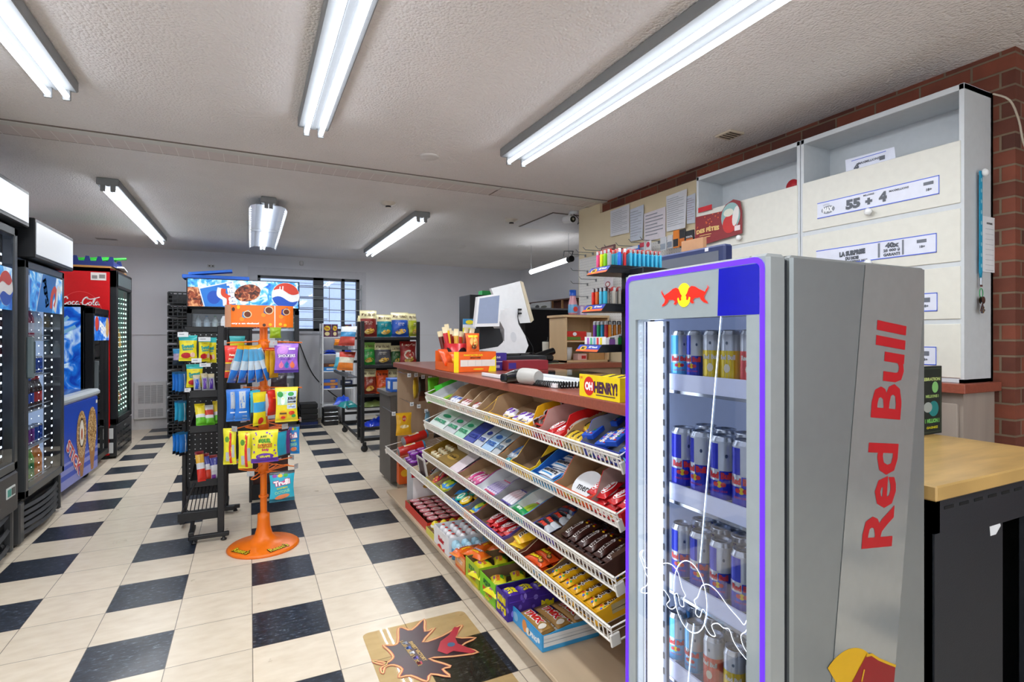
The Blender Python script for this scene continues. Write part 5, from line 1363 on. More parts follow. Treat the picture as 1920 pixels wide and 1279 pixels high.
m=MB().box(2.153,2.68,CY_N+.01,bs0,.078,.1,WOODB,.003).box(2.215,2.68,CY_N+.02,bs0-.07,0,.078,mat('toe_kick','#8a7660',rough=.6)).box(2.33,2.68,bs0,1.13,0,.06,mat('toe_kick'))
m.build('base_shelf',ct)
m=MB().box(3.05,3.07,CY_N+.03,.30,0,1.02,WOODL).box(3.07,4.03,.32,.34,0,1.02,WOODL)
m.build('staff_side_panel',ct)
# dark low cabinet at the far end
lc=thing('low_dark_cabinet','low dark grey cabinet at the far end of the counter','cabinet',(0,0,0))
DG=mat('dark_grey_laminate','#55504c',rough=.5,var=.1,vs=20)
lz=0.804;lx=2.379
MB().box(2.28,2.9,1.18,1.60,.04,lz-.03,DG).build('cabinet_body',lc);MB().box(2.26,2.92,1.175,1.62,lz-.03,lz,plastic('#6b6763')).build('cabinet_top',lc)
gx0,gx1=2.182,2.346
def boxy(name,label,x0,x1,y0,y1,z0,z1,c,cat='carton',dec=None,M=None,group=None):
    m_=MB()
    m_.box(-(x1-x0)/2,(x1-x0)/2,-(y1-y0)/2,(y1-y0)/2,0,z1-z0,card(c),.002)
    if dec:dec(m_,x1-x0,y1-y0,z1-z0)
    o_=m_.build(name);o_.matrix_world=T((x0+x1)/2,(y0+y1)/2,z0) @ (M or Matrix.Identity(4))
    return tag(o_,label,cat,group)
def Fx(w,d,h):return face_mx(-w/2-.0004,0,h/2)
def Fy(w,d,h):return face_my(0,-d/2-.0004,h/2)
def Fz(w,d,h):return face_up(0,0,h+.0004)
boxy('carton','blue and white carton lying on the low dark cabinet beside the chip rack',2.29,2.45,1.20,1.40,lz+.001,lz+.11,'#2563c4',dec=lambda m,w,d,h:(m.drect(Fx(w,d,h),-d*.1,d*.35,-h*.3,h*.3,ink('#dfe6ee')),m.drect(Fy(w,d,h),-w*.4,w*.1,-h*.3,h*.3,ink('#cfdcec'))))
boxy('carton','slim green and white carton between the blue carton and the counter end',2.46,2.50,1.20,1.38,lz+.001,lz+.15,'#e2e6e4',dec=lambda m,w,d,h:m.dell(Fy(w,d,h),0,0,w*.4,h*.35,ink('#1f6a4a')))
boxy('carton','plain white carton touching the counter end on the low dark cabinet',2.51,2.60,1.20,1.36,lz+.001,lz+.12,'#d8d8da')

# ------------------------------------------------------------------ wire racks
WIRE=mat('white_wire','#f2efe8',rough=.4)
TH={1:math.radians(20),2:math.radians(21),3:math.radians(17),4:math.radians(11),5:0}
TXF={1:2.26,2:2.25,3:2.24,4:2.22,5:2.16}
TZF={1:.866,2:.688,3:.490,4:.338,5:.101}
TDP={1:.27,2:.38,3:.40,4:.42}
names={1:'topmost',2:'second',3:'third',4:'lowest and longest'}
YE={1:.03,2:.03,3:.04,4:1.02}
def TM(t):return T(TXF[t],0,TZF[t]) @ RY(-TH[t])
for t in (1,2,3,4):
    r=thing('wire_candy_rack','%s sloping white wire candy rack on the front of the counter' % names[t],'wire rack',(TXF[t],0,TZF[t]),rot=(0,-TH[t],0))
    y0,y1=CY_N+.037,YE[t];d=TDP[t];hh_=.05
    fr=MB()
    def L(p,q,rr):fr.tube([p,q],rr,WIRE,5,cap=False)
    L((-.008,y0,-.002),(-.008,y1,-.002),.0042);L((-.008,y0,hh_),(-.008,y1,hh_),.0044);L((-.008,y0,hh_-.012),(-.008,y1,hh_-.012),.003)
    y=y0
    while y < y1:
        fr.tube([(-.008,y,-.002),(-.008,y,hh_)],.0024,WIRE,4,cap=False);y += .0235
    fr.build('front_rail',r)
    fl=MB()
    for x in (.0,d*.33,d*.66,d):fl.tube([(x,y0,-.006),(x,y1,-.006)],.003,WIRE,5,cap=False)
    y=y0
    while y < y1:
        fl.tube([(-.008,y,-.003),(d,y,-.003)],.0016,WIRE,4,cap=False);y += .047
    fl.build('wire_floor',r)
    for yy in (y0,y1):
        e=MB().tube([(-.008,yy,0),(-.008,yy,hh_),(d,yy,hh_),(d,yy,0),(-.008,yy,0)],.0028,WIRE,5)
        e.box(-.018,.02,yy-.004,yy+.004,-.012,.03,WIRE,.003);e.build('end_bracket',r)
    MB().tube([(d-.02,y0+.1,-.01),(d+.01,y0+.1,-.09)],.006,WIRE,5).build('support_arm',r)

# ------------------------------------------------------------------ candy wrappers (shared meshes)
def logo2(c1,c2,t,th=.62,tw=.72,du=.5,sh=.0,b1=.1,b2=.03,rot=0):
    def f(mb,S,L,W):
        mb.text(S,t,L*du,0,W*th*1.12,ink(c1),w=L*tw*1.05,bold=b1,off=.0012,shear=sh,rot=rot)
        mb.text(S,t,L*du,0,W*th,ink(c2),w=L*tw,bold=b2,off=.002,shear=sh,rot=rot)
    return f
def mkbar(L,W,Tk,base,fn=None,ends=None,seed=0,bands=None):
    e=ends or base
    return pouch(L,W,Tk,bands or [(.08,foil(e)),(.92,foil(base)),(1,foil(e))],(lambda mb,S:fn(mb,S,L,W)) if fn else None,seed).mesh('bar')
def kit(mb,S,L,W):
    mb.dell(S,L*.5,0,L*.36,W*.4,ink('#fbf6f4'),.0012,18);mb.dell(S,L*.5,0,L*.33,W*.34,ink('#d3141c'),.0016,18);mb.text(S,'KitKat',L*.5,0,W*.42,ink('#ffffff'),w=L*.56,bold=.06,off=.0022)
def mms(c):
    def f(mb,S,L,W):
        mb.text(S,"m&m's",L*.45,W*.05,W*.5,ink('#fdfaf6' if c else '#fdfaf6'),w=L*.66,bold=.16,off=.0012);mb.text(S,"m&m's",L*.45,W*.05,W*.42,ink('#3a1f18'),w=L*.62,bold=.03,off=.002)
        for u,v,k in ((.82,-.2,'#d8281f'),(.88,.1,'#2a62d0'),(.75,-.3,'#f0c418'),(.8,.25,'#3aa03a')):mb.dell(S,L*u,W*v,W*.11,W*.1,ink(k),.002,10,1)
    return f
B={}
B['kit']=mkbar(.11,.045,.016,'#cf141c',kit,seed=1)
B['mmb']=mkbar(.135,.042,.016,'#3f211b',mms(1),seed=2)
B['mmy']=mkbar(.135,.042,.016,'#f4b81a',mms(0),ends='#e8a80c',seed=3)
B['twix']=mkbar(.20,.062,.02,'#b58a4a',lambda mb,S,L,W:(mb.text(S,'TWIX',L*.47,W*.02,W*.62,ink('#ffffff'),w=L*.58,bold=.16,off=.0012,shear=.2),mb.text(S,'TWIX',L*.47,W*.02,W*.5,ink('#d3141c'),w=L*.53,bold=.06,off=.002,shear=.2),mb.dell(S,L*.82,-W*.1,L*.06,W*.3,ink('#f1e9dc'),.0022,12)),ends='#8a6a3a',seed=4)
B['reese']=mkbar(.13,.05,.018,'#e8541a',lambda mb,S,L,W:(mb.text(S,"Reese's",L*.42,W*.05,W*.5,ink('#3a2008'),w=L*.58,bold=.12,off=.0012,rot=.06),mb.text(S,"Reese's",L*.42,W*.05,W*.44,ink('#f5d61c'),w=L*.55,bold=.04,off=.002,rot=.06),mb.dell(S,L*.76,-W*.12,L*.1,W*.22,ink('#6a3a18'),.002,14),mb.dell(S,L*.76,-W*.12,L*.06,W*.13,ink('#d9a45a'),.0026,12)),seed=5)
B['hersh']=mkbar(.13,.05,.01,'#dfe3e8',lambda mb,S,L,W:(mb.text(S,"HERSHEY'S",L*.5,W*.1,W*.38,ink('#26262e'),w=L*.74,bold=.06,off=.0016),mb.drect(S,L*.2,L*.8,-W*.35,-W*.22,ink('#2f8fd0'),.0016,4,1)),ends='#2a6fc0',seed=6)
B['mars']=mkbar(.13,.036,.018,'#1c1c26',lambda mb,S,L,W:mb.text(S,'Mars',L*.5,0,W*.55,ink('#e0412c'),w=L*.42,bold=.08,off=.0016,shear=.3),seed=7,bands=[(.1,foil('#2a3fae')),(.35,foil('#1c1c26')),(.7,foil('#1c1c26')),(1,foil('#c5c9d0'))])
B['snick']=mkbar(.13,.036,.018,'#4a3050',lambda mb,S,L,W:mb.text(S,'SNICKERS',L*.5,0,W*.5,ink('#d8402c'),w=L*.62,bold=.08,off=.0016,shear=.2),seed=8,bands=[(.1,foil('#20305a')),(.62,foil('#2b2f4a')),(.75,foil('#9aa2b0')),(1,foil('#27448a'))])
B['green']=mkbar(.12,.034,.016,'#1f9a54',lambda mb,S,L,W:mb.text(S,'Aero',L*.5,0,W*.6,ink('#e8f6ec'),w=L*.4,bold=.06,off=.0016,shear=.2),ends='#2bb56a',seed=9)
B['lime']=mkbar(.12,.034,.016,'#a8c23a',None,ends='#d8412c',seed=10)
B['purp']=mkbar(.12,.022,.012,'#d9cfe6',lambda mb,S,L,W:mb.drect(S,L*.15,L*.7,-W*.3,W*.3,ink('#5b3fa8'),.0012,4,1),ends='#d83a6a',seed=11)
B['redw']=mkbar(.12,.022,.012,'#e6e2ea',lambda mb,S,L,W:mb.drect(S,L*.4,L*.85,-W*.35,W*.35,ink('#c9202c'),.0012,4,1),ends='#4a3a9a',seed=12)
B['ywpk']=mkbar(.075,.03,.02,'#ecc93a',lambda mb,S,L,W:mb.text(S,'Mack',L*.45,0,W*.4,ink('#3a2a18'),w=L*.5,bold=.04,off=.0016),ends='#c9852a',seed=13)
B['pink']=mkbar(.10,.03,.016,'#d9488e',lambda mb,S,L,W:mb.text(S,'Bubble',L*.5,0,W*.5,ink('#f6eef4'),w=L*.6,bold=.05,off=.0016),ends='#f3c3dc',seed=14)
B['white']=mkbar(.07,.035,.018,'#e9eaf2',lambda mb,S,L,W:mb.dell(S,L*.5,0,L*.2,W*.3,ink('#3a62c0'),.0015,12),ends='#3a5fc0',seed=15)
B['whtred']=mkbar(.07,.035,.018,'#efe6e6',lambda mb,S,L,W:mb.dell(S,L*.5,0,L*.22,W*.3,ink('#b0202c'),.0015,12),ends='#c23a3a',seed=16)
B['whtpur']=mkbar(.07,.04,.02,'#ece8f0',lambda mb,S,L,W:(mb.dell(S,L*.5,0,L*.25,W*.36,ink('#6a2fa8'),.0015,14),mb.text(S,'Milka',L*.5,0,W*.3,ink('#ffffff'),w=L*.3,off=.0022)),ends='#f0dc9a',seed=17)
B['blk']=mkbar(.10,.036,.02,'#3a2620',lambda mb,S,L,W:mb.drect(S,L*.2,L*.8,-W*.2,W*.2,ink('#b0482c'),.0012,4,1),ends='#b9302a',seed=18)
B['teal']=mkbar(.13,.04,.016,'#2a9aa8',lambda mb,S,L,W:mb.text(S,'Coffee Crisp',L*.5,0,W*.4,ink('#eef4f4'),w=L*.6,bold=.04,off=.0016),ends='#d8402c',seed=19)
B['silv']=mkbar(.13,.04,.016,'#a9b4c2',lambda mb,S,L,W:mb.drect(S,L*.2,L*.8,-W*.3,W*.1,ink('#2c6ab8'),.0012,4,1),ends='#8a94a2',seed=20)
B['oran']=mkbar(.14,.075,.03,'#ec6a1c',lambda mb,S,L,W:(mb.text(S,'FUZZY',L*.5,W*.1,W*.26,ink('#3a3a8a'),w=L*.5,bold=.1,off=.0016),mb.text(S,'FUZZY',L*.5,W*.1,W*.22,ink('#f4efe8'),w=L*.47,bold=.03,off=.0024),mb.text(S,'PEACH',L*.5,-W*.2,W*.16,ink('#f7d21c'),w=L*.35,bold=.05,off=.0016)),ends='#f08a2a',seed=21)
B['sp']=mkbar(.12,.075,.028,'#e8dc22',lambda mb,S,L,W:(mb.text(S,'SOUR',L*.5,W*.18,W*.24,ink('#2f8a2a'),w=L*.42,bold=.1,off=.0016),mb.text(S,'PATCH',L*.5,-W*.08,W*.24,ink('#d9682a'),w=L*.48,bold=.1,off=.0016),mb.text(S,'kids',L*.5,-W*.3,W*.15,ink('#a03a8a'),w=L*.25,bold=.06,off=.0016)),ends='#7ac83a',seed=22)
B['mini']=mkbar(.12,.07,.03,'#4a2a9a',lambda mb,S,L,W:(mb.text(S,'MINI',L*.5,W*.16,W*.3,ink('#f2e21c'),w=L*.38,bold=.12,off=.0016),mb.text(S,'EGGS',L*.5,-W*.18,W*.3,ink('#f2e21c'),w=L*.42,bold=.12,off=.0016)),ends='#5a3ab0',seed=23)
B['mmbag']=mkbar(.15,.085,.03,'#f2b516',mms(0),ends='#f6d02a',seed=24)
B['bluebag']=mkbar(.13,.08,.03,'#2f8fd8',lambda mb,S,L,W:(mb.dell(S,L*.4,0,L*.25,W*.3,ink('#bcd63a'),.0014,14),mb.dell(S,L*.65,-W*.1,L*.14,W*.2,ink('#3a9a3a'),.002,12)),ends='#e2d42a',seed=25)

rng=random.Random(4)
def yc(a,b):return (a+b)/2
def carton_tray(t,ya,yb,d,hf,hb,oc,ic=None,front=None,side=None,label='',x0=.002,flap=None,rz=0,hp=0):
    w=abs(ya-yb)-.004
    mb=tray(d,w,hf,hb,card(oc),ic or KRAFT,front,side,hp)
    if flap:flap(mb,w,d,hf,hb)
    o=mb.build('candy_carton');M=TM(t) @ T(x0,yc(ya,yb),0) @ RZ(rz)
    o.matrix_world=M;tag(o,label,'candy box');return M,w
def fill(M,w,me,n,pitch,L,label,grp,z=.0065,layers=1,lh=.017,ax='x',x0=.012,jit=.06,rot180=False,yoff=0,dx=0,bw=None,cat='chocolate bar',name='chocolate_bar',lean=0):
    k_=0
    for l in range(layers):
        for i in range(n):
            if ax == 'x':
                yy=-w/2+(bw or pitch)/2+.004+i*pitch+yoff
                m_=T(x0+l*.008+dx,yy,z+l*lh) @ RZ(rng.uniform(-jit,jit)) @ RY(-lean)
                if rot180:m_=m_ @ T(L,0,0) @ RZ(PI)
            else:
                m_=T(x0+(bw or pitch)/2+i*pitch,L/2+yoff,z+l*lh+i*0) @ RZ(-PI/2+rng.uniform(-jit,jit)) @ RX(lean)
            put(me,name,M @ m_,label,cat,grp);k_ += 1
def ft(t,c,w_=None,h=None,c2=None):
    def f(mb,S):
        if c2:mb.text(S,t,0,0,(h or .03)*1.15,ink(c2),w=(w_ or .08)*1.05,bold=.12,off=.0008)
        mb.text(S,t,0,0,h or .03,ink(c),w=w_ or .08,bold=.04,off=.0014)
    return f
def chips_front(cols,w,h,n=10,seed=3):
    r_=random.Random(seed)
    def f(mb,S):
        for k in range(n):mb.dell(S,r_.uniform(-w/2,w/2)*.9,r_.uniform(-h/2,h/2)*.7,.007,.007,ink(r_.choice(cols)),.0008,9,1)
    return f
def both(*fs):
    def f(mb,S):
        for q in fs:q(mb,S)
    return f

# --- tier 1 (top)
def greenflap(mb,w,d,hf,hb):
    mb.push(T(d*.2,w/2,hf) @ RX(-.3));mb.box(0,d*.75,-.002,0,0,.035,card('#3fc22c'));mb.pop()
M,w=carton_tray(1,-0.014,-0.308,.25,.04,0.05,'#57cf33',card('#cfd2d4'),None,None,'bright green carton at the far end of the topmost wire rack',flap=greenflap)
fill(M,w,B['lime'],4,.04,.12,'small lime packet in the bright green carton of the topmost rack','packets in the bright green carton',jit=.1)
for i,(a,b_,me,nm,oc) in enumerate(((-0.308,-0.491,'white','white and blue wrapped candy in the first brown carton of the topmost rack','#d2bb9b'),  # outer card lighter than the inner, so the inside reads as shaded
        (-0.491,-0.641,'whtred','white and red wrapped candy in the second brown carton of the topmost rack','#d8c2a4'),
        (-0.641,-0.764,'whtred','white and dark red candy in the third brown carton of the topmost rack','#cbb391'))):
    M,w=carton_tray(1,a,b_,.25,.035,.07,oc,None,chips_front(['#c9352a','#e9e2d4','#3a5fb0','#e0a030'],abs(a-b_),.03,14,i),None,['first','second','third'][i]+' plain brown carton beside the green one on the topmost rack')
    fill(M,w,B[me],max(2,int(w/.042)),.042,.07,nm,nm+' group',layers=2,jit=.35,cat='candy',name='wrapped_candy')
M,w=carton_tray(1,-0.764,-0.877,.25,.035,0.072,'#c2a987',None,None,None,'almost empty brown carton next to the narrow yellow-edged one')
fill(M,w,B['silv'],1,.05,.13,'single silver bar left in the almost empty brown carton',None)
M,w=carton_tray(1,-0.877,-0.976,.25,.045,0.072,'#f0c818',None,chips_front(['#d8281f','#2a62d0','#3aa03a'],.1,.03,6),None,'narrow yellow-edged carton left of the large yellow one on the topmost rack')
M,w=carton_tray(1,-0.976,-1.388,.25,.05,0.072,'#f2b91a',None,both(ft("m&m's",'#3a1f18',.2,.035,'#fdfaf6'),chips_front(['#d8281f','#2a62d0','#3aa03a','#e8742a'],.36,.04,14)),lambda mb,S:(mb.text(S,"m&m's",.0,.018,.055,ink('#fdfaf6'),w=.2,bold=.12),mb.text(S,"m&m's",.0,.018,.048,ink('#3a1f18'),w=.19,bold=.04,off=.0016)),'large yellow carton with big lettering on its side, on the topmost rack',hp=.102)
fill(M,w,B['whtpur'],5,.062,.07,'white and purple wrapped candy heaped in the large yellow carton of the topmost rack','purple and white candies in the large yellow carton',layers=3,lh=.016,jit=.9,cat='candy',name='wrapped_candy')
M,w=carton_tray(1,-1.392,-1.461,.26,.04,.06,'#c9242a',None,chips_front(['#5a2fa0','#e9e2d4'],.08,.03,6),None,'small red-edged carton between the large yellow and the red wafer carton')
fill(M,w,B['blk'],2,.035,.10,'dark brown and red bar in the small red-edged carton','dark bars in the small red-edged carton',layers=3,jit=.1)
M,w=carton_tray(1,-1.465,-1.637,.25,.045,0.072,'#d3161c',card('#c9a39a'),ft('KitKat','#ffffff',.12,.03),both(lambda mb,S:mb.dell(S,-.03,.012,.06,.024,ink('#f6f0ec'),.0006),lambda mb,S:mb.text(S,'KitKat',-.03,.012,.03,ink('#c01018'),w=.1,bold=.04,off=.0014),lambda mb,S:mb.text(S,'CHUNKY',.07,.016,.018,ink('#e9dff0'),bold=.05,off=.001)),'red wafer bar carton with white oval lettering on the topmost rack',hp=.098)
fill(M,w,B['kit'],3,.05,.11,'red wafer bar in the red carton of the topmost rack','red wafer bars in the topmost red carton',layers=2,jit=.12)
fill(M,w,B['kit'],3,.05,.11,'red wafer bar at the back of the red carton of the topmost rack','red wafer bars at the back of the topmost red carton',layers=2,jit=.12,dx=.13)
M,w=carton_tray(1,-1.641,-1.773,.25,.035,0.05,'#d9c08a',None,chips_front(['#c9a02a','#3a2a18','#e9dfc0'],.12,.025,10),None,'pale carton packed with little yellow packets on the topmost rack',hp=.06)
for k in range(3):
    fill(M,w,B['ywpk'],4,.034,.075,'small yellow packet in the pale carton of the topmost rack','yellow packets in the pale carton',dx=.082*k,jit=.03,cat='candy',name='candy_packet',z=.024)
M,w=carton_tray(1,-1.777,-2.02,.25,.05,0.072,'#2b3c9c',card('#8f9096'),both(ft('SMARTIES','#e8e6f0',.18,.03,'#1a2a7a'),chips_front(['#e0342c','#f0c418','#3aa03a','#e87ab0','#58b0e0'],.3,.04,22,8)),None,'dark blue carton of small blue candy boxes, nearest the energy drink cooler',hp=.1)
for i in range(4):
    for k in range(2):
        def dsm(m_,w_,d_,h_):
            m_.text(Fz(w_,d_,h_),'SMARTIES',0,.0,.018,ink('#f4f2fa'),w=w_*.8,bold=.06)
            for q in range(7):m_.dell(Fz(w_,d_,h_),-w_*.4+q*w_*.13,(.012 if q % 2 else -.014),.005,.005,ink(['#e0342c','#f0c418','#3aa03a','#e87ab0'][q % 4]),.0008,8,1)
        o=boxy('candy_box','small blue candy box with coloured dots in the dark blue carton',-.05,.05,-.024,.024,0,.02,'#2456c8','candy box',dsm,group='small blue boxes in the dark blue carton')
        o.matrix_world=M @ T(.075+k*.11,-w/2+.045+i*.068,.022+.022*(i % 2)) @ RZ(.35)

# --- tier 2
def gum(t,a,b_,c,txt,tc,label,lid,hf=.035,hb=.06,n=2):
    def fl(mb,w,d,hf_,hb_):# curved lid lying back
        pts=[(0,hf_),(d*.25,hb_*.9),(d*.6,hb_*1.15),(d*.95,hb_*1.1)]
        for p,q in zip(pts,pts[1:]):
            mb.poly([(p[0],-w/2+.002,p[1]),(q[0],-w/2+.002,q[1]),(q[0],w/2-.002,q[1]),(p[0],w/2-.002,p[1])],card(lid),True)
        S=plane((d*.3,0,hb_*.97),(0,-1,0),(d*.35,0,hb_*.25));mb.text(S,txt,0,-.35,.28,ink(tc),w=w*.75,bold=.06,off=.0015)
        mb.dell(S,0,.2,w*.25,.16,ink(tc),.001,14)
    M,w=carton_tray(t,a,b_,.26,hf,hb,c,PAPER,ft(txt,tc,abs(a-b_)*.7,.018),None,label,flap=fl)
gum(2,-0.023,-0.298,'#d5e8df','EXCEL','#1f9a6c','pale mint gum carton at the far end of the second rack','#dbe7e2')
gum(2,-0.298,-0.484,'#c9e2d6','EXCEL','#1f9a6c','grey-white gum carton, second from the far end of the second rack','#c9cdd0')
gum(2,-0.484,-0.635,'#bfe6d2','EXCEL','#0f8a5c','mint green gum carton, third from the far end of the second rack','#a9d8c0')
gum(2,-0.635,-0.774,'#dfe4ee','EXCEL','#2a3f9a','white gum carton with navy lid art on the second rack','#31409c')
gum(2,-0.774,-0.88,'#d9e0ea','EXCEL','#2a3f9a','pale grey gum carton with navy lettering on the second rack','#bfc6d2')
gum(2,-0.88,-1.005,'#b9d3ea','EXCEL','#2a5fae','light blue gum carton with a curved lid on the second rack','#a5c6e6')
gum(2,-1.005,-1.085,'#c4cace','EXCEL','#4a6a8a','narrow silver gum carton beside the orange and blue one','#b4babf')
M,w=carton_tray(2,-1.085,-1.232,.3,.04,.07,'#e8862a',None,lambda mb,S:(mb.drect(S,-.08,0,-.02,.02,ink('#f0862a')),mb.drect(S,0,.08,-.02,.02,ink('#1f4fa8'))),None,'orange and blue carton with teal and silver bars on the second rack')
fill(M,w,B['teal'],3,.042,.13,'teal bar with a red tip in the orange and blue carton','teal bars in the orange and blue carton',layers=1)
fill(M,w,B['silv'],3,.042,.13,'silver and blue bar stacked in the orange and blue carton','silver bars in the orange and blue carton',z=.02,dx=.03)
M,w=carton_tray(2,-1.237,-1.42,.3,.05,.11,'#f2c41c',KRAFTD,chips_front(['#b0352a','#3a2418'],.12,.03,8),lambda mb,S:mb.drect(S,-.09,.13,-.03,.03,ink('#33201c')),'nearly empty brown carton with yellow edges on the second rack')
fill(M,w,B['mmy'],1,.05,.13,'single yellow packet left in the nearly empty brown carton',None,dx=.1)
M,w=carton_tray(2,-1.425,-1.608,.3,.045,.07,'#49a6dc',card('#2a6fd0'),ft("HERSHEY'S",'#2a5a8a',.13,.02),None,'sky blue carton of white chocolate bars on the second rack')
fill(M,w,B['hersh'],3,.062,.13,'white bar with black lettering in the sky blue carton','white bars in the sky blue carton',ax='y',layers=4,lh=.011,bw=.06)
M,w=carton_tray(2,-1.611,-1.843,.32,.045,.12,'#e2521c',KRAFT,both(ft('POPS','#d9d62a',.1,.025,'#2a6a2a'),chips_front(['#f09a2a','#f4d21c'],.2,.03,8)),None,'big half empty orange carton with a white round card on the second rack')
c_=MB();S=plane((.05,-.02,.030),(0,-1,0),(.88,0,.47));c_.dell(S,0,.01,.078,.062,PAPER,.001,26);c_.text(S,'merci',0,0,.027,ink('#2a2a2e'),bold=.02,off=.002)
o=c_.build('round_card');o.matrix_world=M;tag(o,'white round card reading merci in the half empty orange carton','card')
fill(M,w,B['blk'],2,.06,.10,'dark slim bar lying loose in the half empty orange carton','loose dark bars in the half empty orange carton',dx=.13,jit=.6,z=.004)
fill(M,w,B['reese'],3,.06,.13,'orange and brown bar at the bottom of the half empty orange carton','orange bars in the half empty carton',dx=.09,jit=.5,z=.004,yoff=.0)
M,w=carton_tray(2,-1.846,-2.02,.3,.045,.075,'#cf141c',card('#b39a92'),both(ft('KitKat','#ffffff',.16,.03),chips_front(['#f0b02a','#e8742a'],.2,.03,6)),None,'red wafer bar carton on the second rack, beside the energy drink cooler',hp=.11)
fill(M,w,B['kit'],4,.058,.11,'red wafer bar in the red carton of the second rack','red wafer bars in the second rack red carton',layers=3,jit=.2)

# --- tier 3
GOLD=mat('gold_foil','#c9a24a',rough=.3,metal=.7)
M,w=carton_tray(3,0.037,-0.248,.28,.05,.06,'#a8894a',GOLD,None,None,'gold carton holding round wrapped chocolates at the far end of the third rack')
bm=MB().lathe([(0,0),(.017,.006),(.022,.02),(.017,.034),(0,.04)],foil('#e9dcb4'),12).dell(face_up(0,0,.04),0,0,.01,.01,ink('#a3702a'),.001,10,1).mesh('round_chocolate')
for k in range(3):
    for j in range(4):put(bm,'round_chocolate',M @ T(.035+k*.05,-w/2+.035+j*.05,.012),'round cream and gold wrapped chocolate in the gold carton','chocolate','round chocolates in the gold carton')
def goldlid(mb,w,d,hf,hb):
    mb.box(.0,d*.5,-w/2,w/2,hf,hf+.003,card('#9a7a3a'));mb.box(d*.5,d,-w/2,w/2,hf,hf+.03,card('#d6d1c8'));S=face_up(d*.25,0,hf+.0035)
    mb.dell(plane((d*.25,0,hf+.0035),(0,-1,0),(1,0,0)),0,0,w*.35,.03,ink('#c9a24a'),.0006);mb.text(plane((d*.25,0,hf+.004),(0,-1,0),(1,0,0)),'Lindt',0,0,.02,ink('#4a3418'),w=w*.5,bold=.03,off=.001)
carton_tray(3,-0.248,-0.449,.28,.055,.056,'#b0904a',None,None,None,'closed gold and white chocolate carton on the third rack',flap=goldlid)
def pinklid(mb,w,d,hf,hb):mb.poly([(0,-w/2,hf),(d*.7,-w/2,hb+.03),(d*.7,w/2,hb+.03),(0,w/2,hf)],card('#ecdce2'));mb.poly([(0,-w/2,hf-.001),(d*.7,-w/2,hb+.029),(d*.7,w/2,hb+.029),(0,w/2,hf-.001)][::-1],card('#ecdce2'))
carton_tray(3,-0.449,-0.58,.26,.04,.05,'#e4c8d4',PAPER,None,None,'pinkish white carton with a raised lid on the third rack',flap=pinklid)
M,w=carton_tray(3,-0.58,-0.835,.28,.04,.06,'#d9468e',KRAFT,ft('BUBBLE','#ffffff',.1,.02),None,'pink bubble gum carton with torn brown inside on the third rack')
fill(M,w,B['pink'],4,.04,.10,'pink bubble gum packet in the pink carton','pink gum packets in the pink carton',layers=2,jit=.3,cat='gum packet',name='gum_packet')
M,w=carton_tray(3,-0.835,-1.047,.28,.035,.06,'#8f7fb8',PAPER,chips_front(['#d8402c','#e9e6f0','#5a3fa8'],.12,.025,14,5),None,'lilac carton of slim purple and white gum packs on the third rack')
fill(M,w,B['purp'],6,.0235,.12,'slim purple and white gum pack in the lilac carton','slim purple gum packs in the lilac carton',layers=2,jit=.03,cat='gum packet',name='gum_packet')
M,w=carton_tray(3,-1.047,-1.22,.28,.035,.06,'#9a9ca6',card('#a9a9ac'),chips_front(['#d8402c','#e9e6f0','#3a5fb8'],.12,.025,14,6),None,'grey carton of slim red, white and blue gum packs on the third rack')
fill(M,w,B['redw'],5,.0245,.12,'slim red, white and blue gum pack in the grey carton','slim red and white gum packs in the grey carton',layers=2,jit=.03,cat='gum packet',name='gum_packet')
M,w=carton_tray(3,-1.22,-1.354,.28,.035,.05,'#58b4c8',PAPER,chips_front(['#2a8fb0','#e9f2f6'],.1,.025,10),None,'teal carton holding a green bar and loose packets on the third rack')
fill(M,w,B['green'],1,.04,.12,'shiny green bar lying on top of the teal carton',None,z=.03,ax='y',bw=.04)
fill(M,w,B['lime'],3,.034,.12,'yellow-green and red packet in the teal carton','yellow-green packets in the teal carton',layers=1)
M,w=carton_tray(3,-1.359,-1.617,.3,.04,.055,'#6a55a8',KRAFTD,chips_front(['#8a7ac0','#cfc8e0'],.2,.03,8),None,'purple carton of dark bars in the middle of the third rack')
fill(M,w,B['mars'],6,.04,.13,'black and silver bar with red script in the purple carton','black and silver bars in the purple carton',ax='y',layers=1,yoff=.03,jit=.1,bw=.04)
fill(M,w,B['mars'],3,.04,.13,'black and silver bar with red script on top in the purple carton','upper black and silver bars in the purple carton',ax='y',z=.022,yoff=.0,jit=.15,bw=.04)
fill(M,w,B['snick'],3,.04,.13,'brown and navy bar at the back of the purple carton','brown and navy bars in the purple carton',ax='y',z=.022,yoff=.01,jit=.1,bw=.04,x0=.14)
M,w=carton_tray(3,-1.62,-1.939,.32,.055,.10,'#4a2c24',KRAFTD,both(ft("m&m's  24  m&m's",'#fdfaf6',.26,.03),chips_front(['#f0c418','#2a62d0','#e8742a','#3aa03a'],.34,.04,10,9)),both(ft("m",'#fdfaf6',.09,.06),lambda mb,S:mb.drect(S,-.12,-.06,.02,.035,ink('#8a6a5a'))),'large dark brown carton with white lettering, near end of the third rack')
fill(M,w,B['mmb'],6,.052,.135,'dark brown packet with white lettering in the large brown carton','brown packets in the large brown carton',layers=3,jit=.06,bw=.05)
fill(M,w,B['mmb'],6,.052,.135,'dark brown packet in the rear row of the large brown carton','rear brown packets in the large brown carton',layers=3,jit=.06,dx=.15,bw=.05)

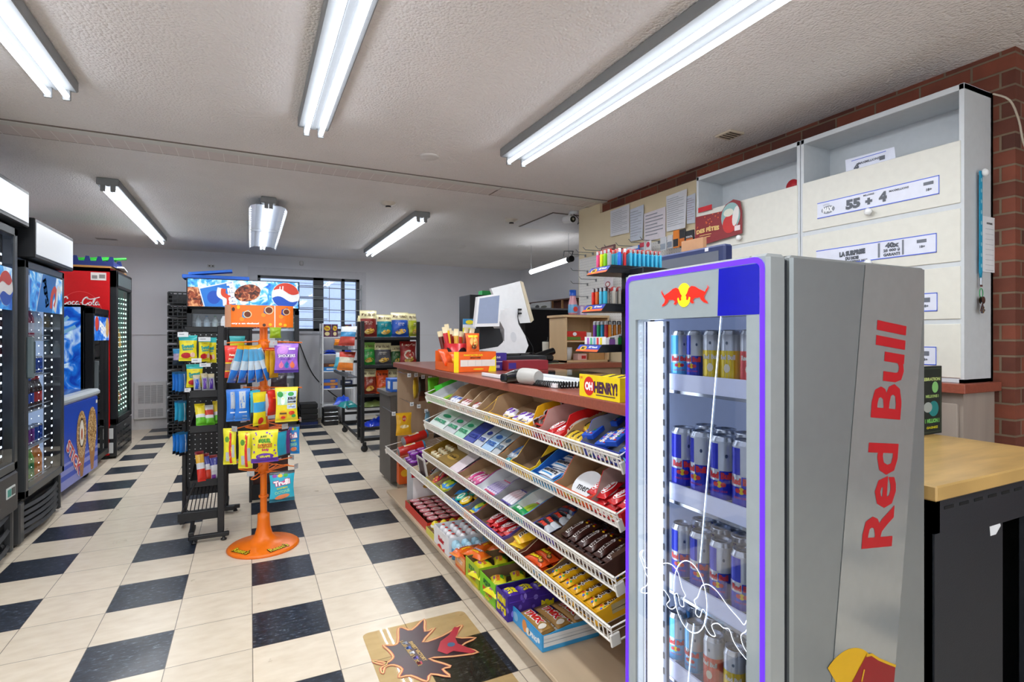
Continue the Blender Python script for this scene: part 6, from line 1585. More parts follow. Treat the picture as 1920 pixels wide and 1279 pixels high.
# --- tier 4 (lowest rack)
tb=MB().lathe([(0,0),(.034,0),(.036,.004),(.036,.2),(.034,.204),(.034,.215),(0,.215)],[plastic('#8a8f94'),plastic('#8a8f94'),foil('#d0241c'),plastic('#4aa8d8'),plastic('#4aa8d8'),plastic('#4aa8d8')],18)
Sx=lambda u,v:Vector((.0366*sin(u),-.0366*cos(u),v))
tb.text(Sx,'Kinder',0,.11,.9,ink('#ffffff'),w=.12,bold=.05,rot=PI/2,off=.001) if False else tb.drect(Sx,-.5,.6,.05,.14,ink('#f2ead8'),.0008,6,1)
tb.dell(Sx,.1,.09,.3,.03,ink('#f0b42a'),.0014,12)
tbm=tb.mesh('snack_tube')
put(tbm,'snack_tube',TM(4) @ T(.03,0.786-.02,.04) @ RY(PI/2) @ RZ(-PI/2),'red snack tube with a pale blue cap at the lowest rack end','snack tube')
put(tbm,'snack_tube',TM(4) @ T(.1,0.786+.05,.09) @ RZ(.25) @ RY(PI/2) @ RZ(-PI/2),'second red snack tube lying behind the first at the end of the lowest rack','snack tube')
def cupm(col,lid,h=.045,r=.03,ring_=None):
    m=MB().lathe([(0,0),(r*.8,0),(r*.95,h*.7),(r*1.05,h*.75),(r*1.05,h*.85),(0,h*.86)],[plastic(col),foil(col),plastic(col),plastic(col),foil(lid)],18)
    m.dell(face_up(0,0,h*.87),0,0,r*.75,r*.6,ink(ring_ or '#f2eef6'),.0008,16);m.dell(face_up(0,0,h*.87),0,0,r*.5,r*.3,ink(lid),.0014,14)
    return m.mesh('candy_cup')
cpu=cupm('#8a2fa8','#a23cc0',.05,.032,'#e6d8ee')
y=0.513
for k in range(4):
    for j in range(3):
        put(cpu,'candy_cup',TM(4) @ T(.05+.066*k,y-.0-.066*j,.003),'purple plastic candy cup at the far end of the lowest rack','candy cup','purple candy cups on the lowest rack')
for k in range(2):
    for j in range(2):
        put(cpu,'candy_cup',TM(4) @ T(.07+.066*k,y-.04-.066*j,.052),'purple candy cup in the upper layer on the lowest rack','candy cup','upper layer of purple candy cups')
M,w=carton_tray(4,0.271,0.14,.25,.04,.045,'#d9d2c8',None,None,None,'small white carton between the purple cups and the dark lidded carton',flap=lambda mb,w,d,hf,hb:(mb.box(0,d,-w/2,w/2,hf,hf+.003,card('#cbb898')),mb.drect(face_up(.06,0,hf+.004),-.03,.03,-.03,.03,ink('#5a4030'))))
def lidup(mb,w,d,hf,hb):mb.box(d*.05,d*.06+.006,-w/2,w/2,0,.15,card('#c9c6c4'));mb.drect(face_mx(d*.05-.0006,0,.08),-w*.35,w*.35,-.06,.06,ink('#3a1f28'))
M,w=carton_tray(4,0.14,-0.041,.25,.04,.10,'#b9b6b4',None,None,None,'carton with a raised dark maroon lid card on the lowest rack',flap=lidup)
fill(M,w,B['blk'],2,.05,.10,'dark bar in the maroon lidded carton','dark bars in the maroon lidded carton',layers=3,dx=.03)
M,w=carton_tray(4,-0.041,-0.216,.26,.045,.06,'#d8d23a',None,None,None,'yellow-green tray of swirled round lollipops on the lowest rack')
lp=MB().lathe([(0,-.006),(.03,-.004),(.034,0),(.03,.004),(0,.006)],foil('#d2284a'),16)
for k in range(8):lp.dell(face_up(0,0,.0045),.02*cos(k*.785),.02*sin(k*.785),.010,.005,ink(['#f2d81e','#e86a2a'][k % 2]),.001,8,1,rot=k*.785)
lp.tube([(.03,0,0),(.1,0,0)],.002,WHITE,5);lpm=lp.mesh('lollipop')
for k in range(6):put(lpm,'lollipop',M @ T(.04+.035*k,rng.uniform(-.02,.02),.035+.012*(k % 3)) @ RZ(rng.uniform(-.6,.6)) @ RY(-.6),'round pink and yellow swirled lollipop in the yellow-green tray','lollipop','swirled lollipops in the yellow-green tray')
M,w=carton_tray(4,-0.216,-0.396,.26,.05,.06,'#c7c63a',None,chips_front(['#2f8fd8','#3a9a3a'],.1,.03,8),None,'olive yellow carton of blue and green candy bags on the lowest rack')
fill(M,w,B['bluebag'],2,.07,.13,'blue and lime candy bag in the olive yellow carton','blue and lime bags in the olive carton',layers=2,lh=.028,jit=.3,cat='candy bag',name='candy_bag',bw=.08)
M,w=carton_tray(4,-0.396,-0.549,.26,.04,.09,'#3f96d8',KRAFTD,None,None,'nearly empty bright blue carton on the lowest rack')
fill(M,w,B['teal'],1,.05,.13,'single teal bar in the nearly empty bright blue carton',None)
M,w=carton_tray(4,-0.549,-0.714,.28,.05,.065,'#2a83cf',None,None,None,'blue carton with round teal and yellow candy tubs on the lowest rack')
for c,l,k,nm in (('#1f9a8a','#2fb79c',0,'teal'),('#e8b81a','#f2cf2a',1,'yellow')):
    cm2=cupm(c,l,.05,.036,'#f4f2dc')
    for j in range(2):put(cm2,'candy_tub',M @ T(.05+j*.08,.035-.07*k,.02) @ RY(-.25),'round %s candy tub in the blue carton of the lowest rack' % nm,'candy tub','%s candy tubs in the blue carton' % nm)
M,w=carton_tray(4,-0.714,-0.834,.28,.045,.09,'#e27a2c',card('#8b8d90'),None,None,'grey-lined orange carton of blue packets on the lowest rack')
fill(M,w,B['bluebag'],1,.075,.13,'blue packet in the grey-lined orange carton','blue packets in the grey-lined carton',layers=2,lh=.025,cat='candy bag',name='candy_bag',bw=.08)
M,w=carton_tray(4,-0.841,-1.202,.3,.05,.08,'#6b5aa8',KRAFTD,chips_front(['#3f8fd0','#e9e6f0'],.24,.03,12),None,'purple-cornered brown carton heaped with red wafer bars on the lowest rack')
fill(M,w,B['kit'],4,.06,.11,'red wafer bar in the purple-cornered carton of the lowest rack','red wafer bars in the purple-cornered carton',layers=3,jit=.4)
M,w=carton_tray(4,-1.207,-1.349,.28,.04,.075,'#7a4a34',None,ft('SNICKERS','#ffffff',.1,.015),None,'brown carton with two large yellow packets on the lowest rack')
fill(M,w,B['mmbag'],1,.09,.15,'large yellow packet with brown lettering in the narrow brown carton','large yellow packets in the narrow brown carton',layers=3,lh=.026,jit=.3,cat='candy bag',name='candy_bag',bw=.11)
M,w=carton_tray(4,-1.354,-1.571,.3,.035,.08,'#c9b79a',mat('carton_inside_red','#6a2a18',rough=.7),chips_front(['#5aa0d8','#e8dcc0'],.2,.03,10),None,'tan carton of bright orange bars on the lowest rack')
fill(M,w,B['reese'],3,.056,.13,'bright orange bar with yellow script in the tan carton','bright orange bars in the tan carton',ax='y',layers=2,yoff=.02,jit=.12,bw=.055)
M,w=carton_tray(4,-1.575,-1.923,.32,.05,.075,'#f0b41a',KRAFTD,both(ft("m&m's  24  m&m's",'#3a1f18',.3,.035,'#fdfaf6')),lambda mb,S:(mb.drect(S,-.1,.1,-.012,.02,ink('#c9b98a')),mb.drect(S,-.1,.1,-.0,.002,ink('#8a7a5a'))),'largest yellow carton full of yellow packets at the near end of the lowest rack')
fill(M,w,B['mmy'],7,.052,.135,'yellow packet with dark lettering in the largest yellow carton','yellow packets in the largest yellow carton',layers=2,rot180=True,bw=.05,jit=.04,z=.012)
fill(M,w,B['mmy'],7,.052,.135,'yellow packet in the rear row of the largest yellow carton','rear yellow packets in the largest yellow carton',layers=2,rot180=True,bw=.05,jit=.04,z=.012,dx=.15)

# --- base shelf
def up16(mb,w,d,hf,hb):
    S=face_mx(d*.12,0,.15)
    mb.box(d*.12,d*.14,-w/2-.0,w/2,0,.26,card('#b9bcbe'));S=face_mx(d*.12-.0006,0,.13)
    mb.drect(S,-w*.42,w*.48,-.13,.11,ink('#ece8e6'));mb.drect(S,-w*.42,w*.48,.07,.11,ink('#c9202a'),.001);mb.text(S,'16 PACK / UNITES',w*.02,.09,.02,ink('#ffffff'),w=w*.8,bold=.06,off=.0016)
    mb.dell(S,0,.02,w*.2,.025,ink('#e0a83a'),.001,rot=.2)
M,w=carton_tray(5,0.284,-0.226,.34,.05,.06,'#c9321f',None,None,None,'red tray of small snack cups with a white upright card on the base shelf',x0=.01)
bk=MB();up16(bk,w,.3,0,0);
cc_=cupm('#5a1f1c','#d8707a',.07,.036,'#f3e8e8')
for k in range(4):
    for j in range(max(3,int(w/.078))):
        put(cc_,'snack_cup',M @ T(.05+.075*k,-w/2+.045+.078*j,.004),'snack cup with a pink lid in the red tray on the base shelf','snack cup','pink lidded snack cups in the red tray')
cb_=MB().box(0,.32,0,.006,0,.27,card('#b9bcbe'));S=face_my(.17,-.0006,.135)
cb_.drect(S,-.13,.15,-.12,.11,ink('#eeebea'));cb_.drect(S,-.14,.15,.06,.10,ink('#c9202a'),.001);cb_.text(S,'16 PACK / UNITES',.0,.08,.022,ink('#ffffff'),w=.25,bold=.05,off=.0016)
cb_.dell(S,.0,.0,.06,.02,ink('#e0a83a'),.001,rot=.2);cb_.dell(S,.09,.03,.03,.015,ink('#3a1f18'),.001,rot=.4)
o=cb_.build('display_card');o.matrix_world=T(2.19,0.284+.02,.1);tag(o,'upright white card reading 16 PACK behind the pink lidded cups','display card')
for i,(px_a,X_,c_) in enumerate(((1.049,2.36,'#e0601c'),(1.021,2.44,'#d9d4cc'))):
    m=MB().box(-.05,.05,-.04,.04,0,.26,card(c_),.003);S=Fy(.1,.08,.26)
    m.dell(S,0,.07,.03,.025,ink('#2a1a14'));m.dell(S,0,.07,.02,.015,ink('#f2ead8'),.001);m.dell(S,0,-.04,.035,.03,ink('#f0b42a'));m.drect(S,-.05,.05,.02,.04,ink('#b8401c'))
    o=m.build('snack_carton');o.matrix_world=T(X_,px_a,.061);tag(o,['tall orange snack carton standing at the far foot of the counter','tall pale snack carton beside the orange one at the foot of the counter'][i],'snack box')
M,w=carton_tray(5,-0.226,-0.383,.28,.035,.04,'#d9cf5a',None,None,None,'clear yellow tray of small yellow wrapped eggs on the base shelf')
eg=MB().lathe([(0,0),(.02,.008),(.026,.024),(.02,.042),(.008,.052),(0,.054)],foil('#e8cf2a'),12)
eg.lathe([(.0262,.02),(.0268,.026),(.0235,.034)],ink('#e9e9e2'),12);egm=eg.mesh('wrapped_egg')
for k in range(4):
    for j in range(max(2,int(w/.056))):put(egm,'wrapped_egg',M @ T(.035+.055*k,-w/2+.03+.056*j,.03),'small yellow foil wrapped egg in the yellow tray','chocolate egg','yellow wrapped eggs on the base shelf')
M,w=carton_tray(5,-0.383,-0.641,.2,.1,.1,'#eceaec',PAPER,lambda mb,S:(mb.text(S,'Kinder',0,.0,.03,ink('#c9202a'),w=.1,bold=.06),mb.dpoly(S,[(-.06,-.05),(.06,-.05),(.06,-.03),(.02,-.045),(-.02,-.028),(-.06,-.042)],ink('#d8261e'),.0008)),lambda mb,S:(mb.dpoly(S,[(-.1,-.05),(.1,-.05),(.1,-.02),(.03,-.045),(-.03,-.03),(-.1,-.045)],ink('#d8261e'),.0008),mb.dell(S,0,.01,.02,.015,ink('#e8a83a'),.001)),'white carton with a red wavy bottom on the base shelf')
we=MB().lathe([(0,0),(.018,.006),(.024,.022),(.018,.04),(0,.05)],foil('#eceaec'),12).dell(face_up(0,0,.0505),0,0,.01,.01,ink('#d8261e'),.0005,10,1).mesh('wrapped_egg')
for k in range(3):
    for j in range(max(2,int(w/.054))):put(we,'wrapped_egg',M @ T(.035+.06*k,-w/2+.03+.054*j,.06),'white and red foil wrapped egg in the white carton','chocolate egg','white wrapped eggs in the white carton')
be=MB().lathe([(0,0),(.022,.0),(.022,.05),(.018,.055),(.024,.07),(.018,.09),(0,.098)],[plastic('#4a8fc0')]*3+[plastic('#a8d4e8')]*3,12).mesh('candy_bottle')
for k in range(3):
    for j in range(2):put(be,'candy_bottle',TM(5) @ T(.03+.055*k,-0.683-.028*1+.05*j-.01,.001),'pale blue baby-bottle shaped candy on the base shelf','candy bottle','pale blue candy bottles on the base shelf')
o=boxy('candy_carton','yellow carton with a big pink circle on its side, behind the blue candy bottles',2.36,2.56,-0.74,-0.74+.16,.101,.27,'#efc01e','candy box',lambda m,w,d,h:(m.dell(Fy(w,d,h),.02,-h*.1,w*.42,h*.42,ink('#c25a6a')),m.text(Fy(w,d,h),"DIP 'N",.02,-h*.15,.026,ink('#f4e8ec'),bold=.06,off=.001),m.text(Fx(w,d,h),'DIP',0,h*.2,.03,ink('#7a2a8a'),bold=.08,off=.001),m.drect(Fx(w,d,h),-.06,.06,-.07,-.0,ink('#8ac0e0'))))
M,w=carton_tray(5,-0.74,-0.878,.36,.085,.09,'#e8621c',None,lambda mb,S:(mb.drect(S,-.07,.07,-.03,.03,ink('#f0a05a')),mb.text(S,'FUZZY',0,0,.02,ink('#f6ead8'),w=.08,bold=.06,off=.001)),None,'orange carton overflowing with orange candy bags on the base shelf')
for k in range(5):
    o=put(B['oran'],'candy_bag',M @ T([.0,.05,.12,.18,.22][k],[.03,-.03,.03,-.03,.02][k],.07+.018*(k % 2)) @ RZ([.2,-1.2,.3,-.9,.1][k]) @ T(-.03,0,0),'crinkled orange candy bag spilling over the orange carton','candy bag','orange bags in the orange carton')
M,w=carton_tray(5,-0.885,-1.056,.36,.10,.105,'#a8c22a',KRAFTD,lambda mb,S:(mb.text(S,'SOUR',0,.02,.025,ink('#2f7a2a'),w=.08,bold=.08),mb.text(S,'PATCH',0,-.012,.025,ink('#d8602a'),w=.09,bold=.08),mb.drect(S,-.075,.075,-.048,-.03,ink('#d8c82a'))),lambda mb,S:mb.drect(S,-.17,-.05,-.045,.04,ink('#2c3a34')),'olive green sour candy carton, left of the lime green one on the base shelf')
for k in range(6):put(B['sp'],'candy_bag',M @ T(.02+.05*k,.035 if k % 2 else -.035,.05+.01*(k % 2)) @ RZ(-PI/2+rng.uniform(-.5,.5)) @ T(-.05,0,0),'yellow sour candy bag in the olive green carton','candy bag','yellow sour candy bags in the olive green carton')
M,w=carton_tray(5,-1.069,-1.243,.36,.10,.105,'#7fd022',KRAFTD,lambda mb,S:(mb.text(S,'SOUR',0,.022,.028,ink('#1f6a2a'),w=.09,bold=.1),mb.text(S,'PATCH',0,-.012,.028,ink('#d8502a'),w=.1,bold=.1),mb.text(S,'kids',0,-.038,.018,ink('#f0e22a'),w=.05,bold=.06)),lambda mb,S:mb.drect(S,-.17,-.15,-.045,.045,ink('#e8e22a')),'lime green sour candy carton on the base shelf')
for k in range(6):put(B['sp'],'candy_bag',M @ T(.02+.05*k,.03 if k % 2 else -.035,.05+.01*(k % 2)) @ RZ(-PI/2+rng.uniform(-.5,.5)) @ T(-.05,0,0),'green-tipped sour candy bag in the lime green carton','candy bag','sour candy bags in the lime green carton')
def dots(c,n,w_,h_,seed):
    r_=random.Random(seed)
    def f(mb,S):
        for k in range(n):mb.dell(S,r_.uniform(-w_,w_),r_.uniform(-h_,h_),r_.uniform(.006,.014),r_.uniform(.006,.014),ink(r_.choice(c)),.0008,12,1)
    return f
M,w=carton_tray(5,-1.248,-1.366,.38,.105,.107,'#3d2391',card('#2c1a6a'),both(dots(['#6a55c8','#8a7ad8'],6,.06,.04,3),lambda mb,S:(mb.text(S,'MINI',0,.02,.03,ink('#f2e21c'),w=.08,bold=.12,off=.001),mb.text(S,'EGGS',0,-.02,.03,ink('#f2e21c'),w=.09,bold=.12,off=.001))),both(dots(['#6a55c8','#8a7ad8'],10,.17,.04,5),lambda mb,S:(mb.text(S,'Mini',.0,-.01,.03,ink('#f2e21c'),bold=.08,off=.001))),'dark purple egg candy carton beside the gold bars on the base shelf')
for k in range(5):put(B['mini'],'candy_bag',M @ T(.008+.072*k+.036,.06,.078) @ RZ(-PI/2),'purple packet with yellow lettering in the dark purple carton','candy bag','purple packets in the dark purple carton')
M,w=carton_tray(5,-1.323,-1.613,.255,.062,.075,'#3aa0dc',mat('carton_inside_tan','#8a7250',rough=.8),lambda mb,S:(mb.drect(S,-.145,.14,-.03,.03,ink('#3f9fdc')),mb.dell(S,.0,.0,.02,.024,ink('#e8944a'),.0008),mb.dell(S,.03,-.008,.018,.014,ink('#f2ead8'),.001),mb.text(S,'PPING',.07,-.006,.02,ink('#e6f0f8'),bold=.06,off=.001),mb.dell(S,.115,.0,.01,.01,ink('#e6f0f8'),.001),mb.dell(S,-.08,-.0,.022,.018,ink('#8fc4e6'),.0009)),lambda mb,S:(mb.drect(S,-.122,.122,-.018,.026,ink('#dfe3e6')),mb.drect(S,-.122,.122,-.003,.0,ink('#9aa8b4'),.001),mb.drect(S,-.122,.122,.01,.012,ink('#b4c0c8'),.001)),'wide light blue carton with three big gold bars on the base shelf',x0=.028)
for k in range(3):
    put(B['twix'],'chocolate_bar',M @ T(.05+.075*k,.115-.012*k,.03+.006*k) @ RZ(-PI/2+.06) @ RX(.12),'large gold bar with red and white lettering in the light blue carton','chocolate bar','large gold bars in the light blue carton')
for k in range(3):
    put(B['twix'],'chocolate_bar',M @ T(.05+.075*k,.11,.006) @ RZ(-PI/2),'large gold bar in the lower layer of the light blue carton','chocolate bar','lower layer of gold bars in the light blue carton')

# hooks and hanging bags under the counter end
YH=.86
for i,(px_,py_,X_) in enumerate(((  728,702,0),(745,700,0),(757,702,0),(770,706,0),(785,706,0))):pass
hk=[((2.324,0.75,0.98)),((2.379,0.75,0.982)),((2.435,0.75,0.964)),((2.492,0.75,0.953)),((2.345,0.75,0.754)),((2.401,0.75,0.734)),((2.461,0.75,0.693)),((2.203,0.75,0.688))]
for i,p in enumerate(hk):
    m=MB().tube([(0,0,0),(0,1.13-.75,.006)],.0022,CHROME,5).tube([(0,0,0),(0,-.004,.012)],.0022,CHROME,5)
    m.box(-.014,.014,-.004,-.002,-.018,.012,plastic('#e4e6e8'));S=face_my(0,-.0045,-.003);m.drect(S,-.009,.009,-.008,.004,ink('#9aa0a6'))
    tag(m.build('display_hook',loc=p),'chrome hook with price tag, %s' % ['leftmost of the upper row on the counter end','second of the upper row on the counter end','third of the upper row on the counter end','behind the bright green bag','leftmost of the lower row on the counter end','second of the lower row on the counter end','right of the lower row above the pale bag','holding the yellow peanut bag'][i],'hook')
def hb_(g,cols,label,seed,rz=0,W=None,dec=None):return snack_bag(g,'snack_bag',label,cols,dec,rz,.03,seed,W=W,cat='snack bag',wr=.4)
hb_((2.391,0.8,0.953,0.039,0.165),[(1,foil('#e0b92e'))],'yellow bag hanging edge-on under the counter end',301,1.0,.1)
hb_((2.449,0.82,0.958,0.075,0.196),[(.6,foil('#2c211e')),(.8,foil('#4a2a1e')),(1,foil('#6a3a24'))],'dark brown bag hanging under the counter end',302,.5)
hb_((2.44,0.5,0.972,0.095,0.187),[(1,foil('#6fd22a'))],'bright green bag hanging behind the end of the topmost rack',303,.2)
g=(2.295,0.8,0.68,0.127,0.176)
hb_(g,[(1,foil('#e8b01e'))],'yellow nut bag hanging lowest at the counter end',304,.05,None,lambda mb,S,g=g:(mb.dell(S,0,-g[4]*.25,g[3]*.14,g[4]*.13,ink('#c23a2a'),.0015),mb.text(S,'NUTS',0,-g[4]*.26,g[4]*.08,ink('#f6ead8'),w=g[3]*.2,off=.0022),mb.dell(S,0,-g[4]*.6,g[3]*.3,g[4]*.08,ink('#f0dca8'),.0015)))
hb_((2.457,0.7,0.691,0.039,0.117),[(1,foil('#7fb4d0'))],'pale blue bag hanging edge-on over the purple cups',305,.9,.08)
hb_((2.34,0.1,0.709,0.059,0.107),[(1,foil('#2e2422'))],'dark bag hanging in the gap below the second rack end',306,.3)

# ================================================================== SLIM ENERGY DRINK COOLER
XF,YN,YF2,ZT2=2.17,-2.594,-2.124,1.453
rb=thing('energy_drink_cooler','slim silver energy drink cooler with violet lit door edge, closest to the camera','cooler',(0,0,0))
SLV=mat('cooler_silver','#989e9f',rough=.32,metal=.55,var=.02)
SLV2=mat('cooler_silver_door','#a6acad',rough=.35,metal=.4)
XB=2.75;X0=2.243
b=MB()
b.box(X0,XB,YN,YN+.03,.02,ZT2,SLV,.006).box(X0,XB,YF2-.03,YF2,.02,ZT2,SLV,.006).box(XB-.03,XB,YN+.02,YF2-.02,.02,ZT2-.01,SLV).box(X0,XB,YN+.01,YF2-.01,ZT2-.09,ZT2,SLV,.006).box(X0,XB-.03,YN+.03,YF2-.03,.02,.16,SLV)
S=face_my(0,YN-.0005,0)
def sp(px,py):p=None
stripe=[(2.498,-2.594,1.456),(2.747,-2.594,1.461),(2.747,-2.594,1.375),(2.613,-2.594,0.44),(2.375,-2.594,0.508)]
def ext(p,q,k):return (p[0]+(q[0]-p[0])*k,p[2]+(q[2]-p[2])*k)
pl=[(stripe[0][0],1.448),(stripe[1][0]-.004,1.448),(stripe[2][0]-.004,stripe[2][2]),ext(stripe[2],stripe[3],1.35),ext(stripe[0],stripe[4],1.3)]
b.dpoly(S,pl,mat('silver_stripe','#b4b9b9',rough=.16,metal=.55),.0008)
tx0,tx1=0.789,1.313
tc_=((2.538,-2.594,0.778),(2.6,-2.594,1.313))
ang_=math.atan2(tc_[1][2]-tc_[0][2],tc_[1][0]-tc_[0][0])
b.text(S,'Red Bull',(tc_[0][0]+tc_[1][0])/2+.004,(tc_[0][2]+tc_[1][2])/2,.122,ink('#b3161f'),w=abs(tc_[1][2]-tc_[0][2])*1.0,bold=.026,rot=ang_,off=.0016)
yc_=(2.435,-2.594,0.477)
b.dell(S,yc_[0]-.005,yc_[2]-.03,.12,.12,ink('#d5a50a'),.0014,30,2,a0=-.6,a1=2.2)
bullp=[(2.444,-2.594,0.488),(2.498,-2.594,0.536),(2.519,-2.594,0.533),(2.546,-2.594,0.515),(2.583,-2.594,0.496),(2.615,-2.594,0.48),(2.609,-2.594,0.442)]
P2=[(p[0],p[2]) for p in bullp]
b.dpoly(S,[(P2[0][0]-.05,P2[0][1]-.14)]+P2[:-1]+[(P2[-1][0],P2[-1][1]),(P2[-1][0]-.01,P2[-1][1]-.14)],ink('#8e1319'),.0022)
b.dline(S,P2[1:-1],.006,ink('#d5a50a'),.003)
b.dline(S,[(P2[1][0]-.008,P2[1][1]-.03),(P2[1][0]-.018,P2[1][1]-.055)],.005,ink('#d5a50a'),.003)
b.build('cabinet',rb)
MB().box(X0+.01,XB-.02,YN+.02,YF2-.02,0,.03,BLACK).build('base',rb)
GK=plastic('#1a1d24');MB().box(2.228,X0,YN+.012,YN+.04,.04,ZT2-.01,GK).box(2.228,X0,YF2-.04,YF2-.012,.04,ZT2-.01,GK).box(2.228,X0,YN+.04,YF2-.04,1.335,ZT2-.01,GK).box(2.228,X0,YN+.04,YF2-.04,.04,.2,GK).build('door_gasket',rb)
LN=mat('cooler_interior_glow','#93a0bd',rough=.35,emit=.24)  # emission in the liner brightens the cans, though it is no lamp
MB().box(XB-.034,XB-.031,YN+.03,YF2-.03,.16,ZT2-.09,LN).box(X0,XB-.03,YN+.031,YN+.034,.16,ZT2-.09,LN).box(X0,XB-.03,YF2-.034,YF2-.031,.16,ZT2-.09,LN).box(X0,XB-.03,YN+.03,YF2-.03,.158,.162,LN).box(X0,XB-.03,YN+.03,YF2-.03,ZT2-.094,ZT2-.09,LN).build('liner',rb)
# door
GY0,GY1,GZ0,GZ1=-2.541,-2.172,.22,1.325
d=MB()
d.box(XF,2.228,YN,GY0,.03,ZT2,SLV2,.008).box(XF,2.228,GY1,YF2,.03,ZT2,SLV2,.008).box(XF,2.228,GY0-.01,GY1+.01,GZ1,ZT2,SLV2,.008).box(XF,2.228,GY0-.01,GY1+.01,.03,GZ0,SLV2,.008)
S=plane((XF-.0006,(YN+YF2)/2,0),(0,-1,0),(0,0,1));hw=(YF2-YN)/2
VIO=glow('#4f1ff2',.95);PANEL=mat('door_panel_grey','#a5b0b4',rough=.12)
# grey printed border on the face
d.drect(S,-hw+.006,hw-.006,GZ1,ZT2-.006,PANEL,.0005);d.drect(S,-hw+.006,-hw+(YF2-GY1),.05,GZ1,PANEL,.0005);d.drect(S,hw-(GY0-YN),hw-.006,.05,GZ1,PANEL,.0005);d.drect(S,-hw+.006,hw-.006,.04,GZ0,PANEL,.0005)
rr=.02
rim=[(-hw+.012,.05),(-hw+.012,ZT2-.012-rr)] + [(-hw+.012+rr-rr*cos(a*PI/8),ZT2-.012-rr+rr*sin(a*PI/8)) for a in range(1,4)] + [(-hw+.012+rr,ZT2-.012),(hw-.012-rr,ZT2-.012)] + [(hw-.012-rr+rr*sin(a*PI/8),ZT2-.012-rr+rr*cos(a*PI/8)) for a in range(1,4)] + [(hw-.012,ZT2-.012-rr),(hw-.012,.05)]
d.dline(S,rim,.012,VIO,.0022)
ym=(YN+YF2)/2
BLU=mat('logo_blue','#1c1fb4',rough=.15,emit=.12)
d.dpoly(S,[(ym+2.462,GZ1+.001),(ym+2.466,ZT2-.02),(hw-.02,ZT2-.02),(hw-.02,GZ1+.001)],BLU,.0012)
# bulls emblem
BULL=[(.05,.98),(.0,.85),(.07,.74),(.12,.60),(.2,.66),(.38,.78),(.56,.95),(.72,1.0),(.85,.9),(.93,.62),(1.0,.5),(.96,.4),(.97,.24),(.89,.22),(.84,.42),(.77,.36),(.80,.14),(.70,.0),(.6,.04),(.67,.2),(.56,.32),(.46,.3),(.36,.34),(.29,.16),(.16,.02),(.0,-.06),(.02,.05),(.13,.18),(.17,.36),(.1,.48),(.05,.62),(.0,.7),(-.04,.86)]
def bulls(m,S,cu,cv,W,Hh,red,yel,off=.0016):
    m.dell(S,cu,cv,W*.155,Hh*.66,yel,off,28)
    for s_ in (-1,1):
        P_=[(cu+s_*(W*.5-W*.46*x),cv-Hh*.5+Hh*.95*y) for x,y in BULL]
        m.dpoly(S,P_,red,off+.0009)
bulls(d,S,ym+2.357,1.381,.155,.045,mat('emblem_red','#f0220a',rough=.4,emit=.3),mat('emblem_yellow','#ffe21a',rough=.4,emit=.3))
door=d.build('door',rb)
g=MB().poly([(XF+.004,GY1,GZ0),(XF+.004,GY0,GZ0),(XF+.004,GY0,GZ1),(XF+.004,GY1,GZ1)],glass('door_glass','#eef4ff',.8,.07));g.build('glass_pane',door)
WHT=glow('#e6f0ff',1.3)
e=MB();Sg=plane((XF+.003,ym,0),(0,-1,0),(0,0,1))
cu,cv,W_,H_=ym+2.372,.645,.36,.12
e.dline(Sg,[(cu+.055*cos(a*PI/20),cv+.085*sin(a*PI/20)) for a in range(40)],.0022,WHT,.001,closed=True)
for s_ in (-1,1):
    P_=[(cu+s_*(W_*.5-W_*.46*x),cv-H_*.5+H_*.95*y) for x,y in BULL]
    e.dline(Sg,[(p.x,p.y) for p in smooth_path([Vector((x,y,0)) for x,y in P_],3,True)],.0018,WHT,.001,closed=True)
e.dline(Sg,[(ym+2.468,GZ1),(ym+2.405,.74)],.0028,glow('#cfe6ff',1.6),.001);e.dline(Sg,[(ym+2.385,.585),(ym+2.34,GZ0)],.0028,glow('#cfe6ff',1.6),.001)
e.build('glass_emblem',door)
MB().box(2.205,2.225,-2.23,-2.179,GZ0,GZ1-.005,glow('#f3f7ff',2.2)).build('light_strip',door)
MB().box(2.20,2.204,-2.173,-2.164,GZ0,GZ1-.005,glow('#dfe8ff',.8)).build('thin_strip_reflection',door)  # thin glowing line drawn in place of a reflection
MB().box(2.203,2.2045,-2.18,GY1,GZ0,GZ1-.005,mat('dimming_panel_blue','#4a5678',rough=.3)).build('dimming_panel',rb)  # blue panel added to darken the overbright liner beside the strip
RY0=-2.244;RY1=-2.223
hp=MB().box(2.215,2.225,RY0,RY1,GZ0,GZ1-.005,plastic('#8692a8'))
for k in range(26):hp.box(2.2140,2.2152,(RY0+RY1)/2-.002,(RY0+RY1)/2+.003,GZ0+.02+k*.042,GZ0+.037+k*.042,INKD)
hp.build('slotted_rail',rb)
SHZ=(1.160,.862,.614,.378)
for z in SHZ:
    s_=MB().box(X0+.0,XB-.05,YN+.035,YF2-.035,z-.006,z,glass('shelf_glass','#dfe8f5',.6,.25))
    s_.box(X0-.002,X0+.004,YN+.035,YF2-.035,z-.03,z+.018,mat('shelf_lip','#b9bfd6',rough=.15,emit=.25)).box(X0-.004,X0-.002,YN+.035,YF2-.035,z-.034,z-.026,CHROME)
    s_.build('shelf',rb)
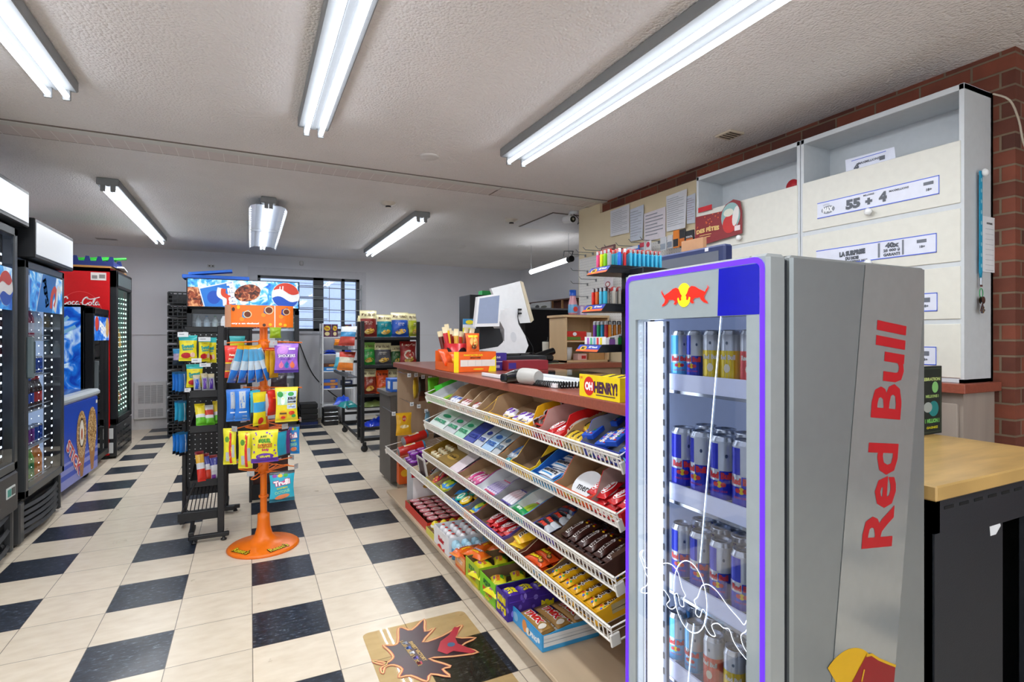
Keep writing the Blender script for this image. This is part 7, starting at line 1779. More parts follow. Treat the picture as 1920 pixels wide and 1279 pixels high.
def rbdec(blue,silver,sugar=None):
    def f(m,r,h):
        Sc=lambda u,v:Vector((r*1.003*sin(u),-r*1.003*cos(u),v))
        A=mat('can_paint_'+blue.strip('#'),blue,rough=.22,metal=.35)
        for k in range(2):
            a=PI*k
            m.drect(Sc,a-1.5,a-.1,h*.52,h*.9,A,.0002,6,1);m.drect(Sc,a+.0,a+1.5,h*.08,h*.50,A,.0002,6,1);m.drect(Sc,a-1.5,a,h*.08,h*.35,A,.0002,6,1)
            m.text(Sc,'Red Bull',a,h*.43,h*.10,ink('#d8202c'),w=1.75,bold=.06,off=.0006)
            m.dell(Sc,a,h*.30,.22,h*.05,ink('#f3d21a'),.0005,12,1)
            for q in (-1,1):m.dell(Sc,a+q*.28,h*.30,.2,h*.035,ink('#d8202c'),.0008,10,1)
            m.text(Sc,'ENERGY DRINK',a,h*.2,h*.03,ink('#d8202c'),w=1.2,off=.0006)
            m.dell(Sc,a+.5,h*.72,.1,h*.03,ink('#3a4a6a'),.0004,10,1)
    return f
def plaindec(col):
    def f(m,r,h):
        Sc=lambda u,v:Vector((r*1.003*sin(u),-r*1.003*cos(u),v))
        A=mat('can_paint_'+col.strip('#'),col,rough=.25,metal=.2)
        m.drect(Sc,-PI,PI,h*.08,h*.62,A,.0002,20,1)
        for a in (0,PI):m.text(Sc,'Red Bull',a,h*.5,h*.09,ink('#e8e4da'),w=1.5,bold=.05,off=.0006);m.dell(Sc,a,h*.76,.12,h*.03,ink('#5a6a7a'),.0004,10,1);m.dell(Sc,a,h*.3,.3,h*.08,ink('#f4ead0'),.0004,12,1)
    return f
RBS=can_mesh('#c3c7cc',.135,.0265,rbdec('#1a2fb0',0));RBT=can_mesh('#c3c7cc',.168,.033,rbdec('#1b2ab8',0));RBM=can_mesh('#c3c7cc',.150,.029,rbdec('#2233b4',0))
RBL=can_mesh('#c3c7cc',.135,.0265,rbdec('#5ab0e0',0));RBY=can_mesh('#c9cdd2',.135,.0265,plaindec('#e8c818'));RBR=can_mesh('#c9cdd2',.135,.0265,plaindec('#e02a2a'));RBC=can_mesh('#c9cdd2',.135,.0265,plaindec('#e8604a'))
def row(me_list,z,pitch,depth_n,dp,lab,rzs=0,y0=-2.205,x0=.04):
    n=len(me_list)
    for k in range(depth_n):
        for j in range(n):
            me,nm=me_list[j]
            put(me,'drink_can',T(X0+x0+k*dp,y0-j*pitch,z+.0005) @ RZ(-PI/2+rng.uniform(-.35,.35)+.35),nm+(' in the front row' if k == 0 else ' behind the front row')+lab,'can',nm+lab+(' front' if k == 0 else ' back'))
row([(RBL,'light blue and silver can'),(RBS,'dark blue and silver small can'),(RBY,'yellow fronted silver can'),(RBY,'yellow fronted silver can'),(RBR,'bright red fronted silver can'),(RBR,'bright red fronted silver can')],SHZ[0],.0585,3,.062,' on the top cooler shelf',y0=-2.226)
row([(RBT,'tall blue and silver can')]*5,SHZ[1],.069,2,.08,' on the second cooler shelf',y0=-2.238)
row([(RBM,'blue and silver can')]*5,SHZ[2],.068,3,.07,' on the third cooler shelf',y0=-2.232)
row([(RBL,'light blue and silver can'),(RBL,'light blue and silver can'),(RBC,'coral fronted silver can'),(RBY,'yellow fronted silver can'),(RBY,'yellow fronted silver can')],SHZ[3],.066,4,.068,' on the lowest visible cooler shelf',y0=-2.212)

# ================================================================== BUTCHER BLOCK BENCH
bb=thing('work_bench','black metal bench with a butcher block top beside the silver cooler','bench',(0,0,0))
BBW=mat('butcher_block','#c9a465',rough=.32,var=.16,vs=5,stretch=(1,6,1))
MB().box(2.765,3.60,-2.612,-2.075,.86,.90,BBW,.004).build('bench_top',bb)
NV=mat('bench_black','#20242b',rough=.55,bump=.1,bs=300)
f=MB()
f.box(2.79,2.81,-2.59,-2.1,.03,.86,NV).box(3.57,3.59,-2.59,-2.1,.03,.86,NV).box(2.81,3.57,-2.12,-2.1,.03,.86,NV).box(2.79,3.59,-2.595,-2.58,.77,.86,NV).box(2.79,3.59,-2.59,-2.1,.03,.06,NV)
f.box(2.79,2.815,-2.595,-2.56,.03,.86,NV).box(3.28,3.59,-2.595,-2.58,.06,.77,NV).box(2.81,3.28,-2.592,-2.584,.745,.77,NV).box(2.815,3.02,-2.30,-2.29,.06,.77,NV)
for k in range(9):x=2.835+k*.075;f.box(x,x+.045,-2.5965,-2.5945,.828,.836,mat('slot_black','#050608',rough=.9))
f.build('cabinet_body',bb)
MB().box(2.815,3.16,-2.588,-2.583,.06,.77,NV).build('door_panel',bb)
tg=MB().prism([(0,.01),(.05,.03),(.062,.0),(.035,-.02),(.005,-.02)],(3.082,-2.589,0.736),(1,0,0),(0,0,1),.001,PAPER)
tg.build('torn_label',bb)
# dark green booklet
gb_=[(3.65,-2.2,1.164),(3.65,-2.2,0.899)]
xr=gb_[0][0];zb_,zt_=.901,gb_[0][2]
m=MB().box(xr-.2,xr,-2.205,-2.199,zb_,zt_,card('#27302c'));S=face_my(xr-.1,-2.2056,(zb_+zt_)/2);hh_=(zt_-zb_)/2
m.dline(S,[(-.09,-hh_*.93),(-.09,hh_*.93),(.09,hh_*.93),(.09,-hh_*.93)],.003,ink('#5a6a52'),.0006,closed=True)
m.text(S,'CELEBRATION',.01,hh_*.62,hh_*.1,ink('#c8d88a'),w=.15,bold=.05,off=.001);m.dell(S,.05,hh_*.38,.022,.022,ink('#8ac87a'),.001)
m.text(S,'MILLIONS !',.03,hh_*.12,hh_*.09,ink('#a9c87a'),w=.09,bold=.05,off=.001);m.dell(S,.04,-hh_*.25,.035,.03,ink('#2a8a8a'),.0008);m.dell(S,0,-hh_*.2,.03,.02,ink('#aab4b0'),.001)
m.text(S,'1 MILLION !',.03,-hh_*.6,hh_*.13,ink('#7ac86a'),w=.1,bold=.06,off=.001);m.text(S,'GAGNEZ',.03,-hh_*.8,hh_*.07,ink('#d8d22a'),w=.08,bold=.04,off=.001)
m.box(xr-.18,xr-.02,-2.2,-2.14,zb_,zb_+.003,card('#27302c'))
tag(m.build('booklet_stand'),'dark green lottery celebration stand card at the back of the butcher block bench','sign')

# ================================================================== WHITE WALL CABINETS
CR=mat('cabinet_cream','#dddcd2',rough=.45);CWH=mat('cabinet_white','#cdd2d5',rough=.45)
XCF=3.863
def wallcab(y0,y1,label,flaps,knobs):
    t=thing('wall_cabinet',label,'cabinet',(0,0,0))
    b=MB()
    b.box(XCF,4.098,y0,y0+.018,1.086,2.33,CWH).box(XCF,4.098,y1-.018,y1,1.086,2.33,CWH).box(XCF,4.098,y0,y1,2.305,2.33,CWH,.002).box(4.08,4.098,y0,y1,1.086,2.33,CWH).box(XCF,4.098,y0,y1,1.086,1.1,CWH).box(3.88,4.09,y0+.018,y1-.018,2.07,2.085,CWH)
    for z_ in (1.10,1.342,1.582,1.823):b.box(XCF+.001,XCF+.012,y0+.01,y1-.01,z_-.014,z_+.014,CWH)
    b.build('cabinet_body',t)
    for i,(z0,z1) in enumerate(flaps):
        f=MB().box(XCF-.004,XCF+.012,y0+.012,y1-.012,z0,z1,CR,.002).build('flap_door',t)
        if i in knobs:MB().lathe([(0,0),(.006,0),(.006,.012),(.017,.016),(.017,.024),(.01,.03),(0,.031)],WHITE,16).build('knob',f,loc=(XCF-.004,knobs[i],z0+.035),rot=(0,-PI/2,0))
    return t
FL=[(1.835,2.095),(1.592,1.812),(1.352,1.572),(1.105,1.332)]
wallcab(-2.185,-1.452,'right white wall cabinet with lottery strips and a hanging blue lanyard',FL,{0:-1.814,1:-1.814})
wallcab(-1.448,-.705,'left white wall cabinet without lottery strips, beside the beige board',FL,{0:-1.065})
def strip(z0,z1,y0,y1,label,fn):
    m=MB().box(XCF-.0065,XCF-.0045,y1,y0,z0,z1,mat('strip_card','#dfe3f2',rough=.3));S=plane((XCF-.0068,(y0+y1)/2,(z0+z1)/2),(0,-1,0),(0,0,1));hw=(y0-y1)/2;hh=(z1-z0)/2
    B_=ink('#4a66d8');m.drect(S,-hw,hw,hh*.9,hh,B_,.0003);m.drect(S,-hw,hw,-hh,-hh*.9,B_,.0003);m.drect(S,hw-.003,hw,-hh,hh,B_,.0003)
    fn(m,S,hw,hh);tag(m.build('lottery_strip'),label,'sign')
G_=ink('#555a64')
def s1(m,S,hw,hh):
    m.dell(S,-hw*.79,-hh*.1,hw*.13,hh*.5,ink('#8a8f9a'),.0005);m.text(S,'MAX',-hw*.79,-hh*.1,hh*.7,ink('#f2f4f8'),w=hw*.2,bold=.08,off=.001);m.text(S,'LOTTO',-hw*.82,hh*.55,hh*.2,G_,w=hw*.12)
    m.text(S,'55',-hw*.33,-hh*.05,hh*1.2,G_,w=hw*.26,bold=.07,off=.001);m.text(S,'+',-hw*.06,-hh*.15,hh*.8,G_,bold=.08,off=.001);m.text(S,'4',hw*.17,.0,hh*1.2,G_,bold=.07,off=.001)
    m.text(S,'MILLIONS',-hw*.06,hh*.62,hh*.22,G_,w=hw*.18,bold=.03,off=.001);m.text(S,'MAXMILLIONS',hw*.42,hh*.45,hh*.24,G_,w=hw*.3,bold=.03,off=.001)
    m.drect(S,hw*.78,hw*.92,hh*.2,hh*.55,ink('#6a6f7a'),.0005);m.text(S,'18+',hw*.86,-hh*.3,hh*.3,G_,bold=.04,off=.001)
def s2(m,S,hw,hh):
    m.text(S,'LA SURPRISE',-hw*.32,hh*.15,hh*.62,G_,w=hw*.46,bold=.09,off=.001,rot=.03);m.text(S,'DU MOIS',-hw*.32,-hh*.45,hh*.42,G_,w=hw*.24,bold=.09,off=.001);m.text(S,'30 NOVEMBRE 2025',-hw*.3,-hh*.82,hh*.2,G_,w=hw*.5,bold=.03,off=.001)
    m.drect(S,hw*.12,hw*.155,-hh*.8,hh*.8,ink('#7a7f8a'),.0005);m.text(S,'40x',hw*.35,hh*.42,hh*.62,G_,w=hw*.22,bold=.07,off=.001);m.text(S,'25 000 $',hw*.34,-hh*.15,hh*.36,G_,w=hw*.26,bold=.06,off=.001);m.text(S,'GARANTI',hw*.34,-hh*.6,hh*.34,G_,w=hw*.26,bold=.06,off=.001)
    m.drect(S,hw*.5,hw*.53,-hh*.8,hh*.8,ink('#7a7f8a'),.0005);m.drect(S,hw*.72,hw*.86,hh*.2,hh*.55,ink('#6a6f7a'),.0005);m.text(S,'18+',hw*.8,-hh*.2,hh*.28,G_,bold=.04,off=.001);m.drect(S,-hw*.9,-hw*.75,-hh*.6,-hh*.3,G_,.0005)
def s3(m,S,hw,hh):m.drect(S,hw*.72,hw*.9,hh*.0,hh*.5,ink('#6a6f7a'),.0005);m.text(S,'18+',hw*.84,-hh*.4,hh*.3,G_,bold=.04,off=.001);m.text(S,'6/49',-hw*.5,0,hh,G_,bold=.07)
strip(1.889,1.970,-1.55,-2.099,'uppermost lottery strip reading 55 + 4 on the right white cabinet',s1)
strip(1.640,1.724,-1.544,-2.089,'second lottery strip reading la surprise du mois on the right white cabinet',s2)
strip(1.388,1.468,-1.54,-2.092,'third lottery strip, mostly hidden behind the silver cooler top',s3)
strip(1.155,1.235,-1.54,-2.088,'lowest lottery strip, level with the red laminate ledge',s3)
m=MB();g=[(3.95,-1.637,2.183),(3.95,-1.87,2.165),(3.95,-1.643,2.059)]
m.add([(3.95,g[0][1],g[0][2]+.0),(3.95,g[1][1],g[1][2]+.012),(3.95,g[1][1]-.01,2.086),(3.95,g[2][1],2.086)],[(0,3,2,1)],mat('strip_card'));S=plane((3.9494,(g[0][1]+g[1][1])/2,(g[0][2]+2.08)/2),(0,-1,0),(0,0,1))
m.text(S,'4',-.06,.0,.035,G_,bold=.07);m.text(S,'MAXMILLIONS',.0,.014,.012,G_,bold=.03);m.drect(S,.05,.075,.0,.02,ink('#5a5f6a'));m.drect(S,-.085,.08,.035,.038,ink('#4a66d8'))
tag(m.build('lottery_strip'),'curled spare lottery strip standing in the open top of the right cabinet','sign')
tag(MB().lathe([(0,0),(.04,0),(.04,.006),(0,.01)],ink('#b5202c'),20).build('red_disc',loc=(3.95,-1.343,2.121),rot=(0,-PI/2,0)),'red round disc peeking out of the open top of the left cabinet','disc')
# base cabinet below
bc2=thing('base_cabinet','pale wood base cabinet with a red laminate ledge under the white cabinets','cabinet',(0,0,0))
MB().box(3.80,4.099,-2.215,-.70,1.046,1.085,LAM,.002).build('ledge',bc2)
b=MB().box(3.845,4.099,-2.19,-.71,.05,1.046,mat('grey_wood','#a2958a',rough=.5,var=.12,vs=14,stretch=(1,1,.1)));b.build('cabinet_body',bc2)
for k in range(3):MB().box(3.828,3.845,-2.175+k*.49,-2.175+k*.49+.47,.12,1.0,mat('grey_wood'),.002).build('door',bc2)
# lanyard with keys
yk=-2.187
lk=(3.978,-2.187,1.966);lb=(3.956,-2.187,1.546)
kn=MB().lathe([(0,0),(.006,0),(.006,.014),(.017,.018),(.017,.026),(.009,.033),(0,.034)],WHITE,16)
tag(kn.build('hook_knob',loc=(lk[0],yk+.002,lk[2]),rot=(PI/2,0,0)),'white round knob on the cabinet side holding the blue lanyard','knob')
ly=thing('lanyard','light blue lanyard with a bunch of keys on the side of the white cabinet','lanyard',(0,0,0))
LB=mat('lanyard_blue','#1f9fc8',rough=.7,var=.1,vs=120)
m=MB();x,z0,z1=lk[0]-.012,lk[2]+.008,lb[2]
m.box(x-.011,x+.011,yk-.012,yk-.010,z1,z0,LB);m.box(x-.003,x+.017,yk-.007,yk-.005,z1,z0,LB)
for k in range(9):m.dell(face_my(x,yk-.0125,z1+.03+k*.045),0,0,.006,.009,ink('#8ad0e4'),.0004,10,1)
m.tube([(x-.008,yk-.01,z1+.01),(x,yk-.01,z1-.03),(x+.012,yk-.008,z1+.01)],.004,LB,5)
m.build('strap',ly)
kx=(3.965,-2.187,1.439)
m=MB().tube([(x,yk-.01,z1-.02),(x,yk-.01,z1-.05)],.004,CHROME,6).box(x-.012,x+.012,yk-.012,yk-.008,z1-.058,z1-.05,CHROME)
m.build('clip',ly)
MB().tube([(x+.013*cos(a*PI/8),yk-.012,z1-.085+.02*sin(a*PI/8)) for a in range(16)],.0018,plastic('#2aa05a'),5,closed=True).build('key_ring',ly)
for i,(a,c) in enumerate(((-.5,CHROME),(-.15,mat('brass','#b09040',rough=.35,metal=.9)),(.15,mat('key_dark','#4a5060',rough=.5)),(.5,CHROME))):
    k_=MB().push(SC(1.4,1.4,1.4)).dell(face_my(0,0,-.012),0,0,.011,.011,c,.0,12,1).dell(plane((0,.002,-.012),(-1,0,0),(0,0,1)),0,0,.011,.011,c,.0,12,1).box(-.003,.003,0,.002,-.05,-.02,c).box(.003,.006,0,.002,-.05,-.045,c).box(.003,.0055,0,.002,-.04,-.036,c)
    k_.build('key',ly,loc=(x+.012*a,yk-.012-.003*i,z1-.10),rot=(0,a,0))
# papers on the cabinet side
p0,p1=(3.987,-2.187,1.801),(4.112,-2.187,1.554)
m=MB().box(p0[0],p1[0]+.012,yk-.003,yk-.0015,p1[2],p0[2]-.01,PAPER);S=face_my((p0[0]+p1[0])/2+.006,yk-.0032,(p0[2]+p1[2])/2)
for k in range(9):m.drect(S,-.035,.035,.06-k*.022,.062-k*.022,ink('#b9bcc2'))
m.text(S,'HORAIRE',.0,.085,.009,INKD,bold=.03)
tag(m.build('paper_notice'),'curled paper list taped to the cabinet side behind the blue lanyard','paper')
wr2=MB().tube(smooth_path([Vector((3.939,-2.25,2.271)),Vector((3.947,-2.3,2.227)),Vector((4.022,-2.3,2.161)),Vector((4.063,-2.3,2.074)),Vector((4.137,-2.3,2.015))]),.004,plastic('#b5aa98'),5)
tag(wr2.build('wire'),'thin beige wire hanging down the brick corner from the cabinet top','wire')

# ================================================================== PAPERS, HOOKS AND PACKS ON THE BEIGE BOARD
XP=4.073
def paper(px0,px1,py0,py1,label,lines,dx=0,curl=0,col='#e6e9ee',head=False):
    pass
PPR=[((4.07,0.381,2.383,0.266,0.233),'printed form pinned highest at the far end of the beige board',12,0),((4.068,0.151,2.338,0.176,0.275),'folded pale blue letter pinned second from the far end of the beige board',10,.1),((4.07,-0.061,2.267,0.253,0.23),'printed sheet with thick grey rows pinned in the middle of the beige board',7,0),((4.066,-0.306,2.346,0.216,0.277),'tall printed invoice pinned over the grey-row sheet',14,0),((4.069,-0.45,2.297,0.088,0.207),'pinkish printed slip pinned next to the left white cabinet',10,0)]
for i,(g,lb_,n,cu_) in enumerate(PPR):
    X_,y,zt3,W,Hh=g
    m=MB().add([(0,W/2,0),(0,-W/2,.006),(-.012*(i % 2),-W/2+.004,-Hh),(-.006,W/2-.01,-Hh+.006)],[(0,1,2,3)],mat('paper_%d' % (i % 3),['#e6e9ee','#d5deea','#eae4ea'][(i+(i == 4)) % 3],rough=.8))
    S=plane((-.0105 if i % 2 else -.005,0,-Hh/2),(0,-1,0),(0,0,1))
    for k in range(n):m.drect(S,-W*.4,W*(.4-.25*((k*7) % 3 == 0)),Hh*.38-k*Hh*.8/n,Hh*.38-k*Hh*.8/n+(.006 if n == 7 else .0025),ink('#9096a0' if i < 4 else '#b08a96'),.0005)
    tag(m.build('pinned_paper',loc=(X_-.004,y,zt3)),lb_,'paper')
HK=[(1117,468),(1128,472),(1140,462),(1163,460),(1177,459),(1190,458),(1205,456),(1232,450),(1258,444),(1283,437)]
HKP=[(4.05,0.895,2.049),(4.05,0.772,2.052),(4.05,0.655,2.055),(4.05,0.464,2.037),(4.05,0.337,2.028),(4.05,0.181,2.022),(4.05,0.016,2.023),(4.05,-0.121,2.018),(4.05,0.86,1.894),(4.05,0.86,1.774),(4.05,0.86,1.654),(4.05,0.721,1.801)]
HG=plastic('#6f7478',.5);hm=MB().tube([(0,0,0),(-.16,0,-.004),(-.185,0,.018)],.0028,HG,6).box(-.002,.003,-.01,.01,-.02,.004,HG).mesh('peg_hook')
for p in HKP:put(hm,'peg_hook',T(4.058,p[1],p[2]),'empty grey peg hook sticking out of the white pegboard','hook','grey hooks of the white pegboard')
def pack(g,label,cols,fn=None,cat='blister pack'):
    X_,y,zt3,W,Hh=g
    m=MB().box(-.012,0,-W/2,W/2,-Hh,0,card(cols[0]),.003);S=plane((-.0125,0,-Hh/2),(0,-1,0),(0,0,1))
    if len(cols) > 1:m.drect(S,-W*.42,W*.42,-Hh*.42,Hh*.0,card(cols[1]),.001)
    if fn:fn(m,S,W,Hh)
    tag(m.build('blister_pack',loc=(X_,y,zt3)),label,cat)
pack((3.88,0.281,2.029,0.19,0.075),'flat maroon pack hanging above the top lighter tray',['#6a3a3a'],lambda m,S,W,Hh:m.drect(S,-W*.4,W*.4,Hh*.1,Hh*.3,ink('#b98a7a'),.001))
pack((3.9,-0.01,1.982,0.155,0.125),'blue and white pack hanging right of the top lighter tray',['#2468c4'],lambda m,S,W,Hh:(m.drect(S,-W*.45,W*.45,Hh*.3,Hh*.48,ink('#e6e6ea'),.001),m.dpoly(S,[(0,-Hh*.45),(W*.45,-Hh*.45),(W*.3,-Hh*.1)],ink('#c9303a'),.001)))
pack((3.95,-0.066,2.007,0.063,0.124),'slim red, white and teal pack on the pegboard',['#d8dade','#5ab0c0'],lambda m,S,W,Hh:m.drect(S,-W*.4,W*.4,Hh*.2,Hh*.48,ink('#c92a44'),.001))
pack((3.95,-0.137,2.008,0.055,0.139),'slim red topped pack second on the pegboard',['#e4e4e8','#c9a080'],lambda m,S,W,Hh:m.dell(S,0,Hh*.3,W*.35,Hh*.15,ink('#d02a4a'),.001))
pack((3.98,-0.267,2.017,0.063,0.099),'silver earphone pack hanging on the pegboard',['#cfd4da','#9aa6b4'])
pack((3.98,-0.338,2.021,0.055,0.098),'silver cable pack next to the orange battery pack',['#d4d6da','#8a96a6'])
pack((3.95,-0.432,2.037,0.059,0.126),'orange and black battery pack on the pegboard',['#e8862a','#26262a'])
pack((3.93,-0.516,2.027,0.056,0.126),'black and orange battery pack, right of the similar orange one',['#2a2a2e','#d8762a'])
pack((3.9,-0.617,1.999,0.074,0.108),'black battery pack beside the white cabinet',['#26272b','#c9682a'],lambda m,S,W,Hh:m.text(S,'DURACELL',0,Hh*.1,Hh*.12,ink('#d8dade'),w=W*.8,bold=.04,off=.002))
pack((3.98,0.416,1.787,0.122,0.101),'white pack with a red round picture below the top lighter tray',['#d9d4d8'],lambda m,S,W,Hh:(m.dell(S,0,-Hh*.1,W*.3,Hh*.25,ink('#a03a44'),.001),m.dell(S,0,-Hh*.1,W*.2,Hh*.16,ink('#e6dcd8'),.002)))
# festive card
g=(3.84,-0.903,2.065,0.379,0.2)
X_,y,zt3,W,Hh=g
m=MB();pts=[(-W/2,-Hh*1.0),(W/2,-Hh*.86),(W/2+.0,-Hh*.2),(W*.46,Hh*.12),(W*.33,Hh*.22),(W*.18,Hh*.12),(W*.1,-.01),(-W/2+.01,-Hh*.02)]
m.prism([(-a,b_) for a,b_ in pts],(0,0,0),(0,1,0),(0,0,1),-.003,card('#8a2b30'));S=plane((-.004,0,0),(0,-1,0),(0,0,1))
m.text(S,'DES FÊTES',-W*.2,-Hh*.52,Hh*.17,ink('#e8c27a'),w=W*.5,bold=.06,off=.001,arc=.004);m.drect(S,-W*.38,-W*.12,-Hh*.68,-Hh*.66,ink('#e8c27a'),.001);m.drect(S,-W*.34,-W*.14,-Hh*.75,-Hh*.73,ink('#e8c27a'),.001)
m.dell(S,W*.28,-Hh*.28,W*.19,Hh*.42,ink('#8ab0ae'),.0008,24);m.dell(S,W*.26,-Hh*.5,W*.14,Hh*.28,ink('#c8302e'),.0012,20);m.dell(S,W*.24,-Hh*.15,W*.1,Hh*.12,ink('#d8d8c8'),.0014);m.dell(S,W*.38,-Hh*.3,W*.06,Hh*.3,ink('#e0dcd8'),.0016,rot=-.2)
m.drect(S,W*.36,W*.47,-Hh*.75,-Hh*.6,ink('#e6d8d8'),.0018)
rg=random.Random(2)
for k in range(14):m.dell(S,rg.uniform(-.45,.05)*W,rg.uniform(-.4,-.06)*Hh,.005,.005,ink('#d8643a'),.0008,8,1)
tag(m.build('festive_card',loc=(X_,y,zt3)),'dark red festive card reading DES FETES leaning on the left white cabinet','card')
g=(3.85,-0.793,2.119,0.113,0.031)
tag(MB().box(-.004,0,-g[3]/2,g[3]/2,-g[4],0,card('#c5202a')).build('red_card',loc=g[:3]),'small bright red card above the festive card','card')

# ================================================================== CUSTOMER MONITOR
mo=thing('monitor','dark navy flat monitor standing behind the silver cooler','monitor',(0,0,0))
NVY=plastic('#2a3560',.35)
tl=MB().push(T(2.95,-1.30,1.31) @ RX(.0))
tl.box(0,.05,-.47,0,0,.35,NVY,.008).box(.05,.075,-.40,-.07,.04,.31,NVY,.01)
tl.drect(face_mx(-.0005,-.235,.175),-.205,.205,-.145,.150,mat('screen_grey','#6a6f7a',rough=.15),.0005)
tl.text(face_mx(-.0005,-.235,.175),'LG',-.21,.163,.008,ink('#b9bcc8'));tl.drect(face_mx(-.0005,-.235,.175),.13,.15,.155,.17,ink('#d8d8e0'),.0006)
tl.build('screen',mo)
MB().box(2.97,3.0,-1.57,-1.50,1.065,1.35,NVY,.005).build('stand',mo);MB().box(2.88,3.05,-1.66,-1.41,1.0605,1.072,NVY,.004).build('foot',mo)
tag(MB().box(0,.02,-.13,0,0,.05,card('#b98a64')).build('cardboard_piece',loc=(2.975,-1.50,1.661)),'small brown cardboard piece standing on top of the navy monitor','card')

# ================================================================== LIGHTER DISPLAY
ld=thing('lighter_display','black three tier lighter display with blue and orange labels on the counter','display stand',(0,0,0))
BLK=plastic('#15171d',.35)
MB().box(2.62,2.74,-1.66,-1.52,1.065,1.56,BLK,.004).box(2.5,2.8,-1.68,-1.44,1.0605,1.072,BLK,.003).build('column',ld)
LZ=(1.537,1.381,1.211)
LY=((-1.436,-1.581),(-1.399,-1.548),(-1.348,-1.518))
for k in range(3):
    z=LZ[k];y0,y1=LY[k]
    m=MB()
    m.add([(2.5,y0,z),(2.5,y1,z),(2.86,y1,z+.006),(2.86,y0,z+.006)],[(3,2,1,0)],BLK)
    m.box(2.53,2.86,y1,y0,z+.022,z+.026,BLK)
    m.add([(2.5,y0,z),(2.5,y1,z),(2.528,y1+.002,z+.034),(2.528,y0,z+.034)],[(0,1,2,3)],BLK)
    m.add([(2.5,y1,z),(2.86,y1,z+.006),(2.86,y1+.0,z+.034),(2.528,y1+.002,z+.034)],[(0,1,2,3)],BLK)
    m.add([(2.5,y0,z),(2.86,y0,z+.006),(2.86,y0,z+.034),(2.528,y0,z+.034)],[(3,2,1,0)],BLK)
    m.add([(2.86,y0,z),(2.86,y1,z),(2.86,y1,z+.034),(2.86,y0,z+.034)],[(3,2,1,0),(0,1,2,3)],BLK)
    S=plane((2.514-.0006,(y0+y1)/2,z+.017),(0,-1,0),(.028/.044,0,.034/.044));hw=(y0-y1)/2-.004
    m.drect(S,-hw,hw,-.018,.018,ink('#2a44b0'),.0008);m.drect(S,-hw,hw,-.018,-.006,ink('#e8622a'),.0012)
    m.dell(S,-hw*.45,.0,hw*.3,.012,ink('#f2b81e'),.0016,16);m.text(S,'BIC',-hw*.45,.0,.014,INKD,bold=.08,off=.002);m.text(S,'EZ Reach',hw*.4,.006,.01,ink('#f2f2f6'),w=hw*.75,bold=.05,off=.002)
    m.build('tray',ld)
def lighter_mesh(c,btn='#d8261e',hood='#c9ccd0'):
    m=MB();B_=plastic(c,.25)
    pr=[(.0,0),(1,0),(1,.062),(0,.064)]
    m.push(SC(1.0,.62,1));m.lathe([(0,0),(.0105,0),(.0115,.004),(.0115,.058),(.0105,.062),(0,.062)],B_,14);m.pop()
    m.box(-.009,.004,-.0055,.0055,.062,.076,mat('hood',hood,rough=.3,metal=.8) if btn else BLACK,.001)
    m.box(-.003,.0105,-.006,.006,.063,.079,plastic(btn or '#1a1a1e'),.001)
    return m.mesh('lighter')
LC={}
def lgt(c,x,y,z,label,group=None,btn='#d8261e',rz=0):
    k_=(c,btn)
    if k_ not in LC:LC[k_]=lighter_mesh(c,btn)
    put(LC[k_],'lighter',T(x,y,z) @ RZ(rz),label,'lighter',group)
z=LZ[0]+.0265;ya=LY[0][0];yb=LY[0][1]
for i,(c,nm) in enumerate((('#ef4f94','pink'),('#f0ea1e','yellow'),('#8fdc1e','lime green'),('#a3a6aa','grey'))):
    lgt(c,2.548,ya-.022-i*.026,z,'%s lighter at the front of the top lighter tray' % nm,rz=.3)
for i,(c,nm) in enumerate((('#1f6ae0','royal blue'),('#d0242a','dark red'))):
    lgt(c,2.575+i*.026,yb+.014,z,'%s lighter on the near side of the top lighter tray' % nm,rz=1.2)
for i in range(8):lgt('#38b4dc',2.63+i*.0225,yb+.013,z,'sky blue lighter in the row of the top lighter tray','sky blue lighters on the top tray',rz=1.5)
for r_ in range(1,4):
    for i in range(6):lgt('#38b4dc',2.585+i*.03,yb+.013+.028*r_,z,'sky blue lighter in a rear row of the top lighter tray','rear sky blue lighters on the top tray',rz=1.5)
z=LZ[1]+.0265;ya,yb=LY[1]
for i,(c,nm) in enumerate((('#d8281e','red'),('#ea6a2a','orange'),('#5cc0e0','pale blue'),('#30b0d4','turquoise'))):
    lgt(c,2.548,ya-.024-i*.028,z,'%s lighter at the front of the middle lighter tray' % nm,btn='#2a2a2e',rz=.3)
for i in range(9):lgt('#a39d94',2.572+i*.028,yb+.014,z,'warm grey lighter in the row of the middle lighter tray','warm grey lighters on the middle tray',rz=1.4)
for r_ in range(1,3):
    for i in range(7):lgt('#a39d94',2.59+i*.03,yb+.016+.03*r_,z,'warm grey lighter in a rear row of the middle lighter tray','rear warm grey lighters on the middle tray',rz=1.4)
z=LZ[2]+.0265;ya,yb=LY[2]
for i,(c,nm) in enumerate((('#7a3fa8','violet'),('#1f9a5a','green'),('#1f8fc0','blue'),('#b0242c','dark red'))):
    lgt(c,2.59,ya-.026-i*.028,z+.03,'%s see-through lighter at the back of the lowest lighter tray' % nm,btn='#d8d8dc',rz=.3)
for i in range(9):lgt('#c97a1e',2.60+i*.025,yb+.05,z+.03,'amber lighter with a black top on the lowest lighter tray','amber lighters on the lowest tray',btn='#1a1a1e',rz=1.4)
m=MB();m.box(2.545,2.548,yb+.004,ya-.01,z,z+.04,PAPER)
S=face_mx(2.5445,(ya+yb)/2,z+.02)
for i,c in enumerate(('#b06ac8','#6ac89a','#7ab8dc','#e0484a','#f0d82a')):m.drect(S,-.055+i*.024,-.04+i*.024,-.014,.016,ink(c))
m.prism([(0,0),(.29,0),(.29,.10),(0,.035)],(2.548,yb+.006,z),(1,0,0),(0,0,1),-.002,PAPER)
S=face_my(2.548,yb+.0035,z)
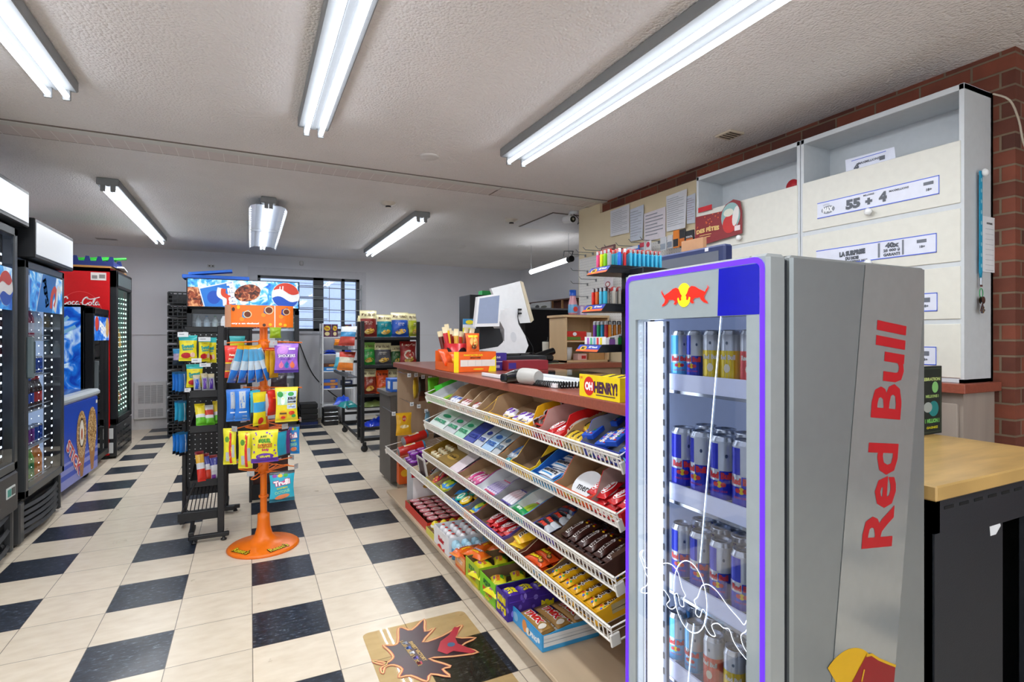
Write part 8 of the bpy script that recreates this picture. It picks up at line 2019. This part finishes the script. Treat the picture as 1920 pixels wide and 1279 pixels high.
for i,(c,q) in enumerate((('#7a4f9a',.03),('#1f8a3a',.075),('#1f8fd0',.12),('#c9242a',.165),('#e0a02a',.21))):h_=.025+q*.16;m.drect(S,q-.015,q+.015,.003,h_,ink(c),.001);m.drect(S,q-.012,q+.012,h_,h_+.008,ink('#5a5f66'),.001)
tag(m.build('lighter_card'),'white stepped card printed with coloured lighters on the lowest lighter tray','card')

# ================================================================== COUNTER TOP ITEMS
def abox(m,x0,x1,y0,y1,z0,z1,c):return m.box(x0,x1,y0,y1,z0,z1,card(c),.0015)
Zc=1.0605
# yellow chocolate bar carton at the near edge
oh=MB();y0,y1=-1.684,-1.925
hz=1.141-1.06
w=y0-y1
tr=tray(.19,w,hz,hz*.9,card('#f4d512'),KRAFT,lambda mb,S:(mb.dell(S,-w*.24,.0,w*.135,hz*.42,ink('#d8281e'),.0006,26),mb.text(S,'OH',-w*.24,0,hz*.38,ink('#ffffff'),w=w*.2,bold=.06,off=.0014),mb.text(S,'HENRY!',w*.17,.0,hz*.52,ink('#4a2348'),w=w*.56,bold=.05,off=.001),mb.drect(S,-w*.06,w*.4,-hz*.36,-hz*.32,ink('#4a2348'),.0008),mb.drect(S,-w*.47,-w*.41,hz*.3,hz*.4,ink('#e8862a'),.0008)))
o=tr.build('candy_carton');o.matrix_world=T(2.304,(y0+y1)/2,Zc) @ RZ(0);tag(o,'bright yellow chocolate bar carton reading OH HENRY at the near edge of the counter top','candy box')
B['oh']=mkbar(.16,.045,.022,'#e8cf1a',lambda mb,S,L,W:(mb.drect(S,L*.15,L*.85,-W*.1,W*.1,ink('#3a2440'),.0015,6,1),mb.text(S,'OH HENRY',L*.5,W*.2,W*.3,ink('#3a2440'),w=L*.6,bold=.1,off=.002)),ends='#c9a81a',seed=40)
for k in range(4):put(B['oh'],'chocolate_bar',T(2.32,y0-.04-k*.052,Zc+hz*.55) @ RZ(.1) @ RY(-.15),'yellow and dark bar on top of the bright yellow counter carton','chocolate bar','yellow bars in the bright yellow counter carton')
for k in range(4):put(B['oh'],'chocolate_bar',T(2.315,y0-.04-k*.052,Zc+hz*.25),'yellow bar in the lower layer of the bright yellow counter carton','chocolate bar','lower yellow bars in the counter carton')
# orange carton at the far side
a,b_=(2.315,-0.295,1.047),(2.594,-0.295,1.038)
ya=a[1];xr=b_[0];hz=.125
m=MB();L_=.36
OR_=card('#f0661a');x0=2.315
m.box(x0,xr,ya,ya+.0015,0,hz,OR_).box(x0,xr,ya+L_-.0015,ya+L_,0,hz,OR_).box(xr-.0015,xr,ya,ya+L_,0,hz,OR_).box(x0,xr,ya,ya+L_,0,.0015,KRAFT).box(x0,x0+.0015,ya,ya+L_,0,hz*.45,OR_)
m.box(x0+.002,xr-.002,ya+.0016,ya+.002,.002,hz,KRAFT).box(xr-.002,xr-.0016,ya+.002,ya+L_-.002,.002,hz,KRAFT)
S=face_my((x0+xr)/2,ya-.0004,hz/2);hw=(xr-x0)/2
m.drect(S,-hw,-hw*.78,-hz/2,hz/2,ink('#f4e01c'),.0004);m.dpoly(S,[(hw*.62,-hz/2),(hw,-hz/2),(hw,hz*.3),(hw*.75,hz*.1)],ink('#f4e01c'),.0004)
m.drect(S,-hw*.7,hw*.95,-hz*.22,hz*.1,ink('#e6e2da'),.0008);m.text(S,'PEANUT BUTTER CUPS',-hw*.1,hz*.33,hz*.09,ink('#f8d81e'),w=hw*.9,bold=.05,off=.001);m.text(S,'MINIATURES',.0,hz*.2,hz*.07,ink('#5a2a12'),w=hw*.5,bold=.05,off=.001)
for q in (-.35,0,.3):m.drect(S,hw*q,hw*q+.001,-hz*.2,hz*.08,ink('#9aa0a6'),.0012)
m.dell(S,hw*.15,-hz*.36,hw*.25,hz*.03,ink('#f4e01c'),.001)
o=m.build('candy_carton',loc=(0,0,Zc));tag(o,'open orange and yellow candy carton at the far front edge of the counter top','candy box')
cup_=MB().lathe([(0,0),(.018,0),(.022,.014),(0,.015)],foil('#b9601c'),12).mesh('chocolate_cup')
for k in range(14):put(cup_,'chocolate_cup',T(x0+.03+.05*(k % 4),ya+.04+.075*(k//4),Zc+.002+.0*(k % 2)),'small copper foil chocolate cup inside the open orange carton','chocolate','foil cups in the open orange carton')
def bagup(g,cols,label,seed,rz=0,lean=-.15,dec=None,W=None,cat='candy bag',tk=.04):
    cx,Y,z,W0,Hh=g
    mb=hang_bag(W or W0,Hh,tk,cols,dec,seed,wr=.4);o=mb.build('candy_bag');o.matrix_world=T(cx,Y,z) @ RZ(rz) @ RX(lean);return tag(o,label,cat)
bagup((2.309,-0.1,1.198,0.096,0.119),[(1,foil('#e8541a'))],'orange candy bag lying against the left end of the orange carton',401,.6,-.5)
bagup((2.395,-0.08,1.179,0.12,0.103),[(.5,foil('#f0641c')),(1,foil('#f2a51c'))],'crinkled orange bag inside the front of the orange carton',402,.1,-.4)
bagup((2.504,0.12,1.202,0.117,0.132),[(1,foil('#ea6a1e'))],'glossy orange bag behind the meat snack tub',403,-.2,-.3)
g=(2.512,-0.1,1.3,0.101,0.15)
bagup(g,[(1,foil('#f0641a'))],'upright orange peanut butter cup bag tilted against the snack tub',404,.1,-.1,lambda mb,S,g=g:(mb.dell(S,.0,-g[4]*.4,g[3]*.3,g[4]*.22,ink('#e8b45a'),.0015,rot=.4),mb.dell(S,.0,-g[4]*.6,g[3]*.2,g[4]*.1,ink('#6a3a1a'),.002),mb.text(S,"REESE'S",-.0,-g[4]*.15,g[4]*.1,ink('#f5df1e'),w=g[3]*.7,bold=.08,off=.002)))
# meat stick tub and sticks
tx,ty_,tz=(2.437,0,1.148)
tub=MB();r_=0.0805;zb=1.233
tub.lathe([(0,0),(r_*.85,0),(r_,.005),(r_*1.0,zb-1.06),(r_*.96,zb-1.06),(r_*.92,.01),(0,.01)],foil('#c9202a'),24)
Sc=lambda u,v:Vector((r_*1.01*sin(u),-r_*1.01*cos(u),v))
hh_=(zb-1.06)
for a_ in (-1.1,.25):tub.dell(Sc,a_,hh_*.5,.5,hh_*.35,ink('#2a1414'),.0006,16);tub.text(Sc,"JACK LINK'S",a_,hh_*.5,hh_*.22,ink('#f0e6d8'),w=.85,bold=.05,off=.0016)
tag(tub.build('snack_tub',loc=(tx,0,Zc)),'red tub holding tall meat snack sticks at the far end of the counter','tub')
rs=random.Random(8)
cols=['#6a2418','#c9242a','#f0c81e','#8a2a1e','#b8241e','#d8a83a','#5a2018','#c9301e','#e8b81e','#7a2a1c','#d0261e','#8a3a20']
for k in range(12):
    f_=k/11-.5;c=cols[k]
    L_=.27+rs.uniform(-.035,.02)
    pm=pouch(L_,.032,.014,[(.45,foil('#f0ca1e') if k % 3 == 0 else foil(c)),(.85,foil(c)),(1,foil('#e9d9b0'))],None,k,nu=8,nv=4,crimp=.1)
    o=pm.build('meat_stick');o.matrix_world=T(tx+f_*r_*1.25,rs.uniform(-.6,.6)*r_*.6,Zc+.012) @ RY(-PI/2+f_*.45) @ RX(PI/2+rs.uniform(-.5,.5)) ;tag(o,'tall red and yellow wrapped meat stick standing in the red tub','meat stick','meat sticks standing in the red tub')
yel=MB().prism([(0,0),(.09,.01),(.08,.03),(.0,.02)],(0,0,0),(1,0,0),(0,0,1),.02,foil('#f0cf2a'))
g=(2.612,0.2,1.404,0.101,0.159)
m=MB().box(-g[3]/2,g[3]/2,-.002,0,-g[4],0,PAPER);S=face_my(0,-.0024,-g[4]/2);m.drect(S,-g[3]/2,g[3]/2,g[4]*.25,g[4]/2,ink('#3a8ac0'));m.dell(S,0,g[4]*.35,g[3]*.3,g[4]*.1,ink('#e8d82a'),.001);m.drect(S,-g[3]/2,g[3]*.1,-g[4]/2,g[4]*.1,ink('#eef02a'))
tag(m.build('sign_card',loc=g[:3],rot=(.1,0,0)),'small yellow and blue paper sign taped beside the customer display','sign')
# POS terminal
pos=thing('cash_register','white touchscreen cash register with a second customer display','cash register',(0,0,0))
PW=plastic('#e3e4e6',.3)
def bpz(L):return [(p[0],p[2]) for p in L]
prof=bpz([(2.531,0,1.161),(2.531,0,1.182),(2.727,0,1.209),(2.772,0,1.246),(2.772,0,1.327),(2.727,0,1.4),(2.76,0,1.459),(2.808,0,1.475),(2.862,0,1.394),(2.933,0,1.283),(2.958,0,1.215),(2.933,0,1.163)])
m=MB().prism(prof,(0,.12,0),(1,0,0),(0,0,1),.16,PW,PW);m.dell(face_my(2.841,-.041,1.275),0,0,.022,.035,plastic('#cfd2d6'),.001,18,rot=.2)
m.build('stand',pos)
def slab(name,P_,y0,y1,m1,par,inset=None,m2=None,bev=None):
    m=MB().prism(P_,(0,y1,0),(1,0,0),(0,0,1),(y1-y0),m1)
    if inset:
        cx_=sum(p[0] for p in P_)/len(P_);cz_=sum(p[1] for p in P_)/len(P_)
        m.dpoly(face_my(0,y0-.0005,0),[(cx_+(p[0]-cx_)*inset,cz_+(p[1]-cz_)*inset+.004) for p in P_],m2,.0006)
    return m.build(name,par)
slab('customer_screen',bpz([(2.53,-0.08,1.342),(2.552,-0.08,1.539),(2.723,-0.08,1.569),(2.707,-0.08,1.347)]),-.10,-.06,PW,pos,.84,mat('screen_blue','#7c87a0',rough=.12,emit=.15))
slab('main_screen',bpz([(2.736,0.1,1.617),(2.967,0.1,1.68),(2.989,0.1,1.673),(3.072,0.1,1.4),(3.054,0.1,1.38),(2.835,0.1,1.366)]),.10,.135,PW,pos)
slab('screen_edge',bpz([(2.962,0.09,1.678),(2.984,0.09,1.672),(3.071,0.09,1.399),(3.049,0.09,1.38)]),.09,.14,plastic('#cbbfa6'),pos)
m=MB();x_,z_=2.971,1.467
for k in range(2):m.box(x_-.03,x_-.005,.075,.095,z_+.0-k*.028,z_+.012-k*.028,BLACK,.002)
for k in range(2):m.tube(smooth_path([Vector((x_-.03,.08,z_-.028*k+.006)),Vector((x_-.06,.03,z_-.06)),Vector((x_-.05+.02*k,.0,z_-.16)),Vector((x_-.02+.06*k,.0,z_-.26)),Vector((x_-.06+.1*k,.0,z_-.32))]),.003,BLACK,5)
m.build('cables',pos)
m=MB();m.prism(bpz([(2.593,-0.02,1.189),(2.593,-0.02,1.333),(2.742,-0.02,1.334),(2.767,-0.02,1.246),(2.75,-0.02,1.202)]),(0,.1,0),(1,0,0),(0,0,1),.13,mat('black_fabric','#17191d',rough=.6));m.build('printer_box',pos)
cd=MB().box(2.50,3.06,-.12,.40,0,.085,plastic('#24262b'),.006).box(2.56,3.0,-.1225,-.12,.01,.075,plastic('#1b1d21'),.002)
tag(cd.build('cash_box',loc=(0,0,Zc)),'black cash drawer under the white cash register','cash drawer')
def at(px):return px
boxy('carton','small indigo carton with white lettering in front of the cash drawer',2.579,2.704,-.22,-.17,Zc,1.173,'#3a2a8a',dec=lambda m,w,d,h:(m.text(Fy(w,d,h),'1-2-3',0,h*.25,h*.12,ink('#e9e6f4'),bold=.05),m.drect(Fy(w,d,h),-w*.35,w*.35,-h*.02,h*.02,ink('#c9c4e4')),m.drect(Fy(w,d,h),-w*.35,w*.1,-h*.35,-h*.2,ink('#b9b4dc'))))
boxy('carton','long dark red carton lying in front of the cash register',2.673,2.968,-.30,-.16,Zc,1.124,'#8c2430',dec=lambda m,w,d,h:m.drect(Fy(w,d,h),-w*.48,-w*.3,-h*.3,h*.3,ink('#3a2a8a')))
# ticket tray and mats
tt=MB();P_=[(2.351,-0.632,1.062),(2.675,-0.157,1.062),(2.798,-0.895,1.062),(2.519,-1.327,1.062)]
tt.box(2.36,2.62,-1.42,-.62,0,.004,GREYM).box(2.36,2.37,-1.42,-.62,.004,.02,PAPER).box(2.61,2.62,-1.42,-.62,.004,.02,PAPER).box(2.38,2.60,-1.40,-.64,.0045,.006,PAPER)
S=plane((2.49,-1.02,.0062),(0,-1,0),(1,0,0));tt.text(S,'6/49',-.22,0,.07,ink('#8a909c'),w=.14,bold=.06);
for k in range(6):tt.drect(S,.0,.35,.08-k*.03,.085-k*.03,ink('#a9b0bc'))
tag(tt.build('ticket_tray',loc=(0,0,Zc)),'flat clear tray with printed lottery sheets lying along the counter edge','tray')
tk=MB();rk=random.Random(12)
tk.box(2.66,3.06,-1.25,-.45,0,.003,card('#b9c4b8'));S=face_up(2.86,-.85,.0034)
for i in range(6):
    for j in range(4):tk.drect(S,-.19+j*.095,-.10+j*.095,-.39+i*.13,-.27+i*.13,ink(rk.choice(['#5a9a6a','#d8b84a','#c9504a','#7a9ac0','#e6dcd0','#8ab07a','#c98ab0','#3a8a8a'])),.0003)
tk.box(2.655,3.065,-1.255,-.445,.0045,.007,glass('mat_glass','#eef4f4',.8,.05))
tag(tk.build('ticket_mat',loc=(0,0,Zc)),'glass covered mat of colourful scratch tickets on the counter','mat')
tk=MB();tk.box(3.12,3.5,.36,.9,0,.003,card('#9ab09a'));S=face_up(3.3,.6,.0034)
for i in range(5):
    for j in range(4):tk.drect(S,-.17+j*.09,-.09+j*.09,-.22+i*.1,-.13+i*.1,ink(rk.choice(['#5a9a6a','#d8b84a','#c9504a','#7a9ac0','#3a6a4a'])),.0003)
tag(tk.build('ticket_mat',loc=(0,0,Zc)),'second mat of green and yellow tickets on the rear counter by the wooden organizer','mat')
# card reader on cord
cr2=thing('hand_scanner','black and grey hand scanner lying on its coiled cord at the counter edge','scanner',(2.335,-1.16,Zc))
m=MB();m.push(RZ(.25));GY=plastic('#b4b2ae',.4)
m.tube([(-.0,.10,.022),(-.0,.05,.032),(0,.0,.038)],[.026,.032,.034],BLACKG,12).box(-.035,.035,.08,.125,.004,.042,BLACKG,.008)
m.tube([(0,.0,.038),(0,-.03,.037),(0,-.09,.036),(0,-.11,.036)],[.036,.038,.037,.030],GY,16)
m.pop();m.build('scanner_body',cr2)
pts=[]
P0,P1,P2_=Vector((.02,-.06,.012)),Vector((.0,-.22,.012)),Vector((.12,-.36,.02))
N_=260
for i in range(N_+1):
    t=i/N_;c=P0*(1-t)**2+P1*2*t*(1-t)+P2_*t*t;d_=((P1-P0)*(1-t)+(P2_-P1)*t).normalized();n=Vector((-d_.y,d_.x,0));a=t*2*PI*24
    pts.append(c+n*.012*cos(a)+Vector((0,0,.012*sin(a))))
m=MB().tube(pts,.0036,BLACK,5).tube(smooth_path([Vector(pts[-1]),Vector((.2,-.40,.01)),Vector((.30,-.30,.02)),Vector((.38,-.1,.01))]),.0025,BLACK,5)
m.build('coiled_cord',cr2)
m=MB().box(-.03,.03,-.02,.02,0,.05,card('#2a4ab0'));S=face_mx(-.0305,0,.025);m.drect(S,-.02,.02,-.02,-.005,ink('#e8762a'));m.drect(S,-.01,.018,-.0,.015,ink('#e9e6e0'),.001)
tag(m.build('small_carton',loc=(2.44,-1.62,Zc),rot=(0,0,-.3)),'small blue, white and orange carton tucked behind the bright yellow carton','carton')
# payment terminal behind
x_,y_,_z=(3.429,0.556,1.06)
m=MB().box(-.1,.1,-.05,.05,.02,.07,BLACK,.015).tube([(-.09,0,.03),(.12,.0,.10)],[.04,.028],BLACKG,10).box(-.13,-.07,-.045,.045,.0,.09,BLACKG,.01).box(-.12,.14,-.05,.05,0,.02,BLACK,.003)
tag(m.build('receipt_terminal',loc=(3.33,.45,Zc)),'black payment terminal on the rear counter left of the wooden organizer','terminal')
kb=MB().box(-.2,.2,-.07,.07,0,.02,plastic('#c9ccd0'),.004).box(-.19,.19,-.06,.06,.02,.024,BLACK)
for i in range(14):
    for j in range(4):kb.box(-.185+i*.0265,-.163+i*.0265,-.055+j*.028,-.032+j*.028,.024,.029,plastic('#2a2c30'))
tag(kb.build('keyboard',loc=(3.38,.80,Zc)),'keyboard with black keys on the rear counter behind the register','keyboard')
mg=MB().lathe([(0,0),(.035,0),(.045,.06),(.047,.15),(.047,.17),(.04,.17),(.038,.16),(0,.16)],plastic('#d8d4c6'),18).tube(smooth_path([Vector((.045,-.01,.14)),Vector((.08,-.02,.13)),Vector((.08,-.02,.07)),Vector((.045,-.01,.05))]),.007,plastic('#d8d4c6'),8).tube([(0,0,.16),(.01,0,.21)],.006,BLACK,6).box(-.03,.03,-.02,.02,.168,.178,BLACK,.004)
tag(mg.build('travel_mug',loc=(3.676,0.95)+(Zc,)),'cream travel mug with a handle and dark straw behind the register','mug')
# wooden organizer
ox0,oy,_=(3.566,0.489,1.06)
og=thing('wooden_organizer','open birch wood organizer shelf on the rear counter under the pegboard','organizer',(0,0,0))
oz=1.461;ox1=4.03;oy=.485
BW=mat('birch','#d3b48a',rough=.5,var=.08,vs=8,stretch=(1,1,.2))
MB().box(ox0+.02,ox0+.035,oy,oy+.28,Zc,oz-.02,BW).box(ox0,ox1,oy-.01,oy+.28,oz-.02,oz,BW,.002).box(ox1-.015,ox1,oy,oy+.28,Zc,oz-.02,BW).box(ox0+.02,ox1,oy+.27,oy+.28,Zc,oz-.02,BW).box(ox0+.02,ox1,oy,oy+.28,Zc,Zc+.015,BW).build('case',og)
zm=1.243
MB().box(ox0+.035,ox1-.015,oy,oy+.27,zm-.012,zm,BW).build('shelf',og)
boxy('carton','small red and white carton on the middle shelf of the wooden organizer',ox0+.05,ox0+.25,oy+.03,oy+.12,zm+.001,zm+.08,'#c9281e',dec=lambda m,w,d,h:(m.drect(Fy(w,d,h),-w*.48,w*.2,-h*.45,-h*.1,ink('#5a7a2a')),m.dell(Fy(w,d,h),-w*.1,h*.2,w*.1,h*.2,ink('#e6e8ee'),.001)))
boxy('carton','plain white carton beside the red one in the wooden organizer',ox0+.255,ox0+.30,oy+.03,oy+.12,zm+.001,zm+.07,'#e4e4e4')
tag(MB().lathe([(0,0),(.03,0),(.04,.06),(.042,.11),(.03,.11),(0,.1)],plastic('#d8dadc'),14).build('plastic_cup',loc=(ox0+.10,oy+.1,Zc+.0155)),'white plastic cup at the bottom of the wooden organizer','cup')
boxy('carton','small red and white crumpled packet at the bottom of the wooden organizer',ox0+.17,ox0+.26,oy+.04,oy+.12,Zc+.0155,Zc+.07,'#d9b0a8',dec=lambda m,w,d,h:m.drect(Fy(w,d,h),-w*.1,w*.4,-h*.3,h*.2,ink('#b8242a')))
boxy('carton','plain brown carton at the bottom right of the wooden organizer',ox0+.28,ox0+.44,oy+.03,oy+.14,Zc+.0155,Zc+.095,'#b98a58')
bt=MB().lathe([(0,0),(.035,0),(.042,.02),(.04,.09),(.026,.15),(.024,.17)],[plastic('#c98a9a',.2)]*2+[foil('#6aa8d8')]+[plastic('#d99aa4',.2)]*2,16).lathe([(.03,.165),(.03,.215),(0,.216)],plastic('#1f5ac0'),16)
bt.dell(face_my(0,-.0425,.05),0,0,.022,.022,ink('#d8382a'),.001)
o=bt.build('bottle');bbp=(3.699,0.55,1.466);o.location=(bbp[0],.55,oz+.0005);tag(o,'pink bottle with a blue cap standing on the wooden organizer','bottle')
boxy('carton','small lilac carton beside the blue capped bottle on the wooden organizer',bbp[0]+.06,bbp[0]+.13,.53,.58,oz+.0005,oz+.085,'#b99ac8',dec=lambda m,w,d,h:m.drect(Fy(w,d,h),-w*.4,w*.0,-h*.4,h*.4,ink('#e4dcea')))
# black cabinets behind the till
kx0,kx1,kx2=3.148,3.76,4.692
kz1,kz2=1.69,1.579
tag(MB().box(kx0,kx1,1.55,1.85,0,kz1,mat('matte_black_cabinet','#24262b',rough=.5),.004).box(kx0+.05,kx1-.02,1.545,1.55,.1,kz1-.04,plastic('#1b1c20')).build('tall_cabinet'),'tall matte black cabinet directly behind the cash register','cabinet')
tag(MB().box(kx1+.02,min(kx2,5.6),1.90,2.2,0,kz2,mat('matte_black_low','#1e2024',rough=.5),.004).box(kx1+.02,min(kx2,5.6),1.885,2.21,kz2,kz2+.02,plastic('#9aa0a6')).build('low_cabinet'),'lower black cabinet with a pale grey top edge behind the travel mug','cabinet')
boxy('carton','small bright green carton on top of the tall black cabinet',kx0+.16,kx0+.36,1.62,1.72,kz1+.001,kz1+.05,'#2fae5a')
sh_=thing('wall_shelf','dark wooden shelf with framed panels on the far right wall','shelf',(0,0,0))
q0,q1=(5.66,4.9,1.939),(5.66,3.39,1.86)
zl0,zl1=1.682,1.836
MB().box(5.5,5.715,q1[1],q0[1],zl1,zl1+.02,plastic('#5a3a2c')).box(5.69,5.715,q1[1],q0[1],zl0-.05,zl1,plastic('#8a5a50')).box(5.5,5.715,q1[1],q0[1],zl0-.07,zl0-.05,plastic('#5a3a2c')).build('shelf_case',sh_)
for k in range(6):y=q1[1]+(q0[1]-q1[1])*k/5;MB().box(5.5,5.53,y-.01,y+.01,zl0-.05,zl1,plastic('#b98a5a')).build('divider',sh_)
pcx=(5.45,4.255,1.762)
m=MB().box(5.44,5.46,3.93,4.567,1.71,1.831,card('#c9ccce'));S=plane((5.4392,pcx[1],pcx[2]+.0),(0,-1,0),(0,0,1));m.dell(S,-.1,0,.07,.03,ink('#3a3a3c'));m.dell(S,.12,-.01,.1,.02,ink('#6a6a60'))
tag(m.build('picture_panel'),'long grey picture panel standing on the far right wall shelf','picture')

# ================================================================== FLOOR STICKER
fs=MB();Z_=.0008
CL=mat('clear_sticker','#b9a888',rough=.35)
pf=[(1.637,-0.995,0),(2.06,-0.992,0)]
sx0,sx1=1.64,2.103
sy1=-1.005;sy0=sy1-.62
def rrect(x0,x1,y0,y1,r,n=5):
    P_=[]
    for cx,cy,a in ((x1-r,y1-r,0),(x0+r,y1-r,PI/2),(x0+r,y0+r,PI),(x1-r,y0+r,1.5*PI)):
        for k in range(n+1):P_.append((cx+r*cos(a+PI/2*k/n),cy+r*sin(a+PI/2*k/n)))
    return P_
LF=[(1.64,-1.216,0),(1.671,-1.258,0),(1.702,-1.25,0),(1.722,-1.228,0),(1.718,-1.182,0),(1.705,-1.13,0),(1.739,-1.147,0),(1.765,-1.133,0),(1.792,-1.033,0),(1.813,-1.034,0),(1.842,-1.067,0),(1.916,-1.005,0),(1.891,-1.105,0),(1.937,-1.095,0),(1.859,-1.179,0),(1.948,-1.17,0),(2.03,-1.131,0),(2.049,-1.135,0),(1.995,-1.206,0),(2.069,-1.247,0),(1.995,-1.276,0),(2.038,-1.347,0),(1.939,-1.33,0),(1.848,-1.302,0),(1.908,-1.385,0),(1.874,-1.39,0),(1.884,-1.446,0),(1.824,-1.399,0),(1.797,-1.434,0),(1.753,-1.374,0),(1.711,-1.364,0),(1.734,-1.322,0),(1.711,-1.281,0),(1.678,-1.28,0),(1.662,-1.316,0),(1.662,-1.279,0),(1.691,-1.26,0)]
Sf=face_up(0,0,Z_)
tan=mat('sticker_tan','#c4b391',rough=.4,var=.08)
nt=tan.node_tree
ST=glass('sticker_film','#efe4cb',.12,.01)
fs.dpoly(Sf,rrect(sx0,sx1,sy0,sy1,.03),ST,.0004)
lp_=[(p[0],p[1]) for p in LF]
fs.dline(Sf,[(p.x,p.y) for p in smooth_path([Vector((x,y,0)) for x,y in lp_],3,True)],.012,ink('#d8785a'),.0016,closed=True)
fs.dline(Sf,[(p.x,p.y) for p in smooth_path([Vector((x,y,0)) for x,y in lp_],3,True)],.004,ink('#e8d28a'),.002,closed=True)
fs.dpoly(Sf,lp_,mat('leaf_maroon','#3b1720',rough=.3,var=.4,vs=8),.0011)
cxl=(1.802,-1.236,0)
for k,(t_,w_) in enumerate((("SWEET VICTORY",.16),("LA SAVOUREUSE VICTOIRE",.2))):
    fs.text(Sf,t_,1.821-.03*k,-1.232,.016,ink('#c9a86a'),w=w_,bold=.05,rot=-1.45,off=.0022)
for k,c in enumerate(('#8a8f9a','#4a6ab0','#e0e0e4','#7a6ab8','#c0505a')):fs.drect(Sf,1.779+.004*k,1.779+.02+.004*k,-1.145-.04*k-.02,-1.145-.04*k,ink(c),.0022)
JR=[(1.893,-1.268,0),(1.926,-1.208,0),(1.974,-1.178,0),(2.016,-1.128,0),(2.036,-1.143,0),(1.99,-1.213,0),(1.985,-1.254,0),(2.033,-1.336,0),(2.012,-1.346,0),(1.951,-1.296,0),(1.92,-1.306,0)]
fs.dpoly(Sf,[(p[0],p[1]) for p in JR],ink('#b8303f'),.0022)
fs.dell(Sf,1.958,-1.25,.016,.016,ink('#4a6a8a'),.0026,14)
tag(fs.build('floor_sticker'),'worn floor sticker with a dark maple leaf and a red jersey figure','sticker')
